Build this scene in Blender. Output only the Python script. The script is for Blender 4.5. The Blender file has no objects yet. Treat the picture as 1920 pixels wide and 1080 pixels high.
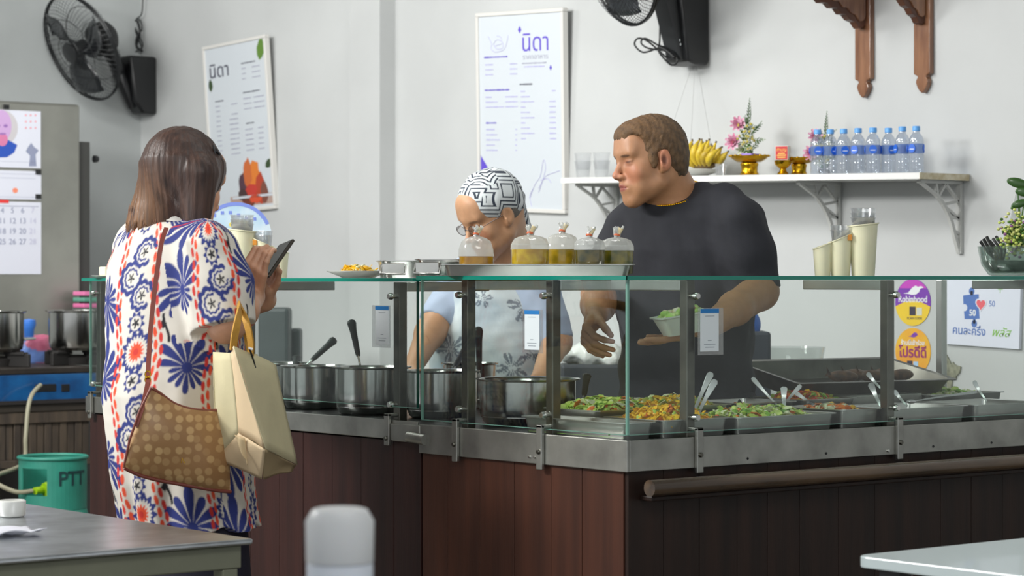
import bpy, bmesh, math, random
import numpy as np
from mathutils import Vector, Matrix
R = math.radians
rnd = random.Random(7)
rng = np.random.default_rng(7)
scene = bpy.context.scene
col = scene.collection

# ------------------------------------------------------------ camera, light, exposure
# World frame: X runs along the counter's right run, Y along its left run, the outer corner is (0,0).
F = 4550.0; HZ = 521.0; CAM = Vector((-3.581, -4.051, 1.27)); TH = R(38.75)
CS, SN = math.cos(TH), math.sin(TH)
cd = bpy.data.cameras.new('camera'); cam = bpy.data.objects.new('camera', cd); col.objects.link(cam)
cam.location = CAM; cam.rotation_euler = (R(90), 0, -TH)
cd.sensor_width = 36; cd.lens = 36*F/1920; cd.shift_y = -(540-HZ)/1920
cd.clip_start = .1; cd.clip_end = 60
cd.dof.use_dof = True; cd.dof.focus_distance = 5.95; cd.dof.aperture_fstop = 7.1
scene.camera = cam
scene.view_settings.view_transform = 'Standard'; scene.view_settings.look = 'None'
scene.view_settings.gamma = 1; scene.view_settings.exposure = 0.12
scene.view_settings.use_curve_mapping = False
w = bpy.data.worlds.new('World'); scene.world = w; w.use_nodes = True
w.node_tree.nodes['Background'].inputs[0].default_value = (.93, .97, 1.0, 1)
w.node_tree.nodes['Background'].inputs[1].default_value = .66
def area(name, loc, target, sx, sy, power, colr=(1, 1, .97)):
    l = bpy.data.lights.new(name, 'AREA'); l.shape = 'RECTANGLE'; l.size = sx; l.size_y = sy
    l.energy = power; l.color = colr
    o = bpy.data.objects.new(name, l); col.objects.link(o); o.location = loc
    o.rotation_euler = (Vector(target)-Vector(loc)).to_track_quat('-Z', 'Y').to_euler()
    return o
area('area_light', (-3.2, 2.2, 2.9), (2.2, 2.2, 1.1), 1.6, .5, 150)
area('area_light', (-2.0, -2.6, 2.95), (.8, .8, 1.0), 1.6, .8, 46)
area('area_light', (0.0, 2.5, 3.02), (2.4, 4.0, 1.0), 1.3, .4, 50)  # unseen lamp, placed to brighten the left wall and the pilaster side
area('area_light', (-.2, 4.8, 3.02), (2.2, 5.6, 1.2), 1.3, .4, 34)  # added lamp without a known fitting, brightens the far left wall
area('area_light', (0.2, .4, 3.05), (1.6, .9, 1.0), 1.2, .3, 12)  # unseen lamp, put in to light the right part of the back wall

def ray(px, py):
    u = (px-960)/F; v = -(py-HZ)/F
    return Vector((u*CS+SN, -u*SN+CS, v))
def P(px, py, D): return CAM + ray(px, py)*D
def PX(px, py, X):
    r = ray(px, py); return CAM + r*((X-CAM.x)/r.x)
def PY(px, py, Y):
    r = ray(px, py); return CAM + r*((Y-CAM.y)/r.y)
def PZ(px, py, Z):
    r = ray(px, py); return CAM + r*((Z-CAM.z)/r.z)
def CV(r, a, u=0):          # a direction given as right / away / up seen from the camera -> world
    return Vector((r*CS+a*SN, -r*SN+a*CS, u))

# ------------------------------------------------------------ materials
def lin(c):
    return tuple((x/255/12.92 if x/255 <= .04045 else ((x/255+.055)/1.055)**2.4) for x in c)
MATS = {}
def mat(name, c, rough=.5, metal=0., spec=.5, noise=0., nscale=8., bump=0., bscale=60., stretch=(1,1,1), c2=None, vcol=False, coat=0., sss=0., alpha=None, trans=0., emit=0., aniso=0.):
    """principled material; noise mixes in a second tone, bump adds fine relief"""
    if name in MATS: return MATS[name]
    m = bpy.data.materials.new(name); m.use_nodes = True; nt = m.node_tree; N = nt.nodes; L = nt.links
    b = N['Principled BSDF']; rgb = lin(c)+(1,)
    b.inputs['Base Color'].default_value = rgb
    b.inputs['Roughness'].default_value = rough; b.inputs['Metallic'].default_value = metal
    b.inputs['Specular IOR Level'].default_value = spec; b.inputs['Coat Weight'].default_value = coat
    b.inputs['Transmission Weight'].default_value = trans
    if sss: b.inputs['Subsurface Weight'].default_value = sss; b.inputs['Subsurface Radius'].default_value = (.01, .004, .002)
    if aniso: b.inputs['Anisotropic'].default_value = aniso
    if alpha is not None: b.inputs['Alpha'].default_value = alpha
    tc = N.new('ShaderNodeTexCoord'); mp = N.new('ShaderNodeMapping'); mp.inputs['Scale'].default_value = stretch
    L.new(tc.outputs['Object'], mp.inputs[0])
    src = None
    if vcol:
        at = N.new('ShaderNodeAttribute'); at.attribute_name = 'Col'; src = at.outputs['Color']
        L.new(src, b.inputs['Base Color'])
    if noise or c2:
        n = N.new('ShaderNodeTexNoise'); n.inputs['Scale'].default_value = nscale; n.inputs['Detail'].default_value = 6
        L.new(mp.outputs[0], n.inputs['Vector'])
        rmp = N.new('ShaderNodeMapRange'); rmp.inputs[1].default_value = .35; rmp.inputs[2].default_value = .65
        L.new(n.outputs['Fac'], rmp.inputs[0])
        mx = N.new('ShaderNodeMix'); mx.data_type = 'RGBA'
        if c2: mx.inputs[7].default_value = lin(c2)+(1,)
        else: mx.inputs[7].default_value = tuple(x*(1-noise) for x in rgb[:3])+(1,)
        if src is not None:
            mx.blend_type = 'MULTIPLY'; L.new(src, mx.inputs[6]); mx.inputs[7].default_value = (1-noise,)*3+(1,)
        else: mx.inputs[6].default_value = rgb
        L.new(rmp.outputs[0], mx.inputs[0]); L.new(mx.outputs[2], b.inputs['Base Color'])
    if bump:
        n2 = N.new('ShaderNodeTexNoise'); n2.inputs['Scale'].default_value = bscale; n2.inputs['Detail'].default_value = 4
        L.new(mp.outputs[0], n2.inputs['Vector'])
        bp = N.new('ShaderNodeBump'); bp.inputs['Strength'].default_value = bump; bp.inputs['Distance'].default_value = .004
        L.new(n2.outputs['Fac'], bp.inputs['Height']); L.new(bp.outputs[0], b.inputs['Normal'])
    if emit:
        b.inputs['Emission Color'].default_value = rgb; b.inputs['Emission Strength'].default_value = emit
    MATS[name] = m; return m
def glass(name, tint=(.93, .97, .95), refl=.08, milky=0., rough=.02, mc=(235, 235, 235), scratch=0.):
    """thin glass or clear plastic: see-through, with a sheen that grows at grazing angles"""
    if name in MATS: return MATS[name]
    m = bpy.data.materials.new(name); m.use_nodes = True; nt = m.node_tree; N = nt.nodes; L = nt.links
    for n in list(N): N.remove(n)
    o = N.new('ShaderNodeOutputMaterial'); t = N.new('ShaderNodeBsdfTransparent'); t.inputs[0].default_value = tint+(1,)
    g = N.new('ShaderNodeBsdfGlossy'); g.inputs['Roughness'].default_value = rough
    lw = N.new('ShaderNodeLayerWeight'); lw.inputs[0].default_value = .35
    mr = N.new('ShaderNodeMapRange'); mr.inputs[3].default_value = refl; mr.inputs[4].default_value = min(1, refl*3+.22)
    L.new(lw.outputs['Facing'], mr.inputs[0])
    mx = N.new('ShaderNodeMixShader'); L.new(mr.outputs[0], mx.inputs[0]); L.new(t.outputs[0], mx.inputs[1]); L.new(g.outputs[0], mx.inputs[2])
    out = mx
    if milky:
        d = N.new('ShaderNodeBsdfDiffuse'); d.inputs[0].default_value = lin(mc)+(1,)
        tr = N.new('ShaderNodeBsdfTranslucent'); tr.inputs[0].default_value = lin(mc)+(1,)
        a = N.new('ShaderNodeMixShader'); a.inputs[0].default_value = .5; L.new(d.outputs[0], a.inputs[1]); L.new(tr.outputs[0], a.inputs[2])
        m2 = N.new('ShaderNodeMixShader'); m2.inputs[0].default_value = milky
        L.new(mx.outputs[0], m2.inputs[1]); L.new(a.outputs[0], m2.inputs[2]); out = m2
        if scratch:
            tc = N.new('ShaderNodeTexCoord'); nz = N.new('ShaderNodeTexNoise'); nz.inputs['Scale'].default_value = scratch
            L.new(tc.outputs['Object'], nz.inputs['Vector'])
            r2 = N.new('ShaderNodeMapRange'); r2.inputs[1].default_value = .4; r2.inputs[2].default_value = .7
            r2.inputs[3].default_value = milky*.35; r2.inputs[4].default_value = min(1, milky*1.9)
            L.new(nz.outputs['Fac'], r2.inputs[0]); L.new(r2.outputs[0], m2.inputs[0])
    L.new(out.outputs[0], o.inputs[0]); MATS[name] = m; return m

STEEL = mat('brushed_steel', (222, 222, 218), .30, 1., noise=.3, nscale=5, bump=.06, bscale=30)
STEEL_DULL = mat('worn_steel', (186, 186, 180), .40, 1., noise=.35, nscale=9, bump=.15, bscale=14)
STEEL_POLISH = mat('polished_steel', (228, 228, 224), .2, 1., noise=.15, nscale=4)
STEEL_DARK = mat('dark_steel_tube', (124, 122, 114), .32, 1., noise=.3, nscale=20)
WORKTOP = mat('dark_steel_worktop', (58, 60, 60), .35, .8, noise=.3, nscale=6)
WOOD_RED = mat('red_brown_wood', (84, 48, 34), .42, c2=(66, 38, 28), nscale=3.0, stretch=(7, 7, .5), bump=.08, bscale=30, spec=.35)
WOOD_MAROON = mat('maroon_brown_wood', (62, 35, 31), .42, c2=(48, 28, 26), nscale=3.0, stretch=(7, 7, .5), bump=.08, bscale=30, spec=.35)
WOOD_SHADE = mat('shaded_side_wood', (48, 32, 26), .42, c2=(33, 24, 21), nscale=3.0, stretch=(7, 7, .5), bump=.08, bscale=30, spec=.3)  # same counter wood, shade of the unlit right side put into its colour
WOOD_RAIL = mat('varnished_rail_wood', (96, 74, 52), .22, c2=(60, 46, 34), nscale=3, stretch=(1, 8, 8), coat=.6)
TEAK = mat('varnished_teak', (140, 98, 70), .25, c2=(100, 62, 42), nscale=4, stretch=(8, 8, 1.2), coat=.5, bump=.2, bscale=25)
TEAK_D = mat('dark_teak_carving', (92, 54, 36), .35, c2=(60, 34, 24), nscale=5, bump=.3, bscale=30)
WALL = mat('white_painted_wall', (192, 194, 194), .6, noise=.10, nscale=1.6, bump=.05, bscale=40)
WHITE = mat('white_enamel', (228, 228, 226), .4)
GREYW = mat('grey_white_paint', (190, 191, 188), .5, noise=.1, nscale=12)
CERAMIC = mat('white_ceramic', (226, 226, 222), .15, coat=.5)
BLACKP = mat('black_plastic', (24, 25, 27), .38)
BLACKP2 = mat('charcoal_plastic', (44, 46, 48), .5)
PANE = glass('clear_pane', (.95, .975, .965), .008)
PANE_TOP = glass('glass_top', (.86, .95, .92), .08)
EDGE = mat('green_glass_edge', (8, 128, 110), .15, coat=.6)
EDGE_D = mat('pale_green_glass_edge', (112, 158, 144), .15, coat=.6)
CLEAR = glass('clear_plastic', (.95, .96, .97), .10, milky=.12, rough=.08)
CLEARB = glass('clear_bottle_plastic', (.86, .9, .95), .14, milky=.16, rough=.06, mc=(225, 232, 242))
BAGP = glass('clear_food_bag', (.96, .97, .97), .08, milky=.46, rough=.12, mc=(236, 238, 236))
CREAM = mat('cream_plastic', (232, 228, 196), .38, noise=.06, nscale=14, sss=.1)
GOLD = mat('gold_metal', (226, 176, 40), .22, 1., noise=.25, nscale=30, bump=.3, bscale=120)

# ------------------------------------------------------------ mesh building
class MB:
    def __init__(s): s.v = []; s.f = []; s.m = []
    def add(s, vs, fs, mi=0):
        o = len(s.v); s.v += [tuple(v) for v in vs]; s.f += [tuple(i+o for i in f) for f in fs]; s.m += [mi]*len(fs); return s
    def box(s, x0, x1, y0, y1, z0, z1, mi=0, M=None):
        vs = [Vector(p) for p in ((x0,y0,z0),(x1,y0,z0),(x1,y1,z0),(x0,y1,z0),(x0,y0,z1),(x1,y0,z1),(x1,y1,z1),(x0,y1,z1))]
        if M is not None: vs = [M @ v for v in vs]
        return s.add(vs, [(0,3,2,1),(4,5,6,7),(0,1,5,4),(1,2,6,5),(2,3,7,6),(3,0,4,7)], mi)
    def lathe(s, prof, n=32, c=(0,0,0), mi=0, M=None, sx=1, sy=1):
        vs = []; fs = []
        for r, z in prof:
            for k in range(n):
                a = 2*math.pi*k/n; v = Vector((c[0]+r*sx*math.cos(a), c[1]+r*sy*math.sin(a), c[2]+z))
                vs.append(M @ v if M is not None else v)
        for j in range(len(prof)-1):
            for k in range(n):
                a = j*n+k; b = j*n+(k+1) % n; fs.append((a, b, b+n, a+n))
        if prof[0][0] > 1e-6: fs.append(tuple(range(n-1, -1, -1)))
        if prof[-1][0] > 1e-6: fs.append(tuple(range((len(prof)-1)*n, len(prof)*n)))
        return s.add(vs, fs, mi)
    def tube(s, pts, r, n=8, mi=0, closed=False, caps=True):
        pts = [Vector(p) for p in pts]; m = len(pts); rs = r if isinstance(r, (list, tuple)) else [r]*m
        vs = []; prev = None
        for i, p in enumerate(pts):
            if closed: t = pts[(i+1) % m]-pts[i-1]
            else: t = pts[min(i+1, m-1)]-pts[max(i-1, 0)]
            t.normalize()
            if prev is None:
                a = Vector((0,0,1)) if abs(t.z) < .9 else Vector((1,0,0)); nn = t.cross(a).normalized()
            else: nn = (prev - t*prev.dot(t)); nn = nn.normalized() if nn.length > 1e-6 else t.orthogonal().normalized()
            prev = nn; bb = t.cross(nn)
            for k in range(n):
                an = 2*math.pi*k/n; vs.append(p+(nn*math.cos(an)+bb*math.sin(an))*rs[i])
        fs = []
        for i in range(m if closed else m-1):
            for k in range(n):
                a = i*n+k; b = i*n+(k+1) % n; j = ((i+1) % m)*n
                fs.append((a, b, j+(k+1) % n, j+k))
        if caps and not closed: fs += [tuple(range(n-1, -1, -1)), tuple(range((m-1)*n, m*n))]
        return s.add(vs, fs, mi)
    def prism(s, poly, d0, d1, M=None, mi=0):
        """poly: (x,z) outline extruded along y from d0 to d1"""
        n = len(poly); vs = [Vector((x, d0, z)) for x, z in poly]+[Vector((x, d1, z)) for x, z in poly]
        if M is not None: vs = [M @ v for v in vs]
        fs = [tuple(range(n)), tuple(range(2*n-1, n-1, -1))]+[(i, i+n, (i+1) % n+n, (i+1) % n) for i in range(n)]
        return s.add(vs, fs, mi)
    def ell(s, c, r, nu=14, nv=9, mi=0, M=None):
        prof = [(math.sin(math.pi*j/nv), -math.cos(math.pi*j/nv)) for j in range(nv+1)]
        vs = []; fs = []
        for a, z in prof:
            for k in range(nu):
                t = 2*math.pi*k/nu; v = Vector((r[0]*a*math.cos(t), r[1]*a*math.sin(t), r[2]*z))
                if M is not None: v = M @ v
                vs.append(v+Vector(c))
        for j in range(nv):
            for k in range(nu):
                a = j*nu+k; b = j*nu+(k+1) % nu; fs.append((a, b, b+nu, a+nu))
        return s.add(vs, fs, mi)
    def build(s, name, m, parent=None, smooth=None, bevel=0, M=None, mats=None, world=True):
        me = bpy.data.meshes.new(name)
        me.from_pydata([tuple(v) for v in s.v], [], s.f)
        for mm in (mats or [m]): me.materials.append(mm)
        me.polygons.foreach_set('material_index', s.m)
        o = bpy.data.objects.new(name, me); col.objects.link(o)
        bm = bmesh.new(); bm.from_mesh(me); bmesh.ops.recalc_face_normals(bm, faces=bm.faces); bm.to_mesh(me); bm.free()
        if smooth is not None:
            me.polygons.foreach_set('use_smooth', [True]*len(me.polygons))
            me.set_sharp_from_angle(angle=R(smooth))
        if bevel:
            b = o.modifiers.new('bevel', 'BEVEL'); b.width = bevel; b.segments = 2; b.limit_method = 'ANGLE'; b.angle_limit = R(40)
        if parent is not None:
            o.parent = parent
            if world: o.matrix_parent_inverse = parent.matrix_basis.inverted()
        if M is not None: o.matrix_basis = M
        return o
def empty(name, loc=(0,0,0), rot=(0,0,0), M=None):
    o = bpy.data.objects.new(name, None); col.objects.link(o); o.empty_display_size = .05
    if M is not None: o.matrix_basis = M
    else: o.location = loc; o.rotation_euler = rot
    return o
def tag(o, label=None, cat=None, group=None, kind=None):
    if label: o['label'] = label
    if cat: o['category'] = cat
    if group: o['group'] = group
    if kind: o['kind'] = kind
    return o
def struct(o): o['kind'] = 'structure'; return o
def copy_tree(o, M, label=None):
    c = o.copy(); col.objects.link(c); c.matrix_basis = M
    if label: c['label'] = label
    for ch in list(o.children):
        d = ch.copy(); col.objects.link(d); d.parent = c
        for g in list(ch.children):
            e = g.copy(); col.objects.link(e); e.parent = d
    return c
def TM(loc, rz=0, rx=0, ry=0):
    return Matrix.Translation(Vector(loc)) @ Matrix.Rotation(rz, 4, 'Z') @ Matrix.Rotation(ry, 4, 'Y') @ Matrix.Rotation(rx, 4, 'X')
def center_origin(o):
    """move the object's origin to its base centre without moving the mesh"""
    me = o.data; n = len(me.vertices); a = np.empty(n*3); me.vertices.foreach_get('co', a); a = a.reshape(-1, 3)
    c = np.array([(a[:,0].min()+a[:,0].max())/2, (a[:,1].min()+a[:,1].max())/2, a[:,2].min()])
    me.vertices.foreach_set('co', (a-c).ravel()); me.update()
    o.matrix_basis = o.matrix_basis @ Matrix.Translation(Vector(c)); return o
def pathmesh(name, pts, r, m, parent=None, n=8, smooth=60, closed=False):
    b = MB(); b.tube(pts, r, n, closed=closed); return b.build(name, m, parent, smooth=smooth)
def spline(pts, k=6, closed=False):
    pts = [Vector(p) for p in pts]; out = []; n = len(pts)
    rg = range(n) if closed else range(n-1)
    for i in rg:
        if closed: p0, p1, p2, p3 = pts[i-1], pts[i], pts[(i+1) % n], pts[(i+2) % n]
        else: p0, p1, p2, p3 = pts[max(i-1,0)], pts[i], pts[i+1], pts[min(i+2,n-1)]
        for j in range(k):
            t = j/k; out.append(.5*((2*p1)+(p2-p0)*t+(2*p0-5*p1+4*p2-p3)*t*t+(3*p1-p0-3*p2+p3)*t**3))
    if not closed: out.append(pts[-1])
    return out
THAI = None
def text(s, size, M, m, parent=None, name='lettering', ex=.0004, align='CENTER', shear=0, thick=0, sx=1):
    """flat printed lettering as a thin mesh; local x right, y up, z out"""
    cu = bpy.data.curves.new(name, 'FONT'); cu.body = s; cu.size = size; cu.extrude = ex; cu.align_x = align; cu.align_y = 'CENTER'
    cu.shear = shear; cu.offset = thick; cu.resolution_u = 4
    t = bpy.data.objects.new(name, cu); col.objects.link(t)
    dg = bpy.context.evaluated_depsgraph_get(); me = bpy.data.meshes.new_from_object(t.evaluated_get(dg))
    bpy.data.objects.remove(t); bpy.data.curves.remove(cu)
    me.materials.clear(); me.materials.append(m)
    o = bpy.data.objects.new(name, me); col.objects.link(o)
    if parent is not None: o.parent = parent
    o.matrix_basis = M @ Matrix.Diagonal((sx, 1, 1, 1)); return o
# ------------------------------------------------------------ smooth bodies from distance fields
BIG = 1e3
class SDF:
    """a list of primitives blended into one continuous surface"""
    def __init__(s): s.ops = []
    def _bb(s, pts, pad):
        a = np.array(pts, dtype=np.float64); return a.min(0)-pad, a.max(0)+pad
    def cone(s, a, b, ra, rb, k=.02, sub=False):
        a = np.array(a, float); b = np.array(b, float); ab = b-a; L2 = max((ab**2).sum(), 1e-12)
        def fn(X, Y, Z):
            t = np.clip(((X-a[0])*ab[0]+(Y-a[1])*ab[1]+(Z-a[2])*ab[2])/L2, 0, 1)
            return np.sqrt((X-a[0]-t*ab[0])**2+(Y-a[1]-t*ab[1])**2+(Z-a[2]-t*ab[2])**2)-(ra+(rb-ra)*t)
        lo = np.minimum(a-ra, b-rb)-k-.02; hi = np.maximum(a+ra, b+rb)+k+.02
        s.ops.append((fn, lo, hi, k, sub)); return s
    def ell(s, c, r, k=.02, sub=False, R3=None):
        c = np.array(c, float); r = np.array(r, float); Rm = np.eye(3) if R3 is None else np.array(R3)   # columns are the axes
        def fn(X, Y, Z):
            x, y, z = X-c[0], Y-c[1], Z-c[2]
            p = (x*Rm[0,0]+y*Rm[1,0]+z*Rm[2,0])/r[0]; q = (x*Rm[0,1]+y*Rm[1,1]+z*Rm[2,1])/r[1]; w_ = (x*Rm[0,2]+y*Rm[1,2]+z*Rm[2,2])/r[2]
            k0 = np.sqrt(p*p+q*q+w_*w_)+1e-9; k1 = np.sqrt((p/r[0])**2+(q/r[1])**2+(w_/r[2])**2)+1e-9
            return k0*(k0-1)/k1
        e = np.sqrt((Rm**2) @ (r**2)); s.ops.append((fn, c-e-k-.02, c+e+k+.02, k, sub)); return s
    def column(s, secs, ax, ay, k=.02):
        """secs: (z, cx, cy, ra, rb) ellipse sections, ra along ax, rb along ay (2-D unit vectors)"""
        S = np.array(secs, float); S = S[np.argsort(S[:,0])]
        def fn(X, Y, Z):
            cx = np.interp(Z, S[:,0], S[:,1]); cy = np.interp(Z, S[:,0], S[:,2]); ra = np.interp(Z, S[:,0], S[:,3]); rb = np.interp(Z, S[:,0], S[:,4])
            x = (X-cx)*ax[0]+(Y-cy)*ax[1]; y = (X-cx)*ay[0]+(Y-cy)*ay[1]
            p, q = x/ra, y/rb; k0 = np.sqrt(p*p+q*q)+1e-9; k1 = np.sqrt((p/ra)**2+(q/rb)**2)+1e-9
            d = k0*(k0-1)/k1
            return np.maximum(d, np.maximum(S[0,0]-Z, Z-S[-1,0]))
        m = S[:,3:5].max(); lo = np.array([S[:,1].min()-m, S[:,2].min()-m, S[0,0]])-k-.02; hi = np.array([S[:,1].max()+m, S[:,2].max()+m, S[-1,0]])+k+.02
        s.ops.append((fn, lo, hi, k, False)); return s
    def bounds(s):
        lo = np.min([o[1] for o in s.ops if not o[4]], 0); hi = np.max([o[2] for o in s.ops if not o[4]], 0); return lo, hi
    def grid(s, lo, hi, h, post=None):
        n = np.ceil((hi-lo)/h).astype(int)+1
        D = np.full(n, BIG, np.float32); ax = [lo[i]+h*np.arange(n[i]) for i in range(3)]
        for fn, blo, bhi, k, sub in s.ops:
            i0 = np.clip(np.floor((blo-lo)/h).astype(int), 0, n); i1 = np.clip(np.ceil((bhi-lo)/h).astype(int)+1, 0, n)
            if (i1 <= i0).any(): continue
            sl = tuple(slice(i0[i], i1[i]) for i in range(3))
            X, Y, Z = np.meshgrid(ax[0][sl[0]], ax[1][sl[1]], ax[2][sl[2]], indexing='ij', sparse=True)
            d = fn(X, Y, Z).astype(np.float32); cur = D[sl]
            if sub:
                hh = np.clip(.5-.5*(cur+d)/k, 0, 1) if k > 0 else (cur < -d)*1.
                D[sl] = np.where(cur > 1, cur, cur*(1-hh)+(-d)*hh+k*hh*(1-hh))
            else:
                far = cur > 1; c2 = np.where(far, d+10*k+1, cur)
                hh = np.clip(.5+.5*(c2-d)/k, 0, 1)
                D[sl] = np.where(far, d, c2*(1-hh)+d*hh-k*hh*(1-hh))
        if post is not None:
            X, Y, Z = np.meshgrid(*ax, indexing='ij', sparse=True)
            D = post(D, X, Y, Z)
        return D
def surfnet(D, lo, h):
    ins = D < 0; nx, ny, nz = D.shape
    cs = [(0,0,0),(1,0,0),(0,1,0),(1,1,0),(0,0,1),(1,0,1),(0,1,1),(1,1,1)]
    cnt = np.zeros((nx-1, ny-1, nz-1), np.uint8)
    for a, b, c in cs: cnt += ins[a:nx-1+a, b:ny-1+b, c:nz-1+c]
    act = np.argwhere((cnt > 0) & (cnt < 8))
    if not len(act): return np.zeros((0,3)), np.zeros((0,4), int)
    vals = np.stack([D[act[:,0]+a, act[:,1]+b, act[:,2]+c] for a, b, c in cs], 1)
    vals = np.clip(vals, -4*h, 4*h)
    C = np.array(cs, float); acc = np.zeros((len(act), 3)); num = np.zeros(len(act))
    for i in range(8):
        for j in range(i+1, 8):
            if np.abs(C[i]-C[j]).sum() != 1: continue
            m = (vals[:,i] < 0) != (vals[:,j] < 0); t = vals[m,i]/(vals[m,i]-vals[m,j])
            acc[m] += C[i]+(C[j]-C[i])*t[:,None]; num[m] += 1
    V = lo+h*(act+acc/num[:,None])
    idx = np.full(cnt.shape, -1, np.int32); idx[act[:,0], act[:,1], act[:,2]] = np.arange(len(act))
    Fs = []
    for axis in range(3):
        a = [slice(None)]*3; b = [slice(None)]*3; a[axis] = slice(0, -1); b[axis] = slice(1, None)
        e = ins[tuple(a)] != ins[tuple(b)]; E = np.argwhere(e); o1, o2 = [(1,2),(2,0),(0,1)][axis]
        ok = (E[:,o1] > 0) & (E[:,o2] > 0) & (E[:,o1] < D.shape[o1]-1) & (E[:,o2] < D.shape[o2]-1)
        E = E[ok]
        def gi(d1, d2):
            q = E.copy(); q[:,o1] -= d1; q[:,o2] -= d2; return idx[q[:,0], q[:,1], q[:,2]]
        Q = np.stack([gi(1,1), gi(0,1), gi(0,0), gi(1,0)], 1)
        fl = ~ins[E[:,0], E[:,1], E[:,2]]; Q[fl] = Q[fl][:, ::-1]; Fs.append(Q)
    Fq = np.concatenate(Fs); return V, Fq[(Fq >= 0).all(1)]
def relax(V, Fq, it=2, lam=.5):
    if not len(V): return V
    e = np.concatenate([Fq[:,[0,1]], Fq[:,[1,2]], Fq[:,[2,3]], Fq[:,[3,0]]]); e = np.concatenate([e, e[:, ::-1]])
    deg = np.bincount(e[:,0], minlength=len(V)).astype(float); deg[deg == 0] = 1
    for _ in range(it):
        a = np.stack([np.bincount(e[:,0], V[e[:,1],i], len(V)) for i in range(3)], 1)/deg[:,None]
        V = V*(1-lam)+a*lam
    return V
def sdf_object(name, S, h, m, parent=None, fine=(), post=None, colour=None, it=2, clip=None):
    """mesh the field at h, with finer boxes (lo, hi, h) where detail is needed, joined into one mesh"""
    lo, hi = S.bounds()
    if clip is not None: lo = np.maximum(lo, clip[0]); hi = np.minimum(hi, clip[1])
    lo = lo-2*h; hi = hi+2*h
    V, Q = surfnet(S.grid(lo, hi, h, post), lo, h); V = relax(V, Q, it)
    Vs, Qs, off = [V], [], len(V)
    keep = np.ones(len(Q), bool); cen = V[Q].mean(1)
    for (flo, fhi, fh) in fine: keep &= ~((cen > flo+fh*1.5) & (cen < fhi-fh*1.5)).all(1)
    Qs.append(Q[keep])
    for (flo, fhi, fh) in fine:
        v, q = surfnet(S.grid(np.array(flo, float), np.array(fhi, float), fh, post), np.array(flo, float), fh); v = relax(v, q, it)
        Vs.append(v); Qs.append(q+off); off += len(v)
    V = np.concatenate(Vs); Q = np.concatenate(Qs)
    used = np.zeros(len(V), bool); used[Q.ravel()] = True; mp = np.cumsum(used)-1; V = V[used]; Q = mp[Q]
    return np_object(name, V, Q, m, parent, colour)
def np_object(name, V, Q, m, parent=None, colour=None):
    me = bpy.data.meshes.new(name); n = len(Q); k = Q.shape[1]
    me.vertices.add(len(V)); me.vertices.foreach_set('co', V.astype(np.float32).ravel())
    me.loops.add(n*k); me.loops.foreach_set('vertex_index', Q.astype(np.int32).ravel())
    me.polygons.add(n); me.polygons.foreach_set('loop_start', np.arange(0, n*k, k, dtype=np.int32))
    me.update(calc_edges=True); me.polygons.foreach_set('use_smooth', np.ones(n, bool))
    if colour is not None:
        c = colour(V); a = me.color_attributes.new('Col', 'FLOAT_COLOR', 'POINT')
        a.data.foreach_set('color', np.concatenate([c, np.ones((len(c),1))], 1).astype(np.float32).ravel())
    me.materials.append(m); o = bpy.data.objects.new(name, me); col.objects.link(o)
    if parent is not None: o.parent = parent; o.matrix_parent_inverse = parent.matrix_basis.inverted()
    return o
def nz(X, Y, Z, s, seed=0):
    """cheap smooth noise from sines, about -1..1"""
    r = np.random.default_rng(seed); o = 0
    for i in range(5):
        k = r.normal(size=3); k /= np.linalg.norm(k); ph = r.uniform(0, 6.28); f = s*(1+.5*i)
        o = o+np.sin((X*k[0]+Y*k[1]+Z*k[2])*f+ph)/(1+.4*i)
    return o/2.6
def frame(fwd, up=(0,0,1)):
    """columns: right, forward, up of a head or hand looking along fwd"""
    f = Vector(fwd).normalized(); r = f.cross(Vector(up)).normalized(); u = r.cross(f).normalized()
    return np.array([[r.x, f.x, u.x],[r.y, f.y, u.y],[r.z, f.z, u.z]])
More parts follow.
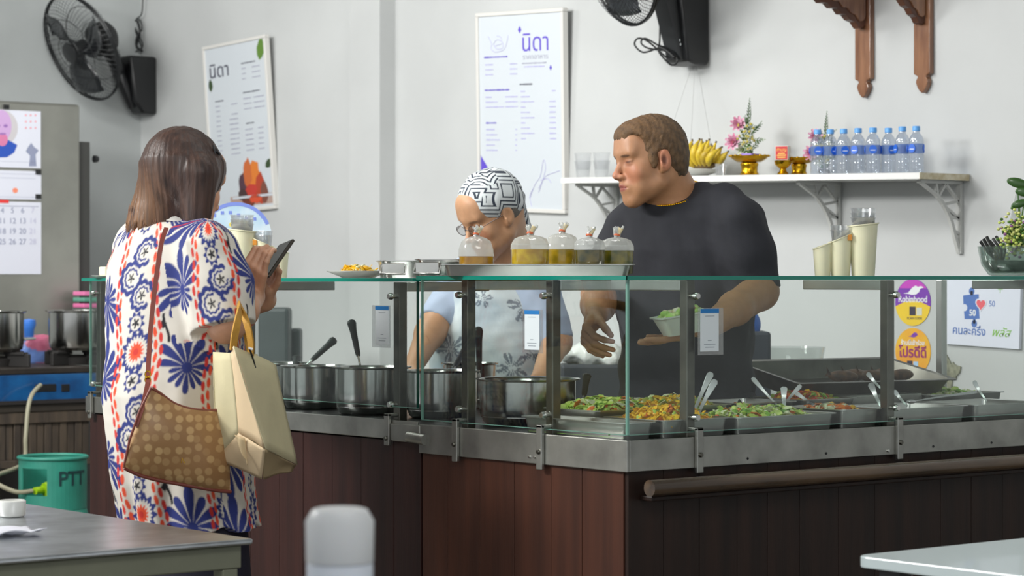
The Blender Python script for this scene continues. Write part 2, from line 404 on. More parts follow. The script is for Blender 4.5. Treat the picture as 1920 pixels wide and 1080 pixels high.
def head(S, c, Fm, s=1., age=0., wide=1., slim=0.):
    """adds skull, jaw, brow, eyes, nose, lips and ears; returns local->world function"""
    c = np.array(c, float); W = lambda x, y, z: c+Fm @ (np.array([x*wide, y, z])*s)
    E = lambda p, r, k=.012, sub=False: S.ell(W(*p), np.array(r)*s, k*s, sub, Fm)
    Cn = lambda a, b, ra, rb, k=.012, sub=False: S.cone(W(*a), W(*b), ra*s, rb*s, k*s, sub)
    E((0,-.014,.034), (.077*wide,.098,.088))
    E((0,.03,-.028), (.062*wide,.062,.082), .03)
    E((0,.066,-.098), (.024,.020,.018), .025)
    for q in (-1, 1):
        Cn((q*.052,.002,-.062), (q*.014,.068,-.100), .020, .016, .03)
        E((q*.040,.060,-.026), (.024,.020,.026), .02)
        E((q*.036,.058,-.068), (.020,.020,.022), .02)
    Cn((-.042,.074,.030), (0,.084,.026), .011, .011, .014); Cn((.042,.074,.030), (0,.084,.026), .011, .011, .014)
    E((0,.060,.06), (.055,.032,.045), .03)
    for q in (-1, 1):
        E((q*.032,.098,.007), (.016,.014,.010), .012, True)
        E((q*.032,.0735,.006), (.0135,.0125,.0115), .004)
        Cn((q*.020,.083,.0115), (q*.046,.079,.0105), .0030, .0026, .003)
        Cn((q*.021,.083,.0005), (q*.043,.079,.0005), .0024, .0020, .004)
    Cn((0,.084,.018), (0,.110,-.024), .0065, .0090, .012)
    E((0,.1115,-.029), (.0105,.0095,.0085), .008)
    for q in (-1, 1):
        E((q*.0135,.101,-.033), (.0078,.0105,.0075), .007); E((q*.007,.109,-.042), (.004,.005,.004), .003, True)
    E((0,.082,-.062), (.030,.018,.026), .015)
    Cn((-.023,.084,-.060), (0,.0965,-.0568), .0036, .0056, .005); Cn((.023,.084,-.060), (0,.0965,-.0568), .0036, .0056, .005)
    Cn((-.016,.086,-.0695), (.016,.086,-.0695), .0052, .0052, .006); E((0,.0925,-.0695), (.011,.006,.0062), .006)
    Cn((-.026,.090,-.0642), (0,.1005,-.0632), .0014, .0016, .003, True); Cn((.026,.090,-.0642), (0,.1005,-.0632), .0014, .0016, .003, True)
    for q in (-1, 1):
        E((q*.080,-.010,-.002), (.008,.019,.031), .008); E((q*.076,.0,-.022), (.008,.010,.014), .008)
        E((q*.0885,-.004,.002), (.006,.011,.019), .004, True)
        Cn((q*.086,.004,-.020), (q*.086,.006,-.008), .003, .003, .003)
    return W
def hand(S, wrist, along, palm_n, side, s=1., curls=((.3,.5,.4),)*4, thumb=((.5,.2,.3)), spread=.06):
    """palm, four jointed fingers of unequal length and a thumb. along: wrist->knuckles, palm_n: out of the palm, side: +1 thumb towards along x palm_n"""
    y = Vector(along).normalized(); n = Vector(palm_n); n = (n-y*n.dot(y)).normalized(); x = y.cross(n)*side   # x points to the thumb side
    w_ = Vector(wrist); tips = []
    Lp = .092*s
    for i, q in enumerate((.027, .009, -.009, -.026)):
        base = w_+x*q*s*.55; kn = w_+y*(Lp-(.0, .0, .004, .011)[i]*s)+x*q*s
        S.cone(base, kn, .0135*s, .0105*s, .010*s)
        d = (y+x*(1.5-i)*spread).normalized(); L = ((.043,.025,.021),(.047,.029,.022),(.044,.027,.021),(.034,.020,.018))[i]
        p = kn; ang = 0; nn = n; rr = (.0092,.0084,.0074,.0062) if i < 3 else (.0080,.0073,.0065,.0055)
        for j in range(3):
            ang += curls[i][j]; dd = d*math.cos(ang)+nn*math.sin(ang); q2 = p+dd*L[j]*s
            S.cone(p, q2, rr[j]*s, rr[j+1]*s, .004*s); p = q2
        tips.append((p, dd))
    a, b, c = thumb; p0 = w_+y*.018*s+x*.020*s; d1 = (y*math.cos(a)+x*math.sin(a)+n*b).normalized()
    p1 = p0+d1*.040*s; d2 = (d1+n*c*.5-x*c*.4).normalized(); p2 = p1+d2*.030*s; d3 = (d2+n*c*.5-x*c*.3).normalized(); p3 = p2+d3*.024*s
    S.cone(p0, p1, .015*s, .0115*s, .010*s); S.cone(p1, p2, .0105*s, .0092*s, .004*s); S.cone(p2, p3, .0092*s, .0072*s, .004*s)
    S.ell(w_+y*.02*s, (.022*s,)*3, .012*s)
    tips.append((p3, d3)); return tips, y, n, x
def painter(base, spots):
    """vertex colours: base plus soft ellipsoidal patches (centre, radii, axes, colour, strength)"""
    base = np.array(lin(base)); sp = [(np.array(c, float), np.array(r, float), np.array(A) if A is not None else np.eye(3), np.array(lin(cc)), st) for c, r, A, cc, st in spots]
    def f(V):
        o = np.tile(base, (len(V), 1)); v = nz(V[:,0], V[:,1], V[:,2], 60, 3)
        o = o*(1+.05*v[:,None])
        for c, r, A, cc, st in sp:
            q = np.sqrt(((((V-c) @ A)/r)**2).sum(1)); a = np.clip(1.5*(1-q)/.5, 0, 1)*st
            o = o*(1-a[:,None])+cc*a[:,None]
        return o
    return f
SKIN = mat('skin', (200, 150, 120), .48, vcol=True, noise=.08, nscale=60, sss=.12, bump=.05, bscale=300)
def around(c, r): c = np.array(c, float); return c-np.array(r), c+np.array(r)
# ------------------------------------------------------------ the room
XW = 2.46; YW = 6.39
def sbox(name, m, *b, parent=None, bevel=0):
    o = MB().box(*b).build(name, m, parent, bevel=bevel); return struct(o)
fl = sbox('floor', mat('floor_tile', (120,116,108), .3, noise=.2, nscale=3), -5.5, XW+.1, -5.5, YW+.1, -.06, 0)
sbox('wall_back', WALL, XW, XW+.1, -5.5, YW+.1, 0, 3.15)
sbox('wall_left', mat('grey_wall', (176,180,180), .6, noise=.25, nscale=1.2), -5.5, XW, YW, YW+.1, 0, 3.15)
sbox('ceiling', mat('ceiling_paint', (170,170,168), .7, noise=.1, nscale=2), -5.5, XW+.1, -5.5, YW+.1, 3.15, 3.25)
pl = PX(655, 300, XW-.08), PX(712, 300, XW-.08)
sbox('trim_1', WALL, XW-.08, XW, pl[1].y, pl[0].y, 0, 3.15)
# broken plaster patch on the back wall
pc = PX(1784, 698, XW)
b = MB(); pts = []
for k in range(22):
    a = 2*math.pi*k/22; rr = .035*(1+.35*math.sin(3*a+1)+.2*math.sin(7*a)); pts.append((rr*math.cos(a)*.85, rr*1.25*math.sin(a)))
b.prism(pts, -.006, .0, M=Matrix.Translation(pc) @ Matrix.Rotation(R(-90), 4, 'Z'))
tag(b.build('plaster_patch', mat('crumbled_plaster', (150,150,128), .9, noise=.5, nscale=60, bump=1, bscale=90)), 'crumbled grey brown plaster patch on wall below the square sign', 'damage')

# ------------------------------------------------------------ the counter
ZC = .905; LB = .767          # worktop height; the seam between the two left modules
def plank_front(parent, axis, a0, a1, z0, z1, width, m, face, seed):
    r = random.Random(seed); a = a0
    base = None
    while a < a1-.01:
        w_ = min(width*r.uniform(.85, 1.15), a1-a); e = a+w_
        if a1-e < .03: e = a1
        g = .0006; t = r.uniform(-.0004, .0004)
        bx = MB()
        if axis == 'y': bx.box(face+t, face+.018, a+g, e-g, z0, z1)
        else: bx.box(a+g, e-g, face+t, face+.018, z0, z1)
        bx.build('plank', m, parent, bevel=.0008); a = e
def bolt(name, loc, n, r, m, parent, L=.008):
    b = MB(); b.lathe([(r*1.0,0),(r,L*.5),(r*.75,L),(0,L)], 14)
    o = b.build(name, m, parent, smooth=40, world=False)
    o.matrix_basis = Matrix.Translation(loc) @ Vector(n).to_track_quat('Z','Y').to_matrix().to_4x4(); return o
ct = empty('serving_counter'); tag(ct, 'dark wood plank serving counter with steel worktop and steel edge band', 'counter')
# bodies behind the planks
b = MB(); b.box(.018, .60, LB, 2.44, .0, ZC-.03); b.box(.018, .60, .0185, LB, 0, ZC-.03); b.box(.60, XW-.002, .0185, .50, 0, ZC-.03)
b.build('body', mat('counter_core', (34,26,24), .7), ct)
plank_front(ct, 'y', LB+.004, 2.44, 0, .862, .13, WOOD_MAROON, 0, 1)
plank_front(ct, 'y', .012, LB-.006, 0, .84, .125, WOOD_RED, -.002, 2)
plank_front(ct, 'x', .002, 2.40, 0, .84, .115, WOOD_SHADE, 0, 3)
b = MB(); b.box(-.003, .62, LB-.002, 2.45, ZC-.03, ZC); b.box(-.003, .62, -.003, LB-.002, ZC-.03, ZC); b.box(.62, XW-.002, -.003, .52, ZC-.03, ZC)
b.build('worktop', WORKTOP, ct, bevel=.003)
for args in ((-.010, -.003, LB+.006, 2.45, .866, .914), (-.012, -.003, -.012, LB-.004, .838, .9085), (-.003, 2.42, -.012, -.003, .838, .9085)):
    MB().box(*args).build('edge_band', STEEL_DULL, ct, bevel=.0015)
MB().tube([(-.014, LB+.035, .876), (-.014, LB-.035, .872)], .014, 12).build('joint_plate', STEEL_DULL, ct, smooth=50)
MB().box(-.016, -.010, LB-.01, LB+.11, .862, .906).build('joint_plate', STEEL_DULL, ct, bevel=.003)
for x in (.36, .62, 1.0, 1.22): bolt('screw', (x, -.012, .852), (0,-1,0), .003, BLACKP, ct, .002)
for x in (.21, .835, .88): bolt('screw', (x, -.012, .849), (0,-1,0), .004, STEEL_POLISH, ct, .004)
for y in (.31, .33): bolt('screw', (-.012, y, .853), (-1,0,0), .003, STEEL_POLISH, ct, .004)
# round rail in front of the right run
RZ = 1.27-(916-HZ)/F*5.36
x0 = PY(1216, 915, -.055).x
rl = tag(empty('counter_rail'), 'varnished round wooden rail along the right side of the counter', 'rail')
MB().tube([(x0, -.058, RZ), (XW-.01, -.058, RZ)], .0185, 20).build('rail_bar', WOOD_RAIL, rl, smooth=50)
MB().box(x0+.02, XW-.01, -.044, -.004, RZ-.032, RZ-.020).build('rail_ledge', WOOD_SHADE, rl, bevel=.003)
for x in (x0+.1, .75, 1.3, 1.9): MB().box(x-.02, x+.02, -.048, -.002, RZ-.012, RZ+.01).build('rail_bracket', WOOD_SHADE, rl, bevel=.002)

# ------------------------------------------------------------ glass guard: posts, arms, panes, top shelf
GT = 1.2745
guard = empty('glass_sneeze_guard'); tag(guard, 'glass sneeze guard with steel posts standing on the counter edge', 'glass guard')
def post(axis, a, gz=GT):
    t = .0125
    po = MB(); zb = .905
    if axis == 'y': po.box(.010, .010+2*t, a-t, a+t, zb, gz-.010)
    else: po.box(a-t, a+t, .010, .010+2*t, zb, gz-.010)
    p = po.build('post', STEEL_DARK, guard, bevel=.002)
    ar = MB()
    if axis == 'y': ar.box(.010+2*t, .30, a-t*.9, a+t*.9, gz-.034, gz-.010)
    else: ar.box(a-t*.9, a+t*.9, .010+2*t, .30, gz-.034, gz-.010)
    ar.build('arm', STEEL, guard, bevel=.002)
    s = MB(); lo_ = .838 if (axis == 'x' or a < LB) else .862
    if axis == 'y': s.box(-.022, -.012, a-.010, a+.010, lo_-.012, .93); s.box(-.022, .010, a-.010, a+.010, .922, .93)
    else: s.box(a-.010, a+.010, -.022, -.012, lo_-.012, .93); s.box(a-.010, a+.010, -.022, .010, .922, .93)
    q = s.build('post_foot', STEEL_DULL, guard, bevel=.002)
    n = (-1,0,0) if axis == 'y' else (0,-1,0)
    for z in (gz-.046, .952):
        loc = (-.0, a, z) if axis == 'y' else (a, -.0, z)
        MB().tube([Vector(loc)+Vector(n)*-.012, Vector(loc)+Vector(n)*.004], .0045, 10).build('clamp_pin', STEEL, p, smooth=40)
        bolt('clamp_knob', Vector(loc)+Vector(n)*.003, n, .0085, STEEL_POLISH, p, .012)
    bolt('bolt', (-.022, a, .868) if axis == 'y' else (a, -.022, .868), n, .006, STEEL_DARK, q, .005)
ypost = [PX(p_, 600, .02).y for p_ in (190, 466, 749, 877, 1036)]
xpost = [PY(p_, 600, .02).x for p_ in (1290, 1665)]; xpost.append(xpost[1]*2-xpost[0]-.02)
for y in ypost[:3]: post('y', y, GT-.005)
for y in ypost[3:]: post('y', y)
for x in xpost: post('x', x)
def pane(name, x0, x1, y0, y1, z0, z1, m=PANE, edges=()):
    o = MB().box(x0, x1, y0, y1, z0, z1).build(name, m, guard)
    for e in edges: MB().box(*e[:6]).build('glass_edge', e[6] if len(e) > 6 else EDGE, o)
    return o
G = .006; ye = 2.43
y0 = LB+.012; zb = .9475
pane('front_pane', -G, 0, y0, ye, zb, GT-.013, edges=[(-G-.0004, .0004, y0-.0006, y0+.0016, zb, GT-.013, mat('dark_green_glass_edge', (18,66,56), .15)), (-G-.0004, .0004, y0, ye, zb-.0008, zb+.0008, EDGE_D), (-G-.0004, .0004, ye-.0015, ye+.0006, zb, GT-.013, EDGE_D)])
pane('front_pane', -G, 0, .001, LB-.006, .920, GT-.009, edges=[(-G-.0004, .0004, LB-.0075, LB-.0052, .920, GT-.009, EDGE_D), (-G-.0004, .0004, 0, LB-.006, .9192, .9208, EDGE_D)])
pane('front_pane', 0, 2.42, -G, 0, .920, GT-.009, edges=[(0, 2.42, -G-.0004, .0004, .9192, .9208, EDGE_D), (-.0062, -.0002, -.0062, -.0002, .920, GT-.009, EDGE_D)])
# end pane of the left run
pane('end_pane', -G, .30, 2.43, 2.436, zb, GT-.013, edges=[(-G, .30, 2.4295, 2.4365, zb-.0008, zb+.0008, EDGE_D)])
T = .009
pane('top_shelf', -.022, .42, y0-.005, 2.45, GT-.005-T, GT-.005, PANE_TOP, edges=[(-.0235, -.0215, y0-.005, 2.45, GT-.005-T, GT-.005), (-.0235, .42, y0-.0065, y0-.0045, GT-.005-T, GT-.005)])
b = MB(); b.box(-.022, .42, -.022, LB-.008, GT-T, GT); b.box(.42, 2.42, -.022, .42, GT-T, GT)
o = b.build('top_shelf', PANE_TOP, guard)
MB().box(-.0235, -.0215, -.0235, LB-.008, GT-T, GT).build('glass_edge', EDGE, o)
MB().box(-.0235, 2.42, -.0235, -.0215, GT-T, GT).build('glass_edge', EDGE, o)
# steel rear post seen behind the right panes
MB().box(0,.022,0,.022, ZC, GT-.010).build('rear_post', STEEL, guard, bevel=.002, M=TM((PZ(1766,700,ZC).x*0+PY(1766, 700, .44).x, .44, 0)))
# small payment cards in clear holders on the panes
blue = mat('card_blue', (28,120,190), .4)
def card(px, py, pw, ph, wall, label, extra):
    c = PX(px, py, -.008) if wall == 'x' else PY(px, py, -.008)
    D = (c-CAM).dot(CV(0,1)); hh = ph/F*D; ww = .062*hh/.105
    M0 = Matrix.Translation(c) @ Matrix.Rotation(R(-90) if wall == 'x' else 0, 4, 'Z')
    root = empty('payment_card', M=M0); tag(root, label, 'payment card', 'white payment cards hung on the glass guard')
    MB().box(-ww/2, ww/2, -.0012, 0, -hh/2, hh/2).build('card', mat('card_white', (222,230,234), .4), root, world=False, bevel=.0008)
    MB().box(-ww/2, ww/2, -.0018, -.0012, hh/2-.10*hh, hh/2).build('header', blue, root, world=False)
    MB().box(-ww*.68+extra, ww*.70+extra, .0002, .0012, -hh*.58, hh*.52).build('sleeve', CLEAR, root, world=False)
    for zz, L in ((.33, .5), (-.24, .2), (-.33, .62), (-.40, .5)):
        MB().box(-ww*L/2, ww*L/2, -.0016, -.0012, zz*hh-.0008, zz*hh+.0008).build('print', mat('print_grey', (150,160,168), .5), root, world=False)
    Mt = Matrix.Translation((0,-.0019,hh*.45)) @ Matrix.Rotation(R(90), 4, 'X')
    
card(717, 610, 28, 72, 'x', 'small white payment card with blue header left of the leftmost open post', -.006)
card(998, 619, 34, 74, 'x', 'small white payment card with blue header in front of the grey haired woman', 0)
card(1330, 619, 42, 80, 'y', 'small white payment card with blue header in front of the man in black', .004)
# ------------------------------------------------------------ things on the back wall
ROTW = Matrix.Rotation(R(-90), 4, 'Z')      # local x right along the wall, y into the wall, z up
PURP = mat('print_purple', (92,72,190), .5); PGREY = mat('print_soft_grey', (158,158,178), .5); PDARK = mat('print_dark', (66,66,84), .5)
PLIL = mat('print_lilac', (176,172,216), .5); PGREEN = mat('print_green', (92,128,50), .5)
def flatpoly(parent, pts, m, y=-.003, th=.0006, name='print'):
    b = MB(); b.prism(pts, y-th, y, ); return b.build(name, m, parent, world=False)
def poster(tl, tr, br, label, kind):
    """framed menu board leaning a little off the wall; corners from the photo at the back wall"""
    D = PX(tr[0], tr[1], XW-.05)
    trp = PX(tr[0], tr[1], XW-.055); brp = PX(br[0], br[1], XW-.015); tlp = PX(tl[0], tl[1], XW-.055)
    z = (trp-brp); H = z.length; z.normalize(); x = (trp-tlp); W_ = x.length; x = (x-z*x.dot(z)).normalized(); y = z.cross(x)
    c = (tlp+trp)/2-z*H/2
    M0 = Matrix([[x.x,y.x,z.x,c.x],[x.y,y.y,z.y,c.y],[x.z,y.z,z.z,c.z],[0,0,0,1]])
    root = empty('menu_board', M=M0); tag(root, label, 'menu board')
    f = .016; fm = mat('white_frame', (212,210,206), .35)
    for a in ((-W_/2, W_/2, H/2-f, H/2), (-W_/2, W_/2, -H/2, -H/2+f), (-W_/2, -W_/2+f, -H/2+f, H/2-f), (W_/2-f, W_/2, -H/2+f, H/2-f)):
        MB().box(a[0], a[1], -.004, .024, a[2], a[3]).build('frame_bar', fm, root, world=False, bevel=.003)
    MB().box(-W_/2+f, W_/2-f, .003, .006, -H/2+f, H/2-f).build('sheet', mat('menu_paper', (200,206,212), .35), root, world=False)
    MB().box(-W_/2+.004, W_/2-.004, .006, .020, -H/2+.004, H/2-.004).build('backing', mat('grey_card', (150,150,146), .8), root, world=False)
    def X(u): return (u-.5)*W_
    def Zz(v): return (.5-v)*H
    def rows(u0, u1, v, m, th=.0035, seed=0):
        """illegible small print: a broken row of short marks"""
        r = random.Random(seed); b = MB(); x_ = X(u0)
        while x_ < X(u1):
            w2 = r.uniform(.004, .010); h = th*r.uniform(.6, 1.1); b.box(x_, min(x_+w2, X(u1)), .002, .0025, Zz(v)-h, Zz(v)+h); x_ += w2+.0022
        b.build('print_row', m, root, world=False)
    def T(s, u, v, size, m, **k): return text(s, size, Matrix.Translation((X(u), .0025, Zz(v))) @ Matrix.Rotation(R(90), 4, 'X'), m, root, ex=.0003, **k)
    if kind == 1:
        T('นิดา', .68, .165, .098, PURP, sx=1.1)
        T('ราคาอาหาร', .68, .232, .026, PGREY, sx=1.4)
        rows(.53, .80, .262, PGREY, .0028, 3); rows(.55, .78, .279, PLIL, .0028, 4)
        for u, v, s in ((.505, .095, .011), (.85, .288, .008)):
            flatpoly(root, [(X(u), Zz(v)+s*1.3), (X(u)+s, Zz(v)), (X(u), Zz(v)-s*1.3), (X(u)-s, Zz(v))], PURP, .0025)
        rows(.09, .36, .225, PURP, .0032, 5)
        for i in range(3): rows(.10, .19, .262+i*.025, PLIL, .0026, 6+i); rows(.39, .47, .262+i*.025, PLIL, .0026, 16+i)
        rows(.09, .38, .39, PURP, .0032, 9)
        for i in range(3): rows(.10, .17+.07*i, .425+i*.025, PLIL, .0026, 20+i); rows(.33, .47, .425+i*.025, PLIL, .0026, 30+i)
        rows(.50, .64, .365, PDARK, .0032, 12)
        for i in range(10):
            rows(.51, .56+.05*(i % 3), .40+i*.026, PLIL, .0026, 40+i)
            rows(.83 if i else .86, .90, .40+i*.026, PLIL, .0026, 60+i) if i != 1 else None
        rows(.10, .22, .555, PURP, .0032, 13)
        for i in range(5): rows(.10, .20+.03*(i % 3), .588+i*.026, PLIL, .0026, 80+i); rows(.44, .46, .588+i*.026, PLIL, .0026, 90+i)
        flatpoly(root, [(X(.035), Zz(.72)), (X(.035), Zz(.99)), (X(.40), Zz(.99))], PURP, .0026)
        b = MB()
        def ln(p, r_=.0011): b.tube([(X(u), .0022, Zz(v)) for u, v in spline2(p)], r_, 4)
        ln([(.60,.93),(.66,.86),(.72,.82),(.76,.74),(.78,.78),(.74,.85),(.70,.90)]); ln([(.70,.88),(.78,.82),(.88,.80),(.94,.79)]); ln([(.72,.84),(.80,.83),(.84,.85)]); ln([(.62,.97),(.60,.92),(.64,.88)])
        ln([(.14,.12),(.18,.16),(.17,.18),(.22,.20),(.32,.19),(.36,.15),(.37,.12)]); ln([(.20,.16),(.24,.14),(.30,.15),(.31,.18),(.24,.185),(.20,.16)]); ln([(.24,.12),(.28,.125),(.30,.14)]); ln([(.22,.17),(.30,.16)])
        b.build('line_drawing', PLIL, root, world=False)
    else:
        T('นิดา', .24, .16, .088, PDARK, sx=1.25, thick=.0006)
        def leaf(u, v, s, a, m=PGREEN):
            flatpoly(root, [(X(u)+s*math.cos(a)*p-s*math.sin(a)*q, Zz(v)+s*math.sin(a)*p+s*math.cos(a)*q) for p, q in ((-1,0),(-.6,.45),(0,.6),(.6,.4),(1,0),(.5,-.45),(-.2,-.6),(-.7,-.35))], m, .0026)
        leaf(.91, .075, .052, 1.3); leaf(.09, .235, .030, 1.6, mat('print_leaf_dark', (54,74,44), .5)); leaf(.93, .735, .032, .5, MATS['print_leaf_dark'])
        rows(.60, .82, .14, PDARK, .003, 3)
        for i in range(3): rows(.60, .66, .17+i*.03, PGREY, .0026, 6+i); rows(.76, .88, .17+i*.03, PGREY, .0026, 16+i)
        rows(.60, .86, .31, PDARK, .003, 9)
        for i in range(3): rows(.60, .72, .345+i*.03, PGREY, .0026, 20+i); rows(.76, .92, .345+i*.03, PGREY, .0026, 30+i)
        rows(.15, .28, .335, PDARK, .003, 12); rows(.62, .74, .49, PDARK, .003, 13)
        for i in range(11):
            rows(.15, .22, .365+i*.029, PGREY, .0026, 40+i); rows(.36 if i > 2 else .40, .50, .365+i*.029, PGREY, .0026, 60+i) if i != 1 else None
        for i in range(5): rows(.60, .72, .525+i*.03, PGREY, .0026, 70+i); rows(.80, .88, .525+i*.03, PGREY, .0026, 80+i)
        # printed photograph of grilled food in a glass at the foot of the board
        def blob(u, v, rx, rz_, m, y, seed, n=14):
            r = random.Random(seed); flatpoly(root, [(X(u)+rx*math.cos(6.283*k/n)*r.uniform(.8,1.15), Zz(v)+rz_*math.sin(6.283*k/n)*r.uniform(.8,1.15)) for k in range(n)], m, y, name='food_picture')
        MB().box(X(.30), X(.96), .0022, .0026, Zz(.965), Zz(.905)).build('food_picture', mat('print_plate', (176,150,140), .5), root, world=False)
        for i, (u, v, a, c_, cc) in enumerate(((.62,.86,.088,.085,(112,58,44)),(.54,.84,.05,.06,(80,54,66)),(.70,.80,.05,.075,(214,122,48)),(.60,.78,.035,.07,(196,102,52)),(.78,.87,.045,.07,(176,66,44)),(.64,.88,.05,.03,(190,60,50)),(.84,.90,.03,.05,(120,72,60)),(.50,.90,.04,.03,(70,50,50)),(.70,.93,.06,.02,(206,80,50)))):
            blob(u, v, a, c_, mat('print_food_%d' % i, cc, .5), .0024-.0002*i, i)
        MB().box(X(.34), X(.98), .0002, .0006, Zz(.922), Zz(.908)).build('food_picture', mat('print_glass_rim', (200,206,214), .5), root, world=False)
def spline2(p, k=6):
    q = spline([(a, b_, 0) for a, b_ in p], k); return [(v.x, v.y) for v in q]
poster((892,27), (1056,12), (1060,399), 'white framed menu board with purple heading and purple triangle, behind the cook in headscarf', 1)
poster((379,84), (497,69), (517,396), 'white framed menu board with green leaves and food picture, above the customer', 2)

# wall shelf
SX = XW-.24
a = PX(1052, 333, SX); c_ = PX(1725, 323, SX)
def shelf_z(y): return a.z+(c_.z-a.z)*(y-a.y)/(c_.y-a.y)
th = .021
SA = math.atan2(a.z-c_.z, a.y-c_.y)
L = math.hypot(a.z-c_.z, a.y-c_.y)
MS = Matrix.Translation((SX, c_.y, c_.z)) @ Matrix.Rotation(SA, 4, 'X')
shelf = empty('wall_shelf', M=MS); tag(shelf, 'long white wall shelf with worn right front edge on four white brackets', 'shelf')
MB().box(.002, .24-.001, .002, L, -th, 0).build('board', GREYW, shelf, world=False, bevel=.002)
MB().box(-.0005, .002, .002, L, -th, -.001).build('edge_strip', WHITE, shelf, world=False)
MB().box(-.0005, .236, -.0005, .002, -th, -.0005).build('edge_strip', mat('chipped_edge', (176,162,128), .6, c2=(206,198,176), nscale=40), shelf, world=False)
def shelf_bracket(px):
    y = PX(px, 400, XW).y; zt = shelf_z(y)-th-.001; t = .010
    Mb = Matrix.Translation((XW-.002, y, zt)) @ Matrix.Rotation(R(180), 4, 'Z')     # local x away from the wall
    r_ = empty('shelf_bracket', M=Mb); tag(r_, None, 'bracket', 'white pressed brackets under the wall shelf')
    b = MB(); b.box(0, .20, -t, t, -.010, 0).box(0, .012, -t, t, -.235, -.01); b.build('flange', GREYW, r_, world=False, bevel=.001)
    # curved brace
    arc = [(.195-.0, -.012), (.16,-.030),(.12,-.052),(.085,-.085),(.055,-.130),(.035,-.18),(.014,-.232)]
    arc = spline2(arc, 4); w_ = .011
    poly = [(x, z) for x, z in arc]+[(x-w_, z+w_*.9) for x, z in reversed(arc)]
    b = MB()
    for i in range(len(arc)-1):
        b.prism([arc[i], arc[i+1], (max(arc[i+1][0]-w_, .006), min(arc[i+1][1]+w_*.4, -.004)), (max(arc[i][0]-w_, .006), min(arc[i][1]+w_*.4, -.004))], -.006, .006)
    b.build('curved_brace', GREYW, r_, world=False)
    b = MB()
    def strut(p, q, w2=.004):
        d = Vector((q[0]-p[0], q[1]-p[1])).normalized(); n = Vector((-d.y, d.x))*w2
        b.prism([(p[0]+n.x,p[1]+n.y),(q[0]+n.x,q[1]+n.y),(q[0]-n.x,q[1]-n.y),(p[0]-n.x,p[1]-n.y)], -.005, .005)
    strut((.012,-.065),(.075,-.010)); strut((.012,-.065),(.088,-.078)); strut((.075,-.010),(.112,-.056)); strut((.012,-.12),(.062,-.115)); strut((.012,-.12),(.088,-.078)); strut((.012,-.17),(.042,-.155)); strut((.12,-.008),(.112,-.056))
    b.build('lattice', GREYW, r_, world=False)
    return r_
for px, lb in ((1158,'white shelf bracket at the far end, behind the man in black'),(1575,'white shelf bracket above the cup holder, under the water bottles'),(1802,'white shelf bracket at the worn end of the shelf')):
    shelf_bracket(px)['label'] = lb
shelf['label'] = 'long white wall shelf with a worn bare strip at one end'

# bottles of water
WB = mat('water', (200,215,235), .1)
def bottle_proto(M0):
    M0 = M0 @ Matrix.Scale(.885, 4); r_ = empty('water_bottle', M=M0); H = .168; b = MB()
    prof = [(.0245,0),(.027,.004),(.0272,.02),(.0262,.026),(.0272,.032),(.0272,.040),(.0262,.046),(.0272,.052),(.0272,.066),(.0268,.070),(.0268,.104),(.0272,.110),(.0258,.122),(.020,.134),(.0125,.144),(.0118,.152)]
    b.lathe(prof, 24); b.build('bottle_body', CLEARB, r_, smooth=50, world=False)
    b = MB(); b.lathe([(.0128,.150),(.0140,.151),(.0140,.166),(.0125,.168)], 20); b.build('cap', mat('cap_blue', (92,160,226), .4), r_, smooth=40, world=False)
    b = MB(); b.lathe([(.0275,.070),(.0275,.104)], 28); lab = b.build('label', glass('label_film', (.62,.74,.95), .08, milky=.38, mc=(150,176,226)), r_, smooth=60, world=False)
    b = MB()
    for k in range(3):
        a_ = k*2.1; Mx = Matrix.Rotation(a_, 4, 'Z') @ Matrix.Translation((0,-.0265,.087)); b = MB()
        n = 18; b.prism([(.0145*math.cos(6.283*i/n), .0155*math.sin(6.283*i/n)) for i in range(n)], -.0026, .0, M=Mx); b.build('emblem', mat('emblem_blue', (24,96,206), .4), lab, world=False)
    for k in range(3):
        Mx = Matrix.Rotation(k*2.1, 4, 'Z') @ Matrix.Translation((0,-.0292,.087)); b = MB()
        b.box(-.009, .009, -.0004, .0, -.004, -.0015, M=Mx); b.build('emblem_print', mat('emblem_white', (220,232,246), .4), lab, world=False)
    return r_
bx = [(1533,322),(1557,322),(1582,322),(1609,322),(1637,322),(1666,322),(1692,322),(1718,321)]
bp = None
for i, (px, py) in enumerate(bx):
    X_ = XW-.19+(.015 if i in (1,2,5) else 0)+ (.03 if i == 5 else 0)
    p = PX(px, py, X_); Mx = Matrix.Translation((X_, p.y, shelf_z(p.y)+.0005)) @ Matrix.Rotation(1.35+.5*i+(1.2 if i == 2 else 0), 4, 'Z')
    lb = 'small clear water bottle with blue cap, %s in the shelf row' % ('first', 'second', 'third', 'fourth', 'fifth', 'sixth', 'seventh', 'last')[i]
    lb = ['water bottle with blue cap beside the second bouquet, first of the row', 'water bottle with blue cap, second from the bouquet end of the row', 'water bottle with blue cap, third from the bouquet end of the row', 'water bottle with blue cap, fourth from the bouquet end of the row',
          'water bottle with blue cap, fourth from the worn end of the row', 'water bottle with blue cap, third from the worn end of the row', 'water bottle with blue cap, second from the worn end of the row', 'water bottle with blue cap nearest the worn end of the shelf'][i]
    if bp is None: bp = bottle_proto(Mx); tag(bp, lb, 'bottle', 'water bottles on the wall shelf')
    else: copy_tree(bp, Mx @ Matrix.Scale(.885, 4), lb)

# altar things on the shelf
def onshelf(px, dx=.19, py=324):
    X_ = XW-dx; p = PX(px, py, X_); return Vector((X_, p.y, shelf_z(p.y)+.0006))
pb = onshelf(1305, .15)
plt = tag(MB().lathe([(.04,0),(.045,.004),(.075,.014),(.082,.024),(.078,.025),(.04,.010),(0,.009)], 36).build('fruit_plate', CERAMIC, smooth=60, M=Matrix.Translation(pb)), 'white plate under the bananas on the wall shelf', 'plate')
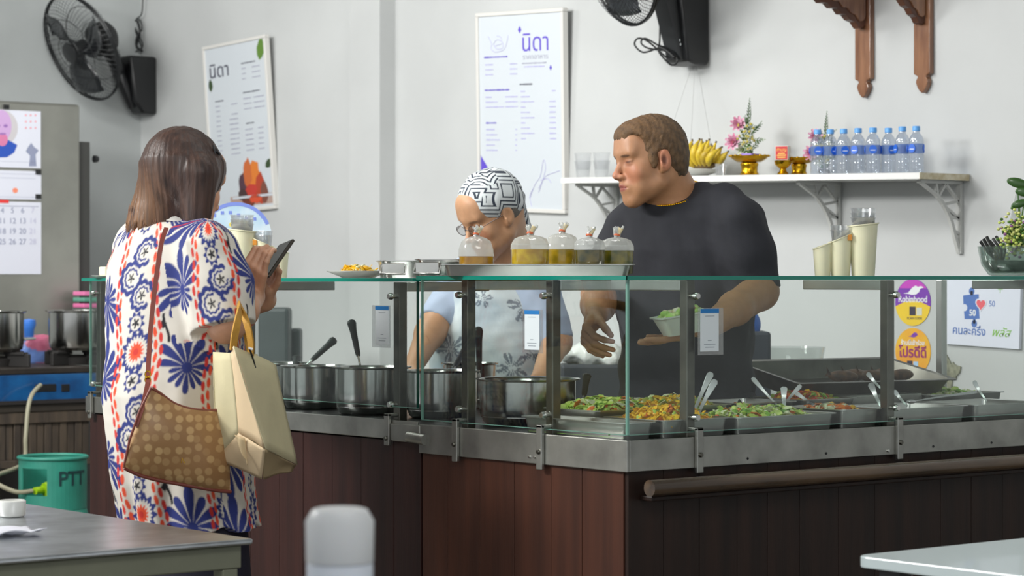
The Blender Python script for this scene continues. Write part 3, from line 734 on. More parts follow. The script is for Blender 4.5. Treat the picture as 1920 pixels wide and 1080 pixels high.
# banana hands
YEL = mat('banana_skin', (226,196,52), .45, c2=(176,148,44), nscale=30, noise=.1, sss=.05); STALK = mat('banana_stalk', (104,84,52), .8, noise=.3, nscale=40)
def banana_hand(base, n, fan0, fan1, L0, label, run=0):
    ro = empty('banana_bunch', base); tag(ro, label, 'bananas')
    b = MB(); b.ell((0,-run*.2,.010), (.020,.014+run*.5,.014)); b.build('crown_stalk', STALK, ro, smooth=60, world=False)
    r = random.Random(n)
    for i in range(n):
        for row in (0, 1):
            t = (i+.5*row)/(n-.5); a_ = R(fan0+(fan1-fan0)*t); y_ = (row-.5)*.022
            d = Vector((y_*1.2-.012*(1-row), math.sin(a_), math.cos(a_))) ; pts = []; rs = []
            Ln = L0*r.uniform(.9,1.05)
            for k in range(8):
                s = k/7; q = Vector((y_, -run*(t-.3), .008))+d*(Ln*s)+Vector((-.02*math.sin(s*3.0)*(1.4-row), -.018*math.sin(a_)*s*s, .006*s*s))
                pts.append(q); rs.append((.004,.0095,.0125,.0135,.0132,.0115,.0065,.0028)[k])
            bb = MB(); bb.tube(pts, rs, 8); o = bb.build('banana', YEL, ro, smooth=70, world=False)
            e = MB(); e.tube([pts[-1]-d*.004, pts[-1]+d*.006], .0034, 6); e.build('tip', STALK, o, world=False)
    return ro
banana_hand(pb+Vector((-.005,-.035,.026)), 5, 4, -62, .086, 'hand of yellow bananas nearest the gold tray, on the white plate', run=.085)
banana_hand(pb+Vector((.03,.02,.026)), 4, 30, -30, .080, 'hand of yellow bananas behind the head of the man in black', run=.03)
# small drinking glass
g = onshelf(1352, .21); tag(MB().lathe([(.017,0),(.021,.040),(.0195,.040),(.016,.004),(0,.004)], 24).build('drinking_glass', CLEAR, smooth=50, M=Matrix.Translation(g)), 'small clear drinking glass between bananas and gold tray', 'glass')
# gold pedestal tray with cup base
def gold_pedestal(p, s, label, wide=1.):
    ro = empty('gold_pedestal_tray', p); tag(ro, label, 'tray')
    MB().lathe([(.034*s,0),(.036*s,.004*s),(.034*s,.008*s),(.030*s,.014*s),(.031*s,.034*s),(.034*s,.040*s),(.032*s,.046*s),(.02*s,.05*s)], 32).build('foot', GOLD, ro, smooth=50, world=False)
    b = MB(); prof = [(.02*s,.048*s),(.045*s,.050*s),(.062*s*wide,.060*s),(.072*s*wide,.070*s),(.073*s*wide,.073*s),(.060*s*wide,.064*s),(0,.056*s)]
    b.lathe(prof, 36); 
    for k in range(18):
        a_ = 6.283*k/18; b.ell((.071*s*wide*math.cos(a_), .071*s*wide*math.sin(a_), .072*s), (.007*s,.007*s,.004*s), 8, 5)
    b.build('bowl', GOLD, ro, smooth=50, world=False); return ro
gp = onshelf(1405, .17); gold_pedestal(gp, .93, 'wide gold pedestal tray under the pink and white bouquet')
# bouquet of pink-white flowers
PETP = mat('petal_pink_white', (232,196,214), .6, c2=(206,112,150), nscale=60); PETW = mat('petal_white', (234,234,226), .6, c2=(204,210,180), nscale=70)
LEAF = mat('leaf_green', (88,130,48), .5, c2=(52,92,38), nscale=30); STAMEN = mat('flower_centre', (196,180,70), .7)
def flower(c, n, r_, m, parent, layers=3, face=(-1,-.6,.3)):
    q = Vector(face).normalized().to_track_quat('Z','Y').to_matrix().to_4x4(); b = MB()
    for l in range(layers):
        for k in range(n):
            a_ = 6.283*(k+.5*l)/n; tilt = R(25+22*l); rr = r_*(1-.2*l)
            Mx = Matrix.Translation(c) @ q @ Matrix.Rotation(a_, 4, 'Z') @ Matrix.Rotation(-tilt, 4, 'Y')
            b.add([Mx @ Vector(v) for v in ((0,0,0),(rr*.5,-rr*.22,rr*.05),(rr*.95,-rr*.12,rr*.02),(rr,0,-.0),(rr*.95,rr*.12,rr*.02),(rr*.5,rr*.22,rr*.05),(rr*.5,0,-.002))], [(0,1,6),(1,2,3,6),(6,3,4,5),(0,6,5)])
    o = b.build('flower', m, parent, world=False)
    MB().ell(Vector(c)+Vector(face).normalized()*.003, (.004,.004,.004), 8, 5).build('flower_centre', STAMEN, o, world=False)
def leafspray(c, d, L_, n, w_, parent, m=LEAF, name='leaf_spray'):
    b = MB(); d = Vector(d).normalized(); b.tube([c, Vector(c)+d*L_], [.0016,.0006], 5); s = d.cross(Vector((.3,-.8,.1))).normalized(); nrm = s.cross(d)
    for k in range(n):
        t = (k+.6)/n; p = Vector(c)+d*L_*t; ww = w_*(1-t)**.6*(.5+.5*min(1,t*4))
        for sg in (-1,1):
            e = p+(s*sg*.8+d*.7)*ww; mid = (p+e)/2; q = d*ww*.22; b.add([p, mid-q+nrm*.002, e, mid+q+nrm*.002], [(0,1,2,3)])
    b.build(name, m, parent, world=False)
def bouquet(p, s, label, tall=True):
    ro = empty('flower_bouquet', p); tag(ro, label, 'flowers'); r = random.Random(int(s*100))
    MB().ell((0,0,.022*s), (.016*s,.02*s,.022*s), 12, 8).build('leaf_bed', LEAF, ro, world=False, smooth=60)
    flower(Vector((-.022,.012,.098))*s, 9, .026*s, PETP, ro); flower(Vector((-.028,.024,.048))*s, 9, .028*s, PETP, ro, face=(-1,-.3,.1)); flower(Vector((-.012,.004,.024))*s, 8, .022*s, PETW, ro)
    for k in range(26):
        c0 = Vector((r.uniform(-.035,.0), r.uniform(-.045,.012), r.uniform(.02,.10)))*s; flower(c0, 5, r.uniform(.006,.009)*s, PETW, ro, 2)
    leafspray(Vector((0,-.005,.09))*s, (0,-.08,1), .085*s, 9, .028*s, ro)
    for k in range(26): leafspray(Vector((r.uniform(-.008,.008),r.uniform(-.02,.01),.02+.003*k))*s, (r.uniform(-1,.6),r.uniform(-1,1),r.uniform(.0,1.)), .042*s, 5, .017*s, ro, MATS['leaf_green'])
bouquet(gp+Vector((.0,.012,.058)), 1.2, 'bouquet of pink and white flowers with tall fern leaf on gold tray')
MB_ = MB(); MB_.box(-.03,.03,-.02,.02,0,.006)
tag(MB_.build('candle_packet', mat('lilac_packet', (150,120,200), .5), M=TM(gp+Vector((-.03,-.035,.0665)), .3, 0, 0)), 'flat lilac packet lying on the gold pedestal tray', 'packet')
# small gold cup with donation box on it
c0 = onshelf(1468, .2)
ro = empty('gold_footed_cup', c0); tag(ro, 'small gold footed cup carrying the red and white box', 'cup')
MB().lathe([(.018,0),(.019,.004),(.012,.012),(.010,.018),(.016,.024),(.027,.034),(.029,.046),(.027,.048),(.024,.036),(0,.03)], 28).build('cup_body', GOLD, ro, smooth=50, world=False)
bxr = empty('donation_box', M=TM(c0+Vector((0,0,.0485)), R(-62))); tag(bxr, 'small red and white box standing on gold cup', 'box')
MB().box(-.022,.022,-.016,.016,0,.048).build('carton', mat('carton_white', (226,222,214), .5), bxr, world=False, bevel=.001)
MB().box(-.0205,.0205,-.0168,-.016,.002,.046).build('red_panel', mat('carton_red', (196,34,40), .45), bxr, world=False)
text('ทำบุญ', .014, Matrix.Translation((0,-.0169,.034)) @ Matrix.Rotation(R(90),4,'X'), mat('carton_yellow', (240,196,90), .5), bxr, ex=.0003)
bb = MB()
for z_, l in ((.022,.6),(.016,.8),(.009,.7)): bb.box(-.020*l,.020*l,-.0174,-.0168,z_-.0018,z_+.0018)
bb.build('print', MATS['carton_yellow'], bxr, world=False)
g2 = onshelf(1498, .13); gold_pedestal(g2, .8, 'smaller gold pedestal tray behind the red and white box'); bouquet(onshelf(1545, .1)+Vector((0,0,.02)), 1.12, 'bouquet of pink and white flowers behind the first water bottle')
tag(MB().lathe([(.018,0),(.02,.012),(.017,.02),(0,.02)], 16).build('flower_holder', BLACKP2, smooth=50, M=Matrix.Translation(onshelf(1545, .1))), 'low dark holder under the bouquet behind the bottles', 'holder')
# clear stacked tubs at the far end of the shelf
for i, px in enumerate((1093, 1128)):
    p = onshelf(px, .16, 330); ro = empty('clear_cup_stack', p); tag(ro, ('stack of clear plastic cups at the far end of the wall shelf', 'stack of clear plastic cups on the shelf beside the face of the man in black')[i], 'cups')
    for k in range(2):
        MB().lathe([(.024,0),(.032,.062),(.034,.063),(.031,.062),(.022,.002)], 20).build('cup', glass('shelf_cup', (.98,.985,.99), .01, milky=.10), ro, smooth=50, world=False).location = (0,0,.03*k)

# ------------------------------------------------------------ wall fans
GUARD = mat('fan_guard_wire', (30,32,34), .35, .3); BLADE = glass('fan_blade', (.34,.36,.38), .12, milky=.35, mc=(60,62,66)); HUBM = mat('fan_hub', (22,23,25), .4)
def fan(name_label, hub, axis, rad, mount, mh, mw, md, box=None, cordpts=None, arm=None, nw=64):
    """hub: guard centre; axis: blowing direction; mount: centre of the wall box"""
    ro = empty('wall_fan', mount); tag(ro, name_label, 'fan')
    q = Vector(axis).normalized().to_track_quat('Z','Y').to_matrix().to_4x4(); Mh = Matrix.Translation(hub) @ q
    def ring(b, r_, z_, t, n=48):
        b.tube([Mh @ Vector((r_*math.cos(6.283*k/n), r_*math.sin(6.283*k/n), z_)) for k in range(n)], t, 6, closed=True)
    b = MB(); ring(b, rad, 0, .0055); ring(b, rad*.995, -.012, .004); b.build('guard_rim', GUARD, ro)
    b = MB(); ring(b, rad*.62, .055, .0016); ring(b, rad*.30, .07, .0016)
    for k in range(nw):
        a_ = 6.283*k/nw; b.tube([Mh @ Vector((rad*s_*math.cos(a_+.35*(1-s_)), rad*s_*math.sin(a_+.35*(1-s_)), z_)) for s_, z_ in ((1,.0),(.93,.026),(.8,.044),(.6,.056),(.2,.072))], .0010, 3, caps=False)
    b.build('front_guard', GUARD, ro)
    b = MB(); ring(b, rad*.7, -.065, .0018); ring(b, rad*.35, -.085, .0018)
    for k in range(nw):
        a_ = 6.283*k/nw; b.tube([Mh @ Vector((rad*s_*math.cos(a_), rad*s_*math.sin(a_), z_)) for s_, z_ in ((1,-.006),(.92,-.04),(.7,-.066),(.25,-.088))], .0011, 3, caps=False)
    b.build('rear_guard', GUARD, ro)
    b = MB(); b.lathe([(.0,.079),(.022,.078),(.05,.073),(.052,.067),(0,.066)], 28, M=Mh); b.build('badge', HUBM, ro, smooth=50)
    for k in range(3):
        b = MB(); vs = []; fs = []
        for i in range(9):
            s_ = i/8; r_ = .03+(rad*.86-.03)*s_; wd = .25+.55*math.sin(min(1, s_*1.15)*2.6)
            for j in range(6):
                t = j/5-.5; a_ = 2.094*k+t*wd*1.35+.35*s_; vs.append(Mh @ Vector((r_*math.cos(a_), r_*math.sin(a_), .012-.05*t)))
        for i in range(8):
            for j in range(5): a0 = i*6+j; fs.append((a0, a0+1, a0+7, a0+6))
        b.add(vs, fs); o = b.build('blade', BLADE, ro, smooth=60)
        sm = o.modifiers.new('thick', 'SOLIDIFY'); sm.thickness = .002
    b = MB(); b.lathe([(0,.05),(.03,.048),(.038,.03),(.038,-.02),(0,-.02)], 28, M=Mh); b.build('hub', HUBM, ro, smooth=50)
    b = MB(); b.lathe([(.05,-.07),(.075,-.085),(.082,-.12),(.075,-.165),(.045,-.19),(0,-.195)], 28, M=Mh); b.build('motor_housing', BLACKP, ro, smooth=50)
    return ro, Mh
# far fan
mc = PX(268, 157, XW-.05)
hub = P(152, 90, (mc-CAM).dot(CV(0,1))-.42)
ro, Mh = fan('black wall fan with dark blades and coiled cord, above the steel cabinet', hub, CV(-.66,-.62,-.42), .262, mc, 0,0,0)
b = MB(); b.prism([(-.105,.13),(.045,.13),(.045,-.15),(-.03,-.15),(-.075,-.09)], -.055, .055, M=Matrix.Translation(mc)); b.build('wall_box', BLACKP, ro, bevel=.012, smooth=50)
back = Mh @ Vector((0,0,-.14))
MB().tube([mc+Vector((-.06,0,-.12)), mc+Vector((-.10,.0,-.02)), mc+Vector((-.13,.01,.06)), back+Vector((.02,0,-.04)), back], [.02,.03,.034,.036,.04], 12).build('neck', BLACKP, ro, smooth=60)
cp = PX(259, 60, XW-.03)
loop = [PX(x, y, XW-.03) for x, y in ((268,-10),(266,25),(258,34),(252,45),(256,58),(262,70),(268,84),(262,92),(254,82),(258,66),(266,56),(264,40),(256,36),(252,50),(260,74),(266,90),(256,96),(246,100))]
MB().tube(spline(loop, 5), .0035, 6).build('cord', BLACKP, ro, smooth=70)
MB().tube(spline([PX(x, y, XW-.04) for x, y in ((258,40),(262,60),(256,86),(266,96))], 5), .007, 6).build('cord', BLACKP, ro, smooth=70)
# near fan
mc = PX(1288, 40, XW-.06)
D2 = (mc-CAM).dot(CV(0,1))
ro, Mh = fan('black wall fan with wire guard and bundled cord, above the man in black', P(1160, -84, D2-.30), CV(-.88,-.40,-.28), .25, mc, 0,0,0, nw=88)
bz = PX(1300, 122, XW-.06).z
b = MB(); b.prism([(-.095,.30),(.055,.30),(.055,.02),(.045,0),(-.012,0),(-.05,.012)], -.06, .06, M=Matrix.Translation((mc.x, mc.y, bz))); b.build('wall_box', BLACKP, ro, bevel=.008, smooth=50)
b = MB(); b.prism([(-.16,.30),(-.10,.31),(-.035,.02),(-.062,.012)], -.038, .038, M=Matrix.Translation((mc.x, mc.y, bz))); b.build('control_panel', BLACKP2, ro, bevel=.006, smooth=50)
for i, (dx, dz) in enumerate(((-.092,.085),(-.088,.070))): MB().box(-.001, .001, -.042, -.037, -.004, .004).build('lettering', mat('white_mark', (200,204,206), .5), ro, world=False).matrix_basis = Matrix.Translation((dx+.02, -.0, bz-mc.z+dz)) 
MB().tube([Vector((mc.x-.05,mc.y,bz+.29)), Vector((mc.x-.10,mc.y,bz+.31)), Mh @ Vector((0,0,-.15))], [.035,.04,.05], 12).build('neck', BLACKP, ro, smooth=60)
def cpx(pts, X_): return [PX(x, y, X_) for x, y in pts]
X_ = XW-.14
MB().tube(spline(cpx([(1243,20),(1238,45),(1236,85),(1228,92),(1205,98),(1190,84),(1196,72),(1212,76),(1232,92),(1245,104),(1256,112),(1264,106),(1255,96),(1240,94),(1214,90),(1202,80),(1210,72),(1236,86),(1262,98),(1270,116),(1258,122),(1240,104),(1234,94)], X_), 5), .0036, 6).build('cord', BLACKP, ro, smooth=70)
MB().tube(spline(cpx([(1236,88),(1250,94),(1266,108)], X_-.005), 5), .009, 6).build('cord', BLACKP, ro, smooth=70)
for i, (x, y) in enumerate(((1252,222),(1294,250),(1338,258))):
    tag(MB().tube([PX(1302-4+i*5, 122, XW-.05), PX(x, y+40, XW-.16)], .0007, 4).build('thread', mat('grey_thread', (150,150,150), .6)), ('thin thread from fan towards the head of the man in black', 'thin middle thread hanging from the fan above the bananas', 'thin thread from the fan nearest the pink bouquet')[i], 'thread')

# ------------------------------------------------------------ carved wooden brackets
def wood_bracket(px, ytip, yfas, prof, label):
    c = PX(px, ytip, XW-.02); y = c.y; zt = c.z; zf = PX(px, yfas, XW-.02).z
    ro = empty('carved_wood_bracket', c); tag(ro, label, 'bracket')
    Mw = Matrix.Translation((XW-.001, y, zt)) @ ROTW
    h = .035; top = 3.05-zt
    poly = [(0,0),(.012,.010),(.020,.022),(.026,.036),(.024,.046),(.018,.052),(.020,.058),(h,.064),(h,top),(-h,top),(-h,.064),(-.020,.058),(-.018,.052),(-.024,.046),(-.026,.036),(-.020,.022),(-.012,.010)]
    MB().prism(poly, -.022, 0, M=Mw).build('hanging_post', TEAK, ro, bevel=.003)
    # carved arm standing out from the wall: outline given as (distance from the wall, height above the joint)
    zj = zf; pl_ = [(x, zj-zt+z) for x, z in prof]
    Ma = Matrix.Translation((XW-.022, y, zt)) @ Matrix.Rotation(R(180), 4, 'Z')
    MB().prism(pl_, -.014, .014, M=Ma).build('carved_arm', TEAK_D, ro, bevel=.002)
    MB().prism([(x*.94+.004, z+.022) for x, z in pl_], -.020, .020, M=Ma).build('carved_moulding', TEAK, ro, bevel=.003)
    return ro
prof1 = [(-.0,.0),(.012,-.012),(.03,-.014),(.05,.006),(.075,.012),(.095,.028),(.115,.028),(.135,.046),(.16,.046),(.18,.060),(.21,.060),(.225,.072),(.26,.070),(.275,.080),(.31,.078),(.33,.092),(.38,.088),(.42,.105),(.42,.40),(-.0,.40)]
wood_bracket(1618, 184, 47, prof1, 'carved dark teak bracket with pointed hanging post, nearer the fan')
prof2 = [(-.0,.0),(.012,-.008),(.028,-.004),(.04,.014),(.058,.022),(.072,.040),(.092,.048),(.11,.066),(.135,.076),(.155,.10),(.19,.12),(.24,.16),(.30,.18),(.42,.22),(.42,.46),(-.0,.46)]
wood_bracket(1729, 175, 42, prof2, 'carved lighter teak bracket with pointed hanging post, farther from the fan')
tag(MB().box(XW-.46, XW-.002, PX(1790,50,XW).y, PX(1560,50,XW).y, 3.06, 3.09).build('altar_shelf', TEAK_D, bevel=.003), 'teak altar shelf board resting on the two carved brackets', 'shelf')

# ------------------------------------------------------------ round stickers and square sign on the wall
def fm(px, py): c = PX(px, py, XW-.001); return Matrix.Translation(c) @ ROTW
def disc(b, rx, rz_, y, th, n=48, a0=0, a1=2*math.pi, cx=0, cz=0):
    b.prism([(cx+rx*math.cos(a0+(a1-a0)*k/n), cz+rz_*math.sin(a0+(a1-a0)*k/n)) for k in range(n if a1-a0 > 6.2 else n+1)], y-th, y)
STW = mat('sticker_white', (236,236,240), .4); STP = mat('sticker_purple', (118,44,170), .4); STM = mat('sticker_magenta', (196,58,186), .4); STY = mat('sticker_yellow', (234,196,34), .4); STO = mat('sticker_orange', (236,150,38), .4); STD = mat('sticker_dark', (44,34,60), .4)
rr = 44/F*(PX(1712,567,XW)-CAM).dot(CV(0,1))
s1 = empty('round_sticker', M=fm(1712,567)); tag(s1, 'round purple and yellow delivery sticker, upper of the two', 'sticker')
b = MB(); disc(b, rr, rr, 0, .001); b.build('sheet', STP, s1, world=False)
b = MB(); disc(b, rr*.98, rr*.98, -.001, .0004, a0=R(38), a1=R(142)); b.build('sheen_band', STM, s1, world=False)
b = MB(); pts = [(rr*math.cos(R(190)+R(160)*k/30), rr*math.sin(R(190)+R(160)*k/30)) for k in range(31)]; top = [(rr*.98*(1-2*k/12), rr*(-.17+.24*math.sin(math.pi*k/12))) for k in range(1, 12)]
b.prism(pts+top, -.0016, -.001); b.build('yellow_field', STY, s1, world=False)
b = MB(); b.prism([(rr*x, rr*z) for x, z in ((-.55,.38),(-.25,.42),(-.05,.62),(.15,.72),(.30,.66),(.45,.70),(.62,.64),(.42,.58),(.35,.44),(.18,.34),(-.05,.32),(-.25,.36))], -.0016, -.001); b.build('feather_mark', STW, s1, world=False)
def tx(s, x, z, size, m, par, y=-.0017, **k): return text(s, size, Matrix.Translation((x, y, z)) @ Matrix.Rotation(R(90), 4, 'X'), m, par, ex=.0003, **k)
tx('Robinhood', 0, rr*.13, rr*.40, STW, s1, thick=.0006, sx=.92)
MB().box(-rr*.18, rr*.16, -.0022, -.0016, -rr*.55, -rr*.18).build('black_badge', STD, s1, world=False)
MB().box(rr*.22, rr*.52, -.0022, -.0016, -rr*.55, -rr*.22).build('white_badge', mat('sticker_grey', (206,206,196), .4), s1, world=False)
tx('SCAN CODE', rr*.1, -rr*.68, rr*.15, STD, s1, thick=.0002)
s2 = empty('round_sticker', M=fm(1712,659)); tag(s2, 'round orange and yellow promotion sticker, lower of the two', 'sticker')
b = MB(); disc(b, rr, rr, 0, .001); b.build('sheet', mat('sticker_amber', (236,186,30), .4, c2=(234,152,34), nscale=9), s2, world=False)
tx('ร้านนี้เข้าร่วม', 0, rr*.36, rr*.27, STW, s2, thick=.0005)
tx('โปรดีดี', 0, -rr*.06, rr*.60, mat('sticker_plum', (150,24,104), .4), s2, thick=.0012)
b = MB(); b.prism([(rr*x*.45, rr*(.35+z*.5)) for x, z in ((-.55,.58),(-.25,.62),(.15,.92),(.45,.90),(.62,.74),(.42,.58),(.18,.50),(-.05,.52))], -.0016, -.001); b.build('feather_mark', STP, s2, world=False)
MB().box(-rr*.32, -rr*.02, -.0018, -.001, -rr*.72, -rr*.40).build('black_badge', STD, s2, world=False)
MB().box(rr*.03, rr*.30, -.0018, -.001, -rr*.72, -rr*.42).build('white_badge', mat('sticker_pale_blue', (170,200,232), .4), s2, world=False)
tx('SCAN CODE', 0, -rr*.82, rr*.14, STD, s2, thick=.0002)
# square sign
c = PX(1842, 588, XW-.012); Dn = (c-CAM).dot(CV(0,1))
sg = empty('wall_sign', M=Matrix.Translation(c) @ ROTW @ Matrix.Rotation(R(2.0), 4, 'Y')); tag(sg, 'white square sign with blue puzzle piece and red heart', 'sign')
cosw = .626+.78*.194; W_ = 140/F*Dn/cosw; H_ = 124/F*Dn
MB().box(-W_/2, W_/2, -.002, .011, -H_/2, H_/2).build('board', mat('sign_white', (222,224,238), .4), sg, world=False, bevel=.001)
BL = mat('sign_blue', (70,110,184), .5); RD = mat('sign_red', (232,92,104), .5); GR = mat('sign_green', (128,190,50), .5); SW = mat('sign_pale', (222,224,238), .4)
def q(u, v): return ((u-.5)*W_, (.5-v)*H_)
b = MB(); b.prism([q(*p) for p in ((.24,.24),(.31,.225),(.45,.21),(.455,.40),(.47,.58),(.40,.59),(.27,.60),(.26,.50),(.25,.45))], -.0026, -.002)
for u, v in ((.355,.17),(.40,.66)):
    x, z = q(u, v); b.prism([(x+.0115*math.cos(6.283*k/16), z+.0125*math.sin(6.283*k/16)) for k in range(16)], -.0026, -.002)
for u, v0, v1 in ((.355,.17,.23),(.40,.59,.66)):
    x0_, z0_ = q(u, v0); x1_, z1_ = q(u, v1); b.box(x0_-.005, x0_+.005, -.0026, -.002, z1_, z0_)
b.build('puzzle_piece', BL, sg, world=False)
x, z = q(.265, .425); b = MB(); b.prism([(x+.0115*math.cos(6.283*k/16), z+.0115*math.sin(6.283*k/16)) for k in range(16)], -.0029, -.0026); b.build('puzzle_notch', SW, sg, world=False)
def heart(s, m, y, n=30):
    x0_, z0_ = q(.485, .36); pts = []
    for k in range(n):
        t = 6.283*k/n; pts.append((x0_+s*16*math.sin(t)**3/16, z0_+s*(13*math.cos(t)-5*math.cos(2*t)-2*math.cos(3*t)-math.cos(4*t))/16))
    bb = MB(); bb.prism(pts, y-.0004, y); bb.build('heart', m, sg, world=False)
heart(.0235, SW, -.0028); heart(.0185, RD, -.0032)
x, z = q(.63,.345); tx('50', x, z, .026, BL, sg, y=-.0024); x, z = q(.375,.50); tx('50', x, z, .028, STW, sg, y=-.003, thick=.0006)
x, z = q(.345,.78); tx('คนละครึ่ง', x-.004, z, .037, BL, sg, y=-.0024, thick=.0004, sx=1.0)
x, z = q(.74,.775); tx('พลัส', x+.004, z, .038, GR, sg, y=-.0024, shear=.35, sx=1.1)
x, z = q(.735,.12); MB().box(x-.010, x+.010, -.0026, -.002, z-.001, z+.001).box(x-.001, x+.001, -.0026, -.002, z-.012, z+.010).build('green_cross', GR, sg, world=False)
# ------------------------------------------------------------ people
def A(v): return np.array(v, float)
def u2(v): v = Vector(v); v.z = 0; v.normalize(); return (v.x, v.y)
def torso_secs(rows): 
    """rows: (px_centre, py, D, half width, half depth) -> column sections"""
    out = []
    for px, py, D, ra, rb in rows:
        p = P(px, py, D); out.append((p.z, p.x, p.y, ra, rb))
    return out
def legs(S, pel, lat, fwd, foot_z=.0, r0=.085, hip=.09):
    pel = Vector(pel); lat = Vector(lat).normalized(); fwd = Vector(fwd).normalized()
    for q in (-1, 1):
        h = pel+lat*hip*q; k = Vector((h.x, h.y, .46))+fwd*.02; a_ = Vector((h.x, h.y, .09)); t = a_+fwd*.13; t.z = .035
        S.cone(h, k, r0, .058, .03); S.cone(k, a_, .057, .038, .02); S.cone(a_+Vector((0,0,-.04))-fwd*.02, t, .036, .032, .02)
SHOE = mat('black_shoe', (30,30,32), .5)
def trousers(name, pel, lat, fwd, m, parent, r0=.10, hip=.09, zb=.10, top=None):
    S = SDF(); pel = Vector(pel); lat = Vector(lat).normalized(); fwd = Vector(fwd).normalized()
    for q in (-1, 1):
        h = pel+lat*hip*q; k = Vector((h.x, h.y, .46))+fwd*.02; a_ = Vector((h.x, h.y, zb)); S.cone(h, k, r0, .075, .03); S.cone(k, a_, .075, .062, .02)
    S.ell(pel+Vector((0,0,.02)), (.15,.15,.11), .04)
    return sdf_object(name, S, .012, m, parent)
def shoes(pel, lat, fwd, parent, hip=.09, m=SHOE):
    lat = Vector(lat).normalized(); fwd = Vector(fwd).normalized()
    for q in (-1, 1):
        h = Vector(pel)+lat*hip*q; S = SDF(); a_ = Vector((h.x, h.y, .05)); S.cone(a_-fwd*.05, a_+fwd*.16, .048, .042, .02)
        S.cone(a_, a_+Vector((0,0,.05)), .05, .045, .02)
        sdf_object('shoe', S, .008, m, parent, clip=((-9,-9,.002),(9,9,9)))

# ---- the man in the black T-shirt
def build_man():
    D0 = 6.35
    root = empty('person', (P(1290,560,D0).x, P(1290,560,D0).y, 0)); tag(root, 'man in black t-shirt with short brown hair, looking aside and holding a foam box', 'person')
    F_ = CV(-.30,-.95); LAT = CV(.95,-.30)          # body facing; his left
    lat, fwd = u2(LAT), u2(F_)
    S = SDF()
    hf = CV(-.90,-.40,-.14); Hc = P(1217, 303, 6.28); Fm = frame(hf, (-.02,.03,1)); hs = .905
    W = head(S, Hc, Fm, hs, wide=1.02)
    S.cone(W(0,-.024,-.045), P(1266, 385, 6.34), .051, .066, .03)          # neck
    S.cone(W(0,-.05,-.03), P(1270, 380, 6.38), .048, .066, .03)
    secs = torso_secs([(1283,398,D0,.10,.075),(1284,420,D0,.165,.095),(1286,470,D0,.178,.115),(1288,560,D0,.165,.118),(1290,650,D0,.160,.125),(1290,740,D0,.165,.125),(1290,800,D0,.165,.12)])
    S.column(secs, lat, fwd, .04)
    # his right arm (towards the picture's left), reaching down over the pots
    shR = P(1182,428,6.42); elR = P(1126,552,6.40); wrR = P(1117,592,6.13)
    S.cone(shR, elR, .046, .048, .03); S.cone(elR, (elR+wrR)/2, .049, .043, .02); S.cone((elR+wrR)/2, wrR, .044, .030, .02)
    al = P(1094,634,6.04)-wrR
    tips, *_ = hand(S, wrR+al.normalized()*.005, al, CV(.95,.05,-.1), +1, 1.02, curls=((.80,.62,.3),(.76,.60,.3),(.72,.56,.25),(.68,.5,.25)), thumb=(.10,.75,.35), spread=.0)
    hR = P(1112,628,6.02)
    # his left arm, bent across the body with the palm up under the box
    shL = P(1384,418,6.24); elL = P(1424,546,6.22); wrL = P(1330,612,5.95)
    S.cone(shL, elL, .048, .047, .03); S.cone(elL, (elL*.5+wrL*.5), .048, .041, .02); S.cone(elL*.5+wrL*.5, wrL, .041, .030, .02)
    al2 = P(1280,627,5.93)-wrL
    hand(S, wrL+al2.normalized()*.0, al2, Vector((0,0,1)), -1, 1.0, curls=((.1,.15,.1),(.05,.1,.1),(.05,.12,.1),(.1,.2,.1)), thumb=(.85,1.1,.1), spread=.04)
    hL = P(1288,622,5.93)
    pel = Vector((P(1290,740,D0).x, P(1290,740,D0).y, .92)); legs(S, pel, LAT, F_)
    skin = (186,136,100)
    spots = [(W(0,.06,-.02), (.07,.07,.05), Fm, (208,142,112), .35), (W(-.04,.075,-.03), (.03,.03,.03), Fm, (190,112,84), .40), (W(.04,.075,-.03), (.03,.03,.03), Fm, (190,112,84), .3),
             (W(0,.118,-.028), (.02,.02,.02), Fm, (202,130,112), .4), (W(0,.1,-.064), (.027,.016,.011), Fm, (158,84,80), .85), (W(0,.02,-.10), (.07,.07,.03), Fm, (166,120,88), .4),
             (W(-.083,-.008,-.0), (.014,.024,.036), Fm, (214,130,104), .5), (W(-.089,-.004,.0), (.010,.010,.017), Fm, (96,50,38), .9)]
    for q in (-1, 1):
        spots += [(W(q*.034,.092,.0245), (.021,.014,.0045), Fm, (66,46,36), .8), (W(q*.034,.086,.0065), (.0135,.010,.0026), Fm, (40,28,26), 1.), (W(q*.034,.09,.004), (.02,.014,.012), Fm, (164,112,92), .45)]
    spots += [(W(0,.088,.07), (.06,.03,.04), Fm, (206,156,128), .4)]
    for t, d in tips: spots.append((t, (.014,)*3, None, (212,140,112), .6))
    sdf_object('body', S, .0065, SKIN, root, fine=[(*around(Hc, (.135,.135,.15)), .0026), (*around(hR, (.085,.085,.10)), .0022), (*around(hL, (.135,.135,.07)), .0024)], colour=painter(skin, spots))
    # hair: short, receding at the temple
    H = SDF(); E = lambda p, r, k=.012, sub=False: H.ell(W(*p), np.array(r)*hs, k, sub, Fm)
    E((0,-.020,.041), (.084,.103,.094), .01); E((0,.046,.082), (.062,.044,.034), .03); E((0,-.060,-.005), (.074,.056,.074), .02)
    E((0,.116,-.008), (.115,.076,.066), .008, True)            # face and forehead
    E((-.066,.074,.046), (.034,.030,.040), .010, True); E((.066,.074,.046), (.034,.030,.040), .010, True)
    E((0,.02,-.075), (.15,.080,.075), .012, True)
    for q in (-1, 1): E((q*.09,-.004,-.010), (.028,.026,.040), .006, True); E((q*.072,.022,.004), (.010,.012,.026), .01)
    def hp(D, X, Y, Z):
        return D+(.0016*nz(X,Y,Z,260,5)+.0014*nz(X,Y,Z*.5,520,6)).astype(np.float32)
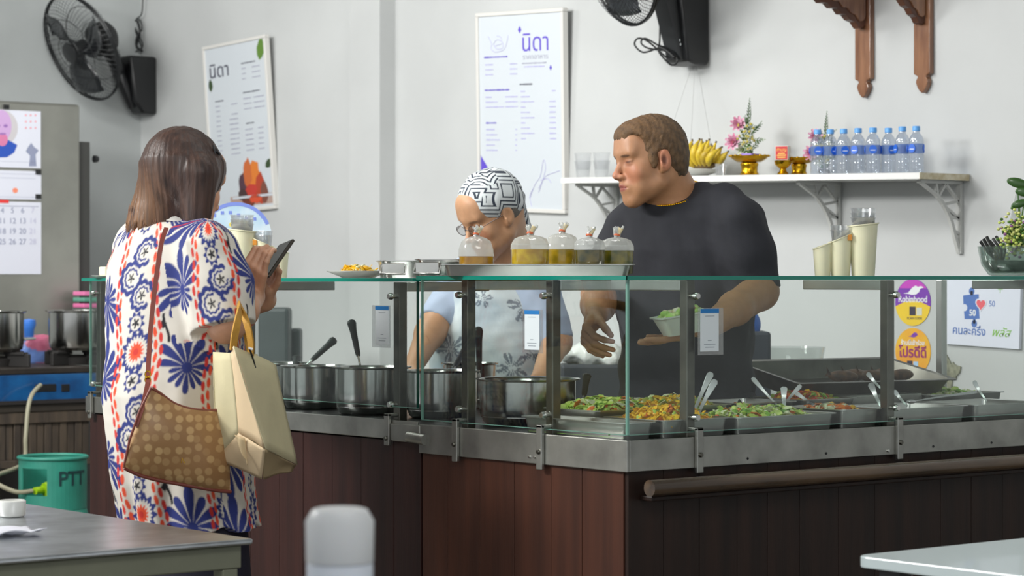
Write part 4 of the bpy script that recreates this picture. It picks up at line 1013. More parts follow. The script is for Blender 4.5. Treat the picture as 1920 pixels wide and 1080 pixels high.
    def hcol(V):
        n = nz(V[:,0],V[:,1],V[:,2]*.5,340,9)[:,None]; a = A(lin((124,96,66))); b_ = A(lin((74,60,46))); q = (V-A(W(0,.05,.09))) @ Fm; f = np.clip(1-np.abs(q[:,1:2])/.11, 0, 1)
        return (a*(.5+.5*n)+b_*(.5-.5*n))*(1-f*.6)+A(lin((150,108,66)))*f*.6*(.8+.2*n)
    sdf_object('hair', H, .0026, mat('short_brown_hair', (90,70,50), .55, vcol=True, bump=.6, bscale=700, noise=.35, nscale=500), root, post=hp, colour=hcol, it=1)
    # T-shirt
    T_ = SDF()
    secs = [(1270,352,D0,.070,.064),(1274,364,D0,.098,.076),(1279,382,D0,.138,.092),(1284,410,D0,.172,.108),(1286,470,D0,.186,.130),(1288,540,D0,.182,.140),(1289,620,D0,.176,.142),(1288,700,D0,.178,.142),(1287,760,D0,.182,.14),(1287,790,D0,.184,.14)]
    T_.column(torso_secs(secs), lat, fwd, .05)
    T_.cone(P(1206,400,6.40), P(1352,384,6.28), .054, .058, .05)
    T_.cone(shR+Vector((0,0,-.002)), P(1164,480,6.42), .066, .072, .03); T_.cone(P(1164,480,6.42), P(1132,552,6.40), .070, .068, .02)
    T_.cone(shL, P(1398,480,6.24), .068, .076, .03); T_.cone(P(1398,480,6.24), P(1414,545,6.235), .074, .072, .02)
    nb = P(1256,350,6.28)
    T_.ell(nb+CV(-.010,-.02,.03), (.098,.095,.066), .010, True)
    fo1, fo2 = Vector((P(1125,552,6.4))), P(1428,540,6.23)
    def tp(D, X, Y, Z):
        f = .006*nz(X,Y,Z*.6,24,2)+.0035*nz(X,Y,Z,48,8)+.0012*nz(X,Y,Z,110,18)
        f = f+.005*np.exp(-((Z-.95)/.18)**2)*np.sin(60*Z+18*X+9*Y)
        # diagonal folds from the armpits
        D = D+f.astype(np.float32)
        # open cuffs: cut the sleeves square to the arm
        for (sh, en, r_) in ((shR, P(1124,556,6.40), .12), (shL, P(1418,550,6.23), .12)):
            d = (Vector(en)-Vector(sh)).normalized(); t = (X-en.x)*d.x+(Y-en.y)*d.y+(Z-en.z)*d.z
            dist = np.sqrt((X-en.x)**2+(Y-en.y)**2+(Z-en.z)**2)
            D = np.where((dist < r_) & (T_.ops[0][0](X,Y,Z) > .012), np.maximum(D, t), D)
        return D
    sh = mat('black_cotton', (40,41,48), .85, noise=.12, nscale=30, bump=.25, bscale=900, sss=0)
    sdf_object('t_shirt', T_, .005, sh, root, post=tp, clip=((-9,-9,.74),(9,9,9)))
    # ribbed collar
    cpts = []
    c = P(1258,378,6.32)
    for k in range(40):
        a_ = 6.283*k/40; p = Vector(c)+Vector((lat[0],lat[1],0))*.079*math.cos(a_)+Vector((fwd[0],fwd[1],0))*.074*math.sin(a_); p.z += -.020*math.sin(a_)+.004*math.cos(a_)+.012*(1-math.sin(a_))*.5; cpts.append(p)
    # gold chain round the neck
    pts = []
    for k in range(80):
        a_ = 6.283*k/80; p = Vector(P(1264,362,6.335))+Vector((lat[0],lat[1],0))*.074*math.cos(a_)+Vector((fwd[0],fwd[1],0))*.072*math.sin(a_); p.z += -.034*math.sin(a_)+.006*math.cos(a_); pts.append(p)
    b = MB()
    for k in range(80):
        b.ell(pts[k], (.0042,.0042,.0030), 6, 4, M=None)
    b.build('gold_chain', GOLD, root, smooth=60)['kind'] = 'stuff'
    trousers('trousers', pel, LAT, F_, mat('dark_trousers', (44,46,52), .8), root); shoes(pel, LAT, F_, root)
    # foam box held on the palm (a thing of its own)
    bc = P(1279,612,5.90); rz = math.atan2(-SN, CS)+.25
    Mx = TM((bc.x, bc.y, bc.z-.018), rz, 0, R(-9))
    ro = empty('food_box', M=Mx); tag(ro, 'white foam box of rice and green vegetables held by the man in black', 'food box')
    b = MB(); pr = []
    def rr(w2, d2, z, n=5, r_=.010):
        o = []
        for sx, sy, a0 in ((1,1,0),(-1,1,90),(-1,-1,180),(1,-1,270)):
            for k in range(n): a_ = R(a0+90*k/(n-1)); o.append((sx*(w2-r_)+r_*math.cos(a_), sy*(d2-r_)+r_*math.sin(a_), z))
        return o
    rings = [rr(.040,.034,0), rr(.056,.048,.044), rr(.062,.054,.045), rr(.062,.054,.049), rr(.055,.047,.048), rr(.040,.034,.004)]
    for q in rings: pr += q
    n = len(rings[0]); fs = [tuple(range(n-1,-1,-1)), tuple(range(5*n,6*n))]+[(j*n+k, j*n+(k+1) % n, (j+1)*n+(k+1) % n, (j+1)*n+k) for j in range(5) for k in range(n)]
    b.add(pr, fs); b.build('foam_tray', mat('white_foam', (226,230,220), .5, sss=.1), ro, world=False, smooth=50)
    r = random.Random(4); g = mat('cabbage_green', (152,196,74), .45, c2=(208,222,150), nscale=50, sss=.05)
    S2 = SDF()
    for k in range(16): S2.ell((r.uniform(-.048,.048), r.uniform(-.04,.04), r.uniform(.04,.06)), (r.uniform(.008,.016), r.uniform(.008,.016), r.uniform(.006,.014)), .004)
    def vp(D, X, Y, Z): return D+(.0022*nz(X,Y,Z,300,4)).astype(np.float32)
    o = sdf_object('greens', S2, .0025, g, None, post=vp); o.parent = ro
    S2 = SDF()
    for k in range(10): S2.ell((r.uniform(-.044,.03), r.uniform(-.03,.03), r.uniform(.044,.060)), (.010,.010,.008), .003)
    o = sdf_object('rice', S2, .0025, mat('white_rice', (232,228,216), .5, c2=(236,206,160), nscale=60), None, post=vp); o.parent = ro
build_man()

# ---- the cook in the patterned headscarf
def build_cook():
    D0 = 7.25
    root = empty('person', (P(930,600,D0).x, P(930,600,D0).y, 0)); tag(root, 'older cook in black and white headscarf, glasses and pale apron behind the pots', 'person')
    F_ = CV(-.28,-.96); LAT = CV(.96,-.28); lat, fwd = u2(LAT), u2(F_)
    S = SDF(); hf = CV(-.74,-.52,-.50); Hc = P(921,404,7.12); Fm = frame(hf, CV(.05,.0,1)); W = head(S, Hc, Fm, .96, wide=.96)
    S.cone(W(0,-.02,-.045), P(946,492,7.24), .050, .062, .03); S.cone(W(0,-.055,-.02), P(958,480,7.3), .050, .065, .03)
    S.column(torso_secs([(935,500,D0,.12,.08),(932,530,D0,.155,.10),(928,600,D0,.16,.12),(925,680,D0,.16,.13),(925,760,D0,.16,.13),(925,820,D0,.15,.12)]), lat, fwd, .04)
    shR = P(860,530,7.28); elR = P(806,625,7.15); wrR = P(772,694,6.98); shL = P(1004,522,7.16); elL = P(1044,640,7.12); wrL = P(1012,712,6.88)
    for s_, e_, w_, cv in ((shR, elR, wrR, CV(.5,.2,-.6)), (shL, elL, wrL, CV(-.5,.2,-.6))):
        S.cone(s_, e_, .052, .044, .03); S.cone(e_, w_, .043, .026, .02); al = (w_-e_).normalized()+CV(0,-.2,-.35); hand(S, w_, al, cv, 1 if s_ is shR else -1, .92, curls=((.5,.7,.5),)*4, thumb=(.5,.4,.5))
    pel = Vector((P(925,760,D0).x, P(925,760,D0).y, .88)); legs(S, pel, LAT, F_)
    sk = (200,152,116); sp = [(W(0,.09,-.064), (.026,.016,.010), Fm, (150,84,76), .8), (W(0,.02,-.09), (.08,.07,.04), Fm, (176,128,98), .4), (W(.035,.07,-.03), (.03,.03,.03), Fm, (190,122,92), .5), (W(-.035,.07,-.03), (.03,.03,.03), Fm, (196,122,92), .5), (W(0,.113,-.03), (.02,.02,.02), Fm, (196,122,96), .4)]
    for q in (-1, 1): sp += [(W(q*.034,.09,.0245), (.02,.013,.004), Fm, (96,78,66), .7), (W(q*.033,.084,.005), (.0135,.010,.003), Fm, (44,32,30), 1.), (W(q*.034,.088,.002), (.022,.014,.014), Fm, (138,94,76), .5)]
    sdf_object('body', S, .007, SKIN, root, fine=[(*around(Hc, (.13,.13,.145)), .0028), (*around(wrR, (.09,.09,.11)), .003), (*around(wrL, (.09,.09,.11)), .003)], colour=painter(sk, sp))
    # grey hair edge under the scarf
    H = SDF(); E = lambda O, p, r, k=.012, sub=False: O.ell(W(*p), np.array(r)*.96, k, sub, Fm)
    E(H, (0,-.03,.02), (.0755,.088,.086)); E(H, (0,.07,-.02), (.12,.068,.10), .008, True); E(H, (0,0,-.10), (.12,.12,.07), .01, True)
    for q in (-1, 1): E(H, (q*.09,-.006,-.010), (.028,.024,.036), .006, True)
    sdf_object('hair', H, .004, mat('grey_hair', (120,114,106), .6, noise=.4, nscale=300, bump=.4, bscale=500), root)
    # headscarf: cap plus knotted tail
    K = SDF(); E(K, (0,-.018,.050), (.088,.108,.090)); E(K, (0,-.07,.01), (.07,.045,.06), .02)
    E(K, (0,.112,-.075), (.15,.105,.088), .008, True); E(K, (0,-.02,-.072), (.15,.12,.060), .01, True)
    for q in (-1, 1): E(K, (q*.092,.0,-.010), (.022,.026,.036), .006, True)
    E(K, (.0,-.118,.005), (.022,.020,.020), .01)
    K.cone(W(.0,-.118,.0), P(978,430,7.24), .015, .032, .015); K.cone(W(0,-.118,.0), P(966,420,7.17), .014, .026, .012)
    def kp(D, X, Y, Z): return D+(.0022*nz(X,Y,Z,70,4)).astype(np.float32)
    m = bpy.data.materials.new('patterned_headscarf'); m.use_nodes = True; N = m.node_tree.nodes; L = m.node_tree.links; b = N['Principled BSDF']; b.inputs['Roughness'].default_value = .8
    tc = N.new('ShaderNodeTexCoord'); vo = N.new('ShaderNodeTexVoronoi'); vo.distance = 'CHEBYCHEV'; vo.inputs['Scale'].default_value = 10.5; vo.inputs['Randomness'].default_value = .9
    v2 = N.new('ShaderNodeTexVoronoi'); v2.inputs['Scale'].default_value = 10.5; v2.inputs['Randomness'].default_value = .9
    ck = N.new('ShaderNodeTexNoise'); ck.inputs['Scale'].default_value = 7
    L.new(tc.outputs['Object'], vo.inputs['Vector']); L.new(tc.outputs['Object'], v2.inputs['Vector']); L.new(tc.outputs['Object'], ck.inputs['Vector'])
    gt = N.new('ShaderNodeMath'); gt.operation = 'GREATER_THAN'; gt.inputs[1].default_value = .52; L.new(ck.outputs['Fac'], gt.inputs[0])
    mx = N.new('ShaderNodeMix'); L.new(gt.outputs[0], mx.inputs[0]); L.new(vo.outputs['Distance'], mx.inputs[2]); L.new(v2.outputs['Distance'], mx.inputs[3])
    mu = N.new('ShaderNodeMath'); mu.operation = 'MULTIPLY'; mu.inputs[1].default_value = 54; L.new(mx.outputs[0], mu.inputs[0])
    si = N.new('ShaderNodeMath'); si.operation = 'SINE'; L.new(mu.outputs[0], si.inputs[0])
    g2 = N.new('ShaderNodeMapRange'); g2.inputs[1].default_value = -.50; g2.inputs[2].default_value = -.30; L.new(si.outputs[0], g2.inputs[0])
    c_ = N.new('ShaderNodeMix'); c_.data_type = 'RGBA'; c_.inputs[6].default_value = lin((52,60,74))+(1,); c_.inputs[7].default_value = lin((218,224,226))+(1,); L.new(g2.outputs[0], c_.inputs[0]); L.new(c_.outputs[2], b.inputs['Base Color'])
    sdf_object('headscarf', K, .003, m, root, post=kp)
    # spectacles
    b = MB()
    for q in (-1, 1):
        c = A(W(q*.033,.100,.000)); Mx = Matrix([[*Fm[0]],[*Fm[1]],[*Fm[2]]]).to_4x4()
        b.tube([Vector(c)+Vector(Fm @ A((.022*math.cos(t)*(1), 0, .0155*math.sin(t)))) for t in [6.283*k/24 for k in range(24)]], .0011, 6, closed=True)
        b.tube([W(q*.055,.099,.004), W(q*.068,.07,.006), W(q*.078,.0,.006)], .0011, 6)
    b.tube([W(-.011,.102,.002), W(0,.105,.006), W(.011,.102,.002)], .0011, 6); b.build('spectacle_frame', mat('thin_metal', (120,112,110), .3, 1.), root, smooth=60)
    b = MB()
    for q in (-1, 1):
        c = A(W(q*.033,.1005,.0)); n = 20; b.add([tuple(Vector(c)+Vector(Fm @ A((.0215*math.cos(6.283*k/n), 0, .015*math.sin(6.283*k/n))))) for k in range(n)], [tuple(range(n))])
    o = b.build('spectacle_lens', glass('lens', (.94,.94,.96), .12), root); o['kind'] = 'stuff'
    # shirt
    T_ = SDF(); T_.column(torso_secs([(950,478,D0,.075,.06),(944,490,D0,.11,.08),(936,512,D0,.150,.100),(932,545,D0,.165,.115),(928,620,D0,.178,.14),(925,700,D0,.178,.145),(925,790,D0,.18,.145)]), lat, fwd, .05)
    T_.cone(shR, P(820,600,7.19), .062, .056, .03); T_.cone(shL, P(1036,630,7.13), .064, .062, .03); T_.cone(P(885,508,7.28), P(990,500,7.18), .045, .045, .04)
    T_.ell(P(940,470,7.18), (.075,.075,.045), .01, True)
    def tp(D, X, Y, Z):
        D = D+(.004*nz(X,Y,Z*.6,24,12)+.003*nz(X,Y,Z,52,13)).astype(np.float32)
        for (s_, en) in ((shR, P(815,607,7.185)), (shL, P(1042,642,7.125))):
            d = (Vector(en)-Vector(s_)).normalized(); t = (X-en.x)*d.x+(Y-en.y)*d.y+(Z-en.z)*d.z; dist = np.sqrt((X-en.x)**2+(Y-en.y)**2+(Z-en.z)**2)
            D = np.where((dist < .11) & (T_.ops[0][0](X,Y,Z) > .012), np.maximum(D, t), D)
        return D
    sdf_object('shirt', T_, .006, mat('pale_blue_cotton', (176,190,214), .85, noise=.08, nscale=20), root, post=tp, clip=((-9,-9,.72),(9,9,9)))
    # apron: front shell with a floral print
    AP = SDF(); AP.column(torso_secs([(930,520,D0,.135,.12),(925,560,D0,.175,.136),(922,620,D0,.184,.152),(920,700,D0,.186,.157),(918,790,D0,.19,.158),(918,900,D0,.19,.158)]), lat, fwd, .02)
    cb = P(928,600,D0)
    def ap(D, X, Y, Z):
        D = D+(.005*nz(X,Y,Z*.4,22,15)+.002*nz(X,Y,Z,60,16)).astype(np.float32)
        f = (X-cb.x)*fwd[0]+(Y-cb.y)*fwd[1]; return np.maximum(D, (.01-f).astype(np.float32)*np.ones_like(D))
    fl = []
    r = random.Random(5)
    for px, py, s_ in ((985,572,.055),(1000,590,.04),(845,655,.05),(870,700,.04),(960,690,.05),(905,560,.03),(1000,660,.035)): fl.append((A(P(px,py,D0-.15)), s_))
    def acol(V):
        o = np.tile(A(lin((214,222,226))), (len(V),1)); n1 = nz(V[:,0],V[:,1],V[:,2],30,21)
        w1 = np.clip((n1-.1)*2, 0, 1)[:,None]*.45; o = o*(1-w1)+A(lin((142,164,184)))*w1
        rt = A(CV(1,0)); 
        for c, s_ in fl:
            d = V-c; x = d @ rt; z = d[:,2]; rr = np.hypot(x, z); an = np.arctan2(z, x)
            pet = np.abs(np.cos(2.5*an+s_*90))**.7*s_; m_ = (rr < pet) & (rr > pet*.25) & (np.cos(an*15) > -.55); dd = np.clip((s_-rr)/s_, 0, 1)
            k = (m_*(.75))[:,None]; o = o*(1-k)+A(lin((72,84,104)))*k
        return o
    sdf_object('apron', AP, .004, mat('printed_apron', (214,222,226), .8, vcol=True, noise=.05, nscale=20), root, post=ap, colour=acol, clip=((-9,-9,.60),(9,9,9)))
    trousers('trousers', pel, LAT, F_, mat('brown_trousers', (80,66,58), .8), root); shoes(pel, LAT, F_, root)
build_cook()

# ---- the customer in the printed dress
NAVY = A(lin((38,50,120))); OFFW = A(lin((214,208,198))); ORG = A(lin((226,78,44))); RED = A(lin((204,52,44))); BLK = A(lin((26,26,34)))
def dress_pattern(u, v):
    """u across (m), v up (m): navy fan flowers, scroll medallions with red suns, columns of orange dashes on off-white"""
    o = np.tile(OFFW, (len(u), 1)); PW = .250
    uu = np.mod(u, PW)
    def put(m, c): o[m] = c
    def fan(cx, cz, s, up, n=7):
        x = uu-cx; x = np.where(x > PW/2, x-PW, x); x = np.where(x < -PW/2, x+PW, x)
        for (sg, ln) in ((up, 1.0), (-up, .62)):
            z = (cz)*sg; an = np.arctan2(x, z); r_ = np.hypot(x, z); side = z > -s*.05
            k = np.round(an/(math.pi/n)); da = np.abs(an-k*math.pi/n)*r_; L_ = s*ln*(1-.22*np.abs(k)/n*2)*(1+.06*np.cos(k*math.pi))
            wd = np.minimum(r_*.5*math.pi/n*.84, s*.17)*np.sqrt(np.clip(1-(r_/L_)**5, 0, 1)); put(side & (da < wd) & (r_ < L_) & (np.abs(k) <= n*.5), NAVY)
        put(np.hypot(x, cz) < s*.14, NAVY)
    # column A: fans, period .19 in v, flipped alternately
    for k_, (off, up, s, cx) in enumerate(((0,1,.096,.052),(.19,-1,.092,.056))):
        z = np.mod(v-off+.19, .38)-.19; fan(cx, z, s, up)
    # small black stems between the fans
    z = np.mod(v-.095+.095, .19)-.095; x = uu-.104; put((np.abs(x-.006*np.sin(z*60)) < .0035) & (np.abs(z) < .035), BLK); put((np.abs(x-.008) < .010*(1-np.abs(z-.01)/.012)) & (np.abs(z-.01) < .012), BLK)
    # dashed columns
    for cx, c, ph in ((.122,RED,0),(.136,ORG,.014),(.238,ORG,.007),(.252-.25,RED,.02)):
        x = uu-cx-.004*np.sin(v*30); x = np.where(x > PW/2, x-PW, x); z = np.mod(v+ph, .030)-.015; put((x/.0052)**2+(z/.0125)**2 < 1, c)
    # column B: medallions
    for off, kind in ((.06, 0), (.25, 1)):
        z = np.mod(v-off+.19, .38)-.19; x = uu-.186; r_ = np.hypot(x, z*.92); an = np.arctan2(z, x)
        if kind == 0:
            rim = .043+.005*np.cos(an*13); put((r_ < rim), NAVY); ry = .0315+.0035*np.cos(an*22); put(r_ < ry, OFFW); put(r_ < .019+.004*np.cos(an*14), ORG); put(r_ < .008, RED)
            for sg in (1,-1):
                zz = z-sg*.068; r2 = np.hypot(x, zz); a2 = np.arctan2(zz, x); put((r2 < .024+.004*np.cos(a2*9)) & (r2 > .017), NAVY); put((r2 < .009+.004*np.cos(a2*5)), BLK)
        else:
            for sx, sz, s in ((-.018,.045,.034),(.020,-.008,.038),(-.016,-.060,.033)):
                xx = x-sx; zz = z-sz; r2 = np.hypot(xx, zz); a2 = np.arctan2(zz, xx); lobe = s+.006*np.abs(np.cos(a2*5))
                put((r2 < lobe) & (a2*np.sign(sx) < 2.2) , NAVY); put((r2 < lobe*.70), OFFW); put((r2 < lobe*.58) & (r2 > lobe*.44) & (a2 > -2), NAVY); put(r2 < .008+.005*np.cos(a2*5+1), BLK)
    return o
def build_customer():
    D0 = 5.9
    root = empty('person', (P(335,700,D0).x, P(335,700,D0).y, 0)); tag(root, 'woman in navy and orange printed dress holding a phone, seen from behind at the counter', 'person')
    F_ = CV(.80,.60); LATL = CV(-.60,.80); lat, fwd = u2(LATL), u2(F_)      # her left is away from us
    S = SDF(); hf = CV(.66,.70,-.32); Hc = P(347,342,5.88); Fm = frame(hf, CV(-.06,-.04,1)); W = head(S, Hc, Fm, .96, wide=1.0)
    S.cone(W(0,-.02,-.05), P(326,425,5.91), .046, .054, .02)
    S.column(torso_secs([(318,440,D0,.14,.08),(315,500,D0,.16,.11),(322,620,D0,.15,.12),(332,760,D0,.16,.13),(340,860,D0,.14,.11)]), lat, fwd, .05)
    shR = P(392,480,5.76); elR = P(424,606,5.72); wrR = P(474,556,5.88); shL = P(262,470,6.06); elL = P(300,620,6.16); wrL = P(496,562,6.03)
    S.cone(shR, elR, .060, .046, .02); S.cone(elR, (elR+wrR)/2, .045, .044, .02); S.cone((elR+wrR)/2, wrR, .044, .030, .02)
    S.cone(shL, elL, .062, .048, .03); S.cone(elL, wrL, .046, .030, .02)
    al = P(478,512,5.84)-wrR
    tips, y_, n_, x_ = hand(S, wrR, al, CV(.35,.92,.05), +1, .95, curls=((.95,1.1,.6),(.85,1.0,.6),(.75,.9,.5),(.30,.55,.3)), thumb=(.30,.35,.5), spread=-.03)
    hR = P(490,520,5.9)
    # index finger of the far hand resting along the phone edge
    hand(S, wrL, P(514,520,5.99)-wrL, CV(-.75,-.60,.2), +1, .86, curls=((.25,.6,.6),(.3,.6,.7),(.4,.7,.7),(.4,.7,.7)), thumb=(.15,.55,.3))
    pel = Vector((P(342,860,D0).x, P(342,860,D0).y, .78)); legs(S, pel, LATL, F_, r0=.068, hip=.07)
    sk = (206,156,126); sp = [(W(.04,.07,-.03), (.03,.03,.03), Fm, (212,140,112), .4), (W(0,.1,-.064), (.026,.016,.010), Fm, (170,84,80), .8)]
    for q in (-1, 1): sp += [(W(q*.033,.086,.006), (.0135,.010,.003), Fm, (40,30,28), 1.), (W(q*.034,.09,.0245), (.02,.013,.004), Fm, (80,60,50), .7)]
    for t, d in tips: sp += [(Vector(t)+Vector(d)*.003, (.008,)*3, None, (226,180,160), .7)]
    sdf_object('body', S, .007, SKIN, root, fine=[(*around(Hc, (.13,.13,.145)), .003), (*around(hR, (.10,.10,.11)), .0022), (*around(P(508,530,6.0), (.07,.07,.07)), .003)], colour=painter(sk, sp))
    # phone
    pc = P(515,489,5.90); yv = (P(531,461,5.93)-P(494,515,5.88)).normalized(); nn = CV(-.78,-.50,.30); nn = (nn-yv*nn.dot(yv)).normalized(); xv = yv.cross(nn)
    Mp = Matrix([[xv.x,yv.x,nn.x,pc.x],[xv.y,yv.y,nn.y,pc.y],[xv.z,yv.z,nn.z,pc.z],[0,0,0,1]])
    ro = empty('mobile_phone', M=Mp); tag(ro, 'dark mobile phone held up in the customer\'s hand', 'phone')
    MB().box(-.034,.034,-.062,.062,-.004,.004).build('case', mat('phone_case', (58,52,44), .4), ro, world=False, bevel=.003)
    MB().box(-.030,.030,-.058,.058,.004,.0048).build('screen', mat('phone_screen', (46,50,52), .12, coat=1.), ro, world=False, bevel=.0003)
    # dress
    T_ = SDF()
    rows = [(322,404,D0,.055,.050),(320,414,D0,.085,.070),(318,430,D0,.140,.095),(318,455,D0,.170,.115),(318,500,D0,.190,.140),(322,580,D0,.192,.155),(326,660,D0,.192,.160),(325,740,D0,.192,.170),(334,820,D0,.190,.166),(345,900,D0,.184,.165),(353,960,D0,.182,.16),(357,985,D0,.182,.16)]
    secs = torso_secs(rows); T_.column(secs, lat, fwd, .05)
    se = P(418,606,5.72); T_.cone(shR, P(408,540,5.74), .074, .080, .03); T_.cone(P(408,540,5.74), se, .080, .078, .02)
    T_.cone(shL, P(275,560,6.12), .070, .075, .04); T_.cone(P(370,450,5.80), P(272,446,6.02), .05, .05, .05)
    T_.ell(W(0,-.01,-.085), (.052,.052,.05), .01, True)
    def dp(D, X, Y, Z):
        fz = np.clip((1.15-Z)/.5, 0, 1); an = np.arctan2(Y-P(330,700,D0).y, X-P(330,700,D0).x)
        f = .0045*nz(X,Y,Z*.5,20,31)+.002*nz(X,Y,Z,55,32)+fz*.007*np.sin(an*9+Z*4)+fz*.004*np.sin(an*17+1.3)
        D = D+f.astype(np.float32)
        sd = (Vector(se)-Vector(shR)).normalized(); t = (X-se.x)*sd.x+(Y-se.y)*sd.y+(Z-se.z)*sd.z; dist = np.sqrt((X-se.x)**2+(Y-se.y)**2+(Z-se.z)**2)
        return np.where((dist < .125) & (T_.ops[0][0](X,Y,Z) > .014), np.maximum(D, t-.012), D)
    SS = np.array(secs); SS = SS[np.argsort(SS[:,0])]
    a0 = A(shR+Vector((0,0,.06))); b0 = A(se); ab = b0-a0; L0 = np.linalg.norm(ab); abn = ab/L0; e1 = np.cross(abn, A(CV(0,1))); e1 /= np.linalg.norm(e1); e2 = np.cross(abn, e1)
    def dcol(V):
        cx = np.interp(V[:,2], SS[:,0], SS[:,1]); cy = np.interp(V[:,2], SS[:,0], SS[:,2]); x = (V[:,0]-cx)*lat[0]+(V[:,1]-cy)*lat[1]; y = (V[:,0]-cx)*fwd[0]+(V[:,1]-cy)*fwd[1]
        ra = np.interp(V[:,2], SS[:,0], SS[:,3]); rb = np.interp(V[:,2], SS[:,0], SS[:,4])
        ang = np.arctan2(y/rb, x/ra); u = ang*.178+.03+.012*np.sin(V[:,2]*7); vv = V[:,2]+.02*np.sin(ang*3)+.10
        AA = [(a_, b_) for a_ in (-.0011, 0, .0011) for b_ in (-.0011, 0, .0011)]; c = sum(dress_pattern(u+a_, vv+b_) for a_, b_ in AA)/9
        # sleeve gets the cloth turned along the arm
        w_ = V-a0; t = w_ @ abn; rad = w_-t[:,None]*abn; rl = np.linalg.norm(rad, axis=1); an2 = np.arctan2(rad @ e2, rad @ e1)
        inner = (x/ra)**2+(y/rb)**2
        sl = (t > -.05) & (t < L0+.03) & (rl < .115) & ((x*1.0 < -.115) | (rad @ e1 > .05) ) & (inner > .85)
        c2 = sum(dress_pattern(an2*.095+.045+a_, t*.96+.06+b_) for a_, b_ in AA)/9; c[sl] = c2[sl]; return c
    sdf_object('dress', T_, .0027, mat('printed_dress_cloth', (226,222,214), .8, vcol=True, noise=.05, nscale=12), root, post=dp, colour=dcol, it=1, clip=((-9,-9,P(350,985,D0).z),(9,9,9)))
    # stand-up collar
    b = MB(); cc = P(327,412,5.885); n = 40; vs = []; fs = []
    for j, (rx, z) in enumerate(((.066,-.010),(.060,.010),(.056,.024),(.059,.025),(.064,.010),(.071,-.012))):
        for k in range(n): a_ = 6.283*k/n; vs.append(cc+Vector((lat[0],lat[1],0))*rx*math.cos(a_)*1.08+Vector((fwd[0],fwd[1],0))*rx*math.sin(a_)+Vector((0,0,z-.012*math.sin(a_))))
    fs = [(j*n+k, j*n+(k+1) % n, ((j+1) % 6)*n+(k+1) % n, ((j+1) % 6)*n+k) for j in range(6) for k in range(n)]
    b.add(vs, fs); b.build('collar', mat('off_white_cloth', (226,222,214), .8), root, smooth=60)
    sk_ = SDF(); sk_.column([(P(355,1040,D0).z-.25,)+tuple(P(362,1040,D0)[:2])+(.165,.15), (P(352,960,D0).z,)+tuple(P(358,960,D0)[:2])+(.150,.13)], lat, fwd, .02)
    sdf_object('underskirt', sk_, .01, mat('navy_skirt', (30,28,44), .8, noise=.2, nscale=30), root); shoes(pel, LATL, F_, root)
    # hair: straight, to the shoulders, brown with lighter streaks
    H = SDF(); E = lambda p, r, k=.015, sub=False: H.ell(W(*p), np.array(r), k, sub, Fm)
    E((0,-.020,.040), (.086,.104,.092)); rl = CV(1,0); rx, ry = u2(rl), u2(CV(0,1))
    H.column(torso_secs([(340,318,5.9,.090,.094),(334,340,5.9,.095,.098),(326,365,5.9,.095,.098),(315,390,5.9,.092,.094),(306,418,5.9,.090,.09),(304,440,5.9,.088,.088)]), rx, ry, .05)
    H.cone(P(352,335,5.86), P(372,412,5.86), .060, .024, .02)
    E((.005,.112,-.03), (.060,.060,.11), .012, True); E((0,.09,-.13), (.05,.06,.06), .012, True)
    H.cone(P(374,325,5.815), P(369,430,5.815), .046, .030, .03)
    ctr = P(338,300,5.9)
    def hp(D, X, Y, Z):
        an = np.arctan2(Y-ctr.y, X-ctr.x); 
        return D+(.0004*np.sin(an*55+2*nz(X,Y,Z,12,4))+.0005*np.sin(an*97+Z*9)+.0016*nz(X,Y,Z*.15,200,6)).astype(np.float32)+np.maximum(0, (1.405-.016*np.cos(an-3.8)+.010*np.sin(an*31)+.007*np.sin(an*83)-Z)).astype(np.float32)*5
    rt = A(CV(1,0))
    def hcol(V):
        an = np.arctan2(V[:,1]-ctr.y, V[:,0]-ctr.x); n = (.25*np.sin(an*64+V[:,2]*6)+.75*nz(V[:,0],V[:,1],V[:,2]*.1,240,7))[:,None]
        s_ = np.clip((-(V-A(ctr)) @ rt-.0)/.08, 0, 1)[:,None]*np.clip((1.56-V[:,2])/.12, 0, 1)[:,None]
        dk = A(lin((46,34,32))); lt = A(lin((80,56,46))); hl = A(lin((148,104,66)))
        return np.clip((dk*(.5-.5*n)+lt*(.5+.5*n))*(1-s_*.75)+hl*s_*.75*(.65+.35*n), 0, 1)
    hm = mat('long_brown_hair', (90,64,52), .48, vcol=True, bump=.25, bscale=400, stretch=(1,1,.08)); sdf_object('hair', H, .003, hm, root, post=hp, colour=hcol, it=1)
    # loose strands
    r = random.Random(8); b = MB(); 
    for i in range(150):
        an = r.uniform(0, 6.283); d = Vector((math.cos(an), math.sin(an), 0)); 
        if d.dot(F_) > .35: continue
        lf = max(0, -d.dot(CV(1,0))); zt = r.uniform(1.425, 1.45); zb = r.uniform(1.375, 1.405)-.01*lf
        pts = []
        for k in range(7):
            t = k/6; z = zt+(zb-zt)*t; rad = .087+.003*t+r.uniform(-.001,.001); ce = Vector(P(309-3*t, 300, 5.9)); p = ce+d*rad; p.z = z; pts.append(p)
        b.tube(pts, [.0003,.0009,.0010,.0010,.0010,.0008,.0003], 3, caps=False)
    o = b.build('hair_strands', mat('strand_brown', (120,82,58), .4, c2=(70,48,40), nscale=20), root, smooth=80); o['kind'] = 'stuff'
    b = MB(); p0, p1 = P(394,276,5.86), P(413,291,5.86); b.tube([p0, (p0+p1)/2+Vector((0,0,.003)), p1], [.003,.005,.002], 6); b.tube([P(400,272,5.85), P(404,290,5.85)], .0025, 5); b.tube([P(408,280,5.85), P(402,288,5.85)], .002, 5); b.build('hair_clip', BLACKP, root, smooth=50)
    return shR, elR
build_customer()
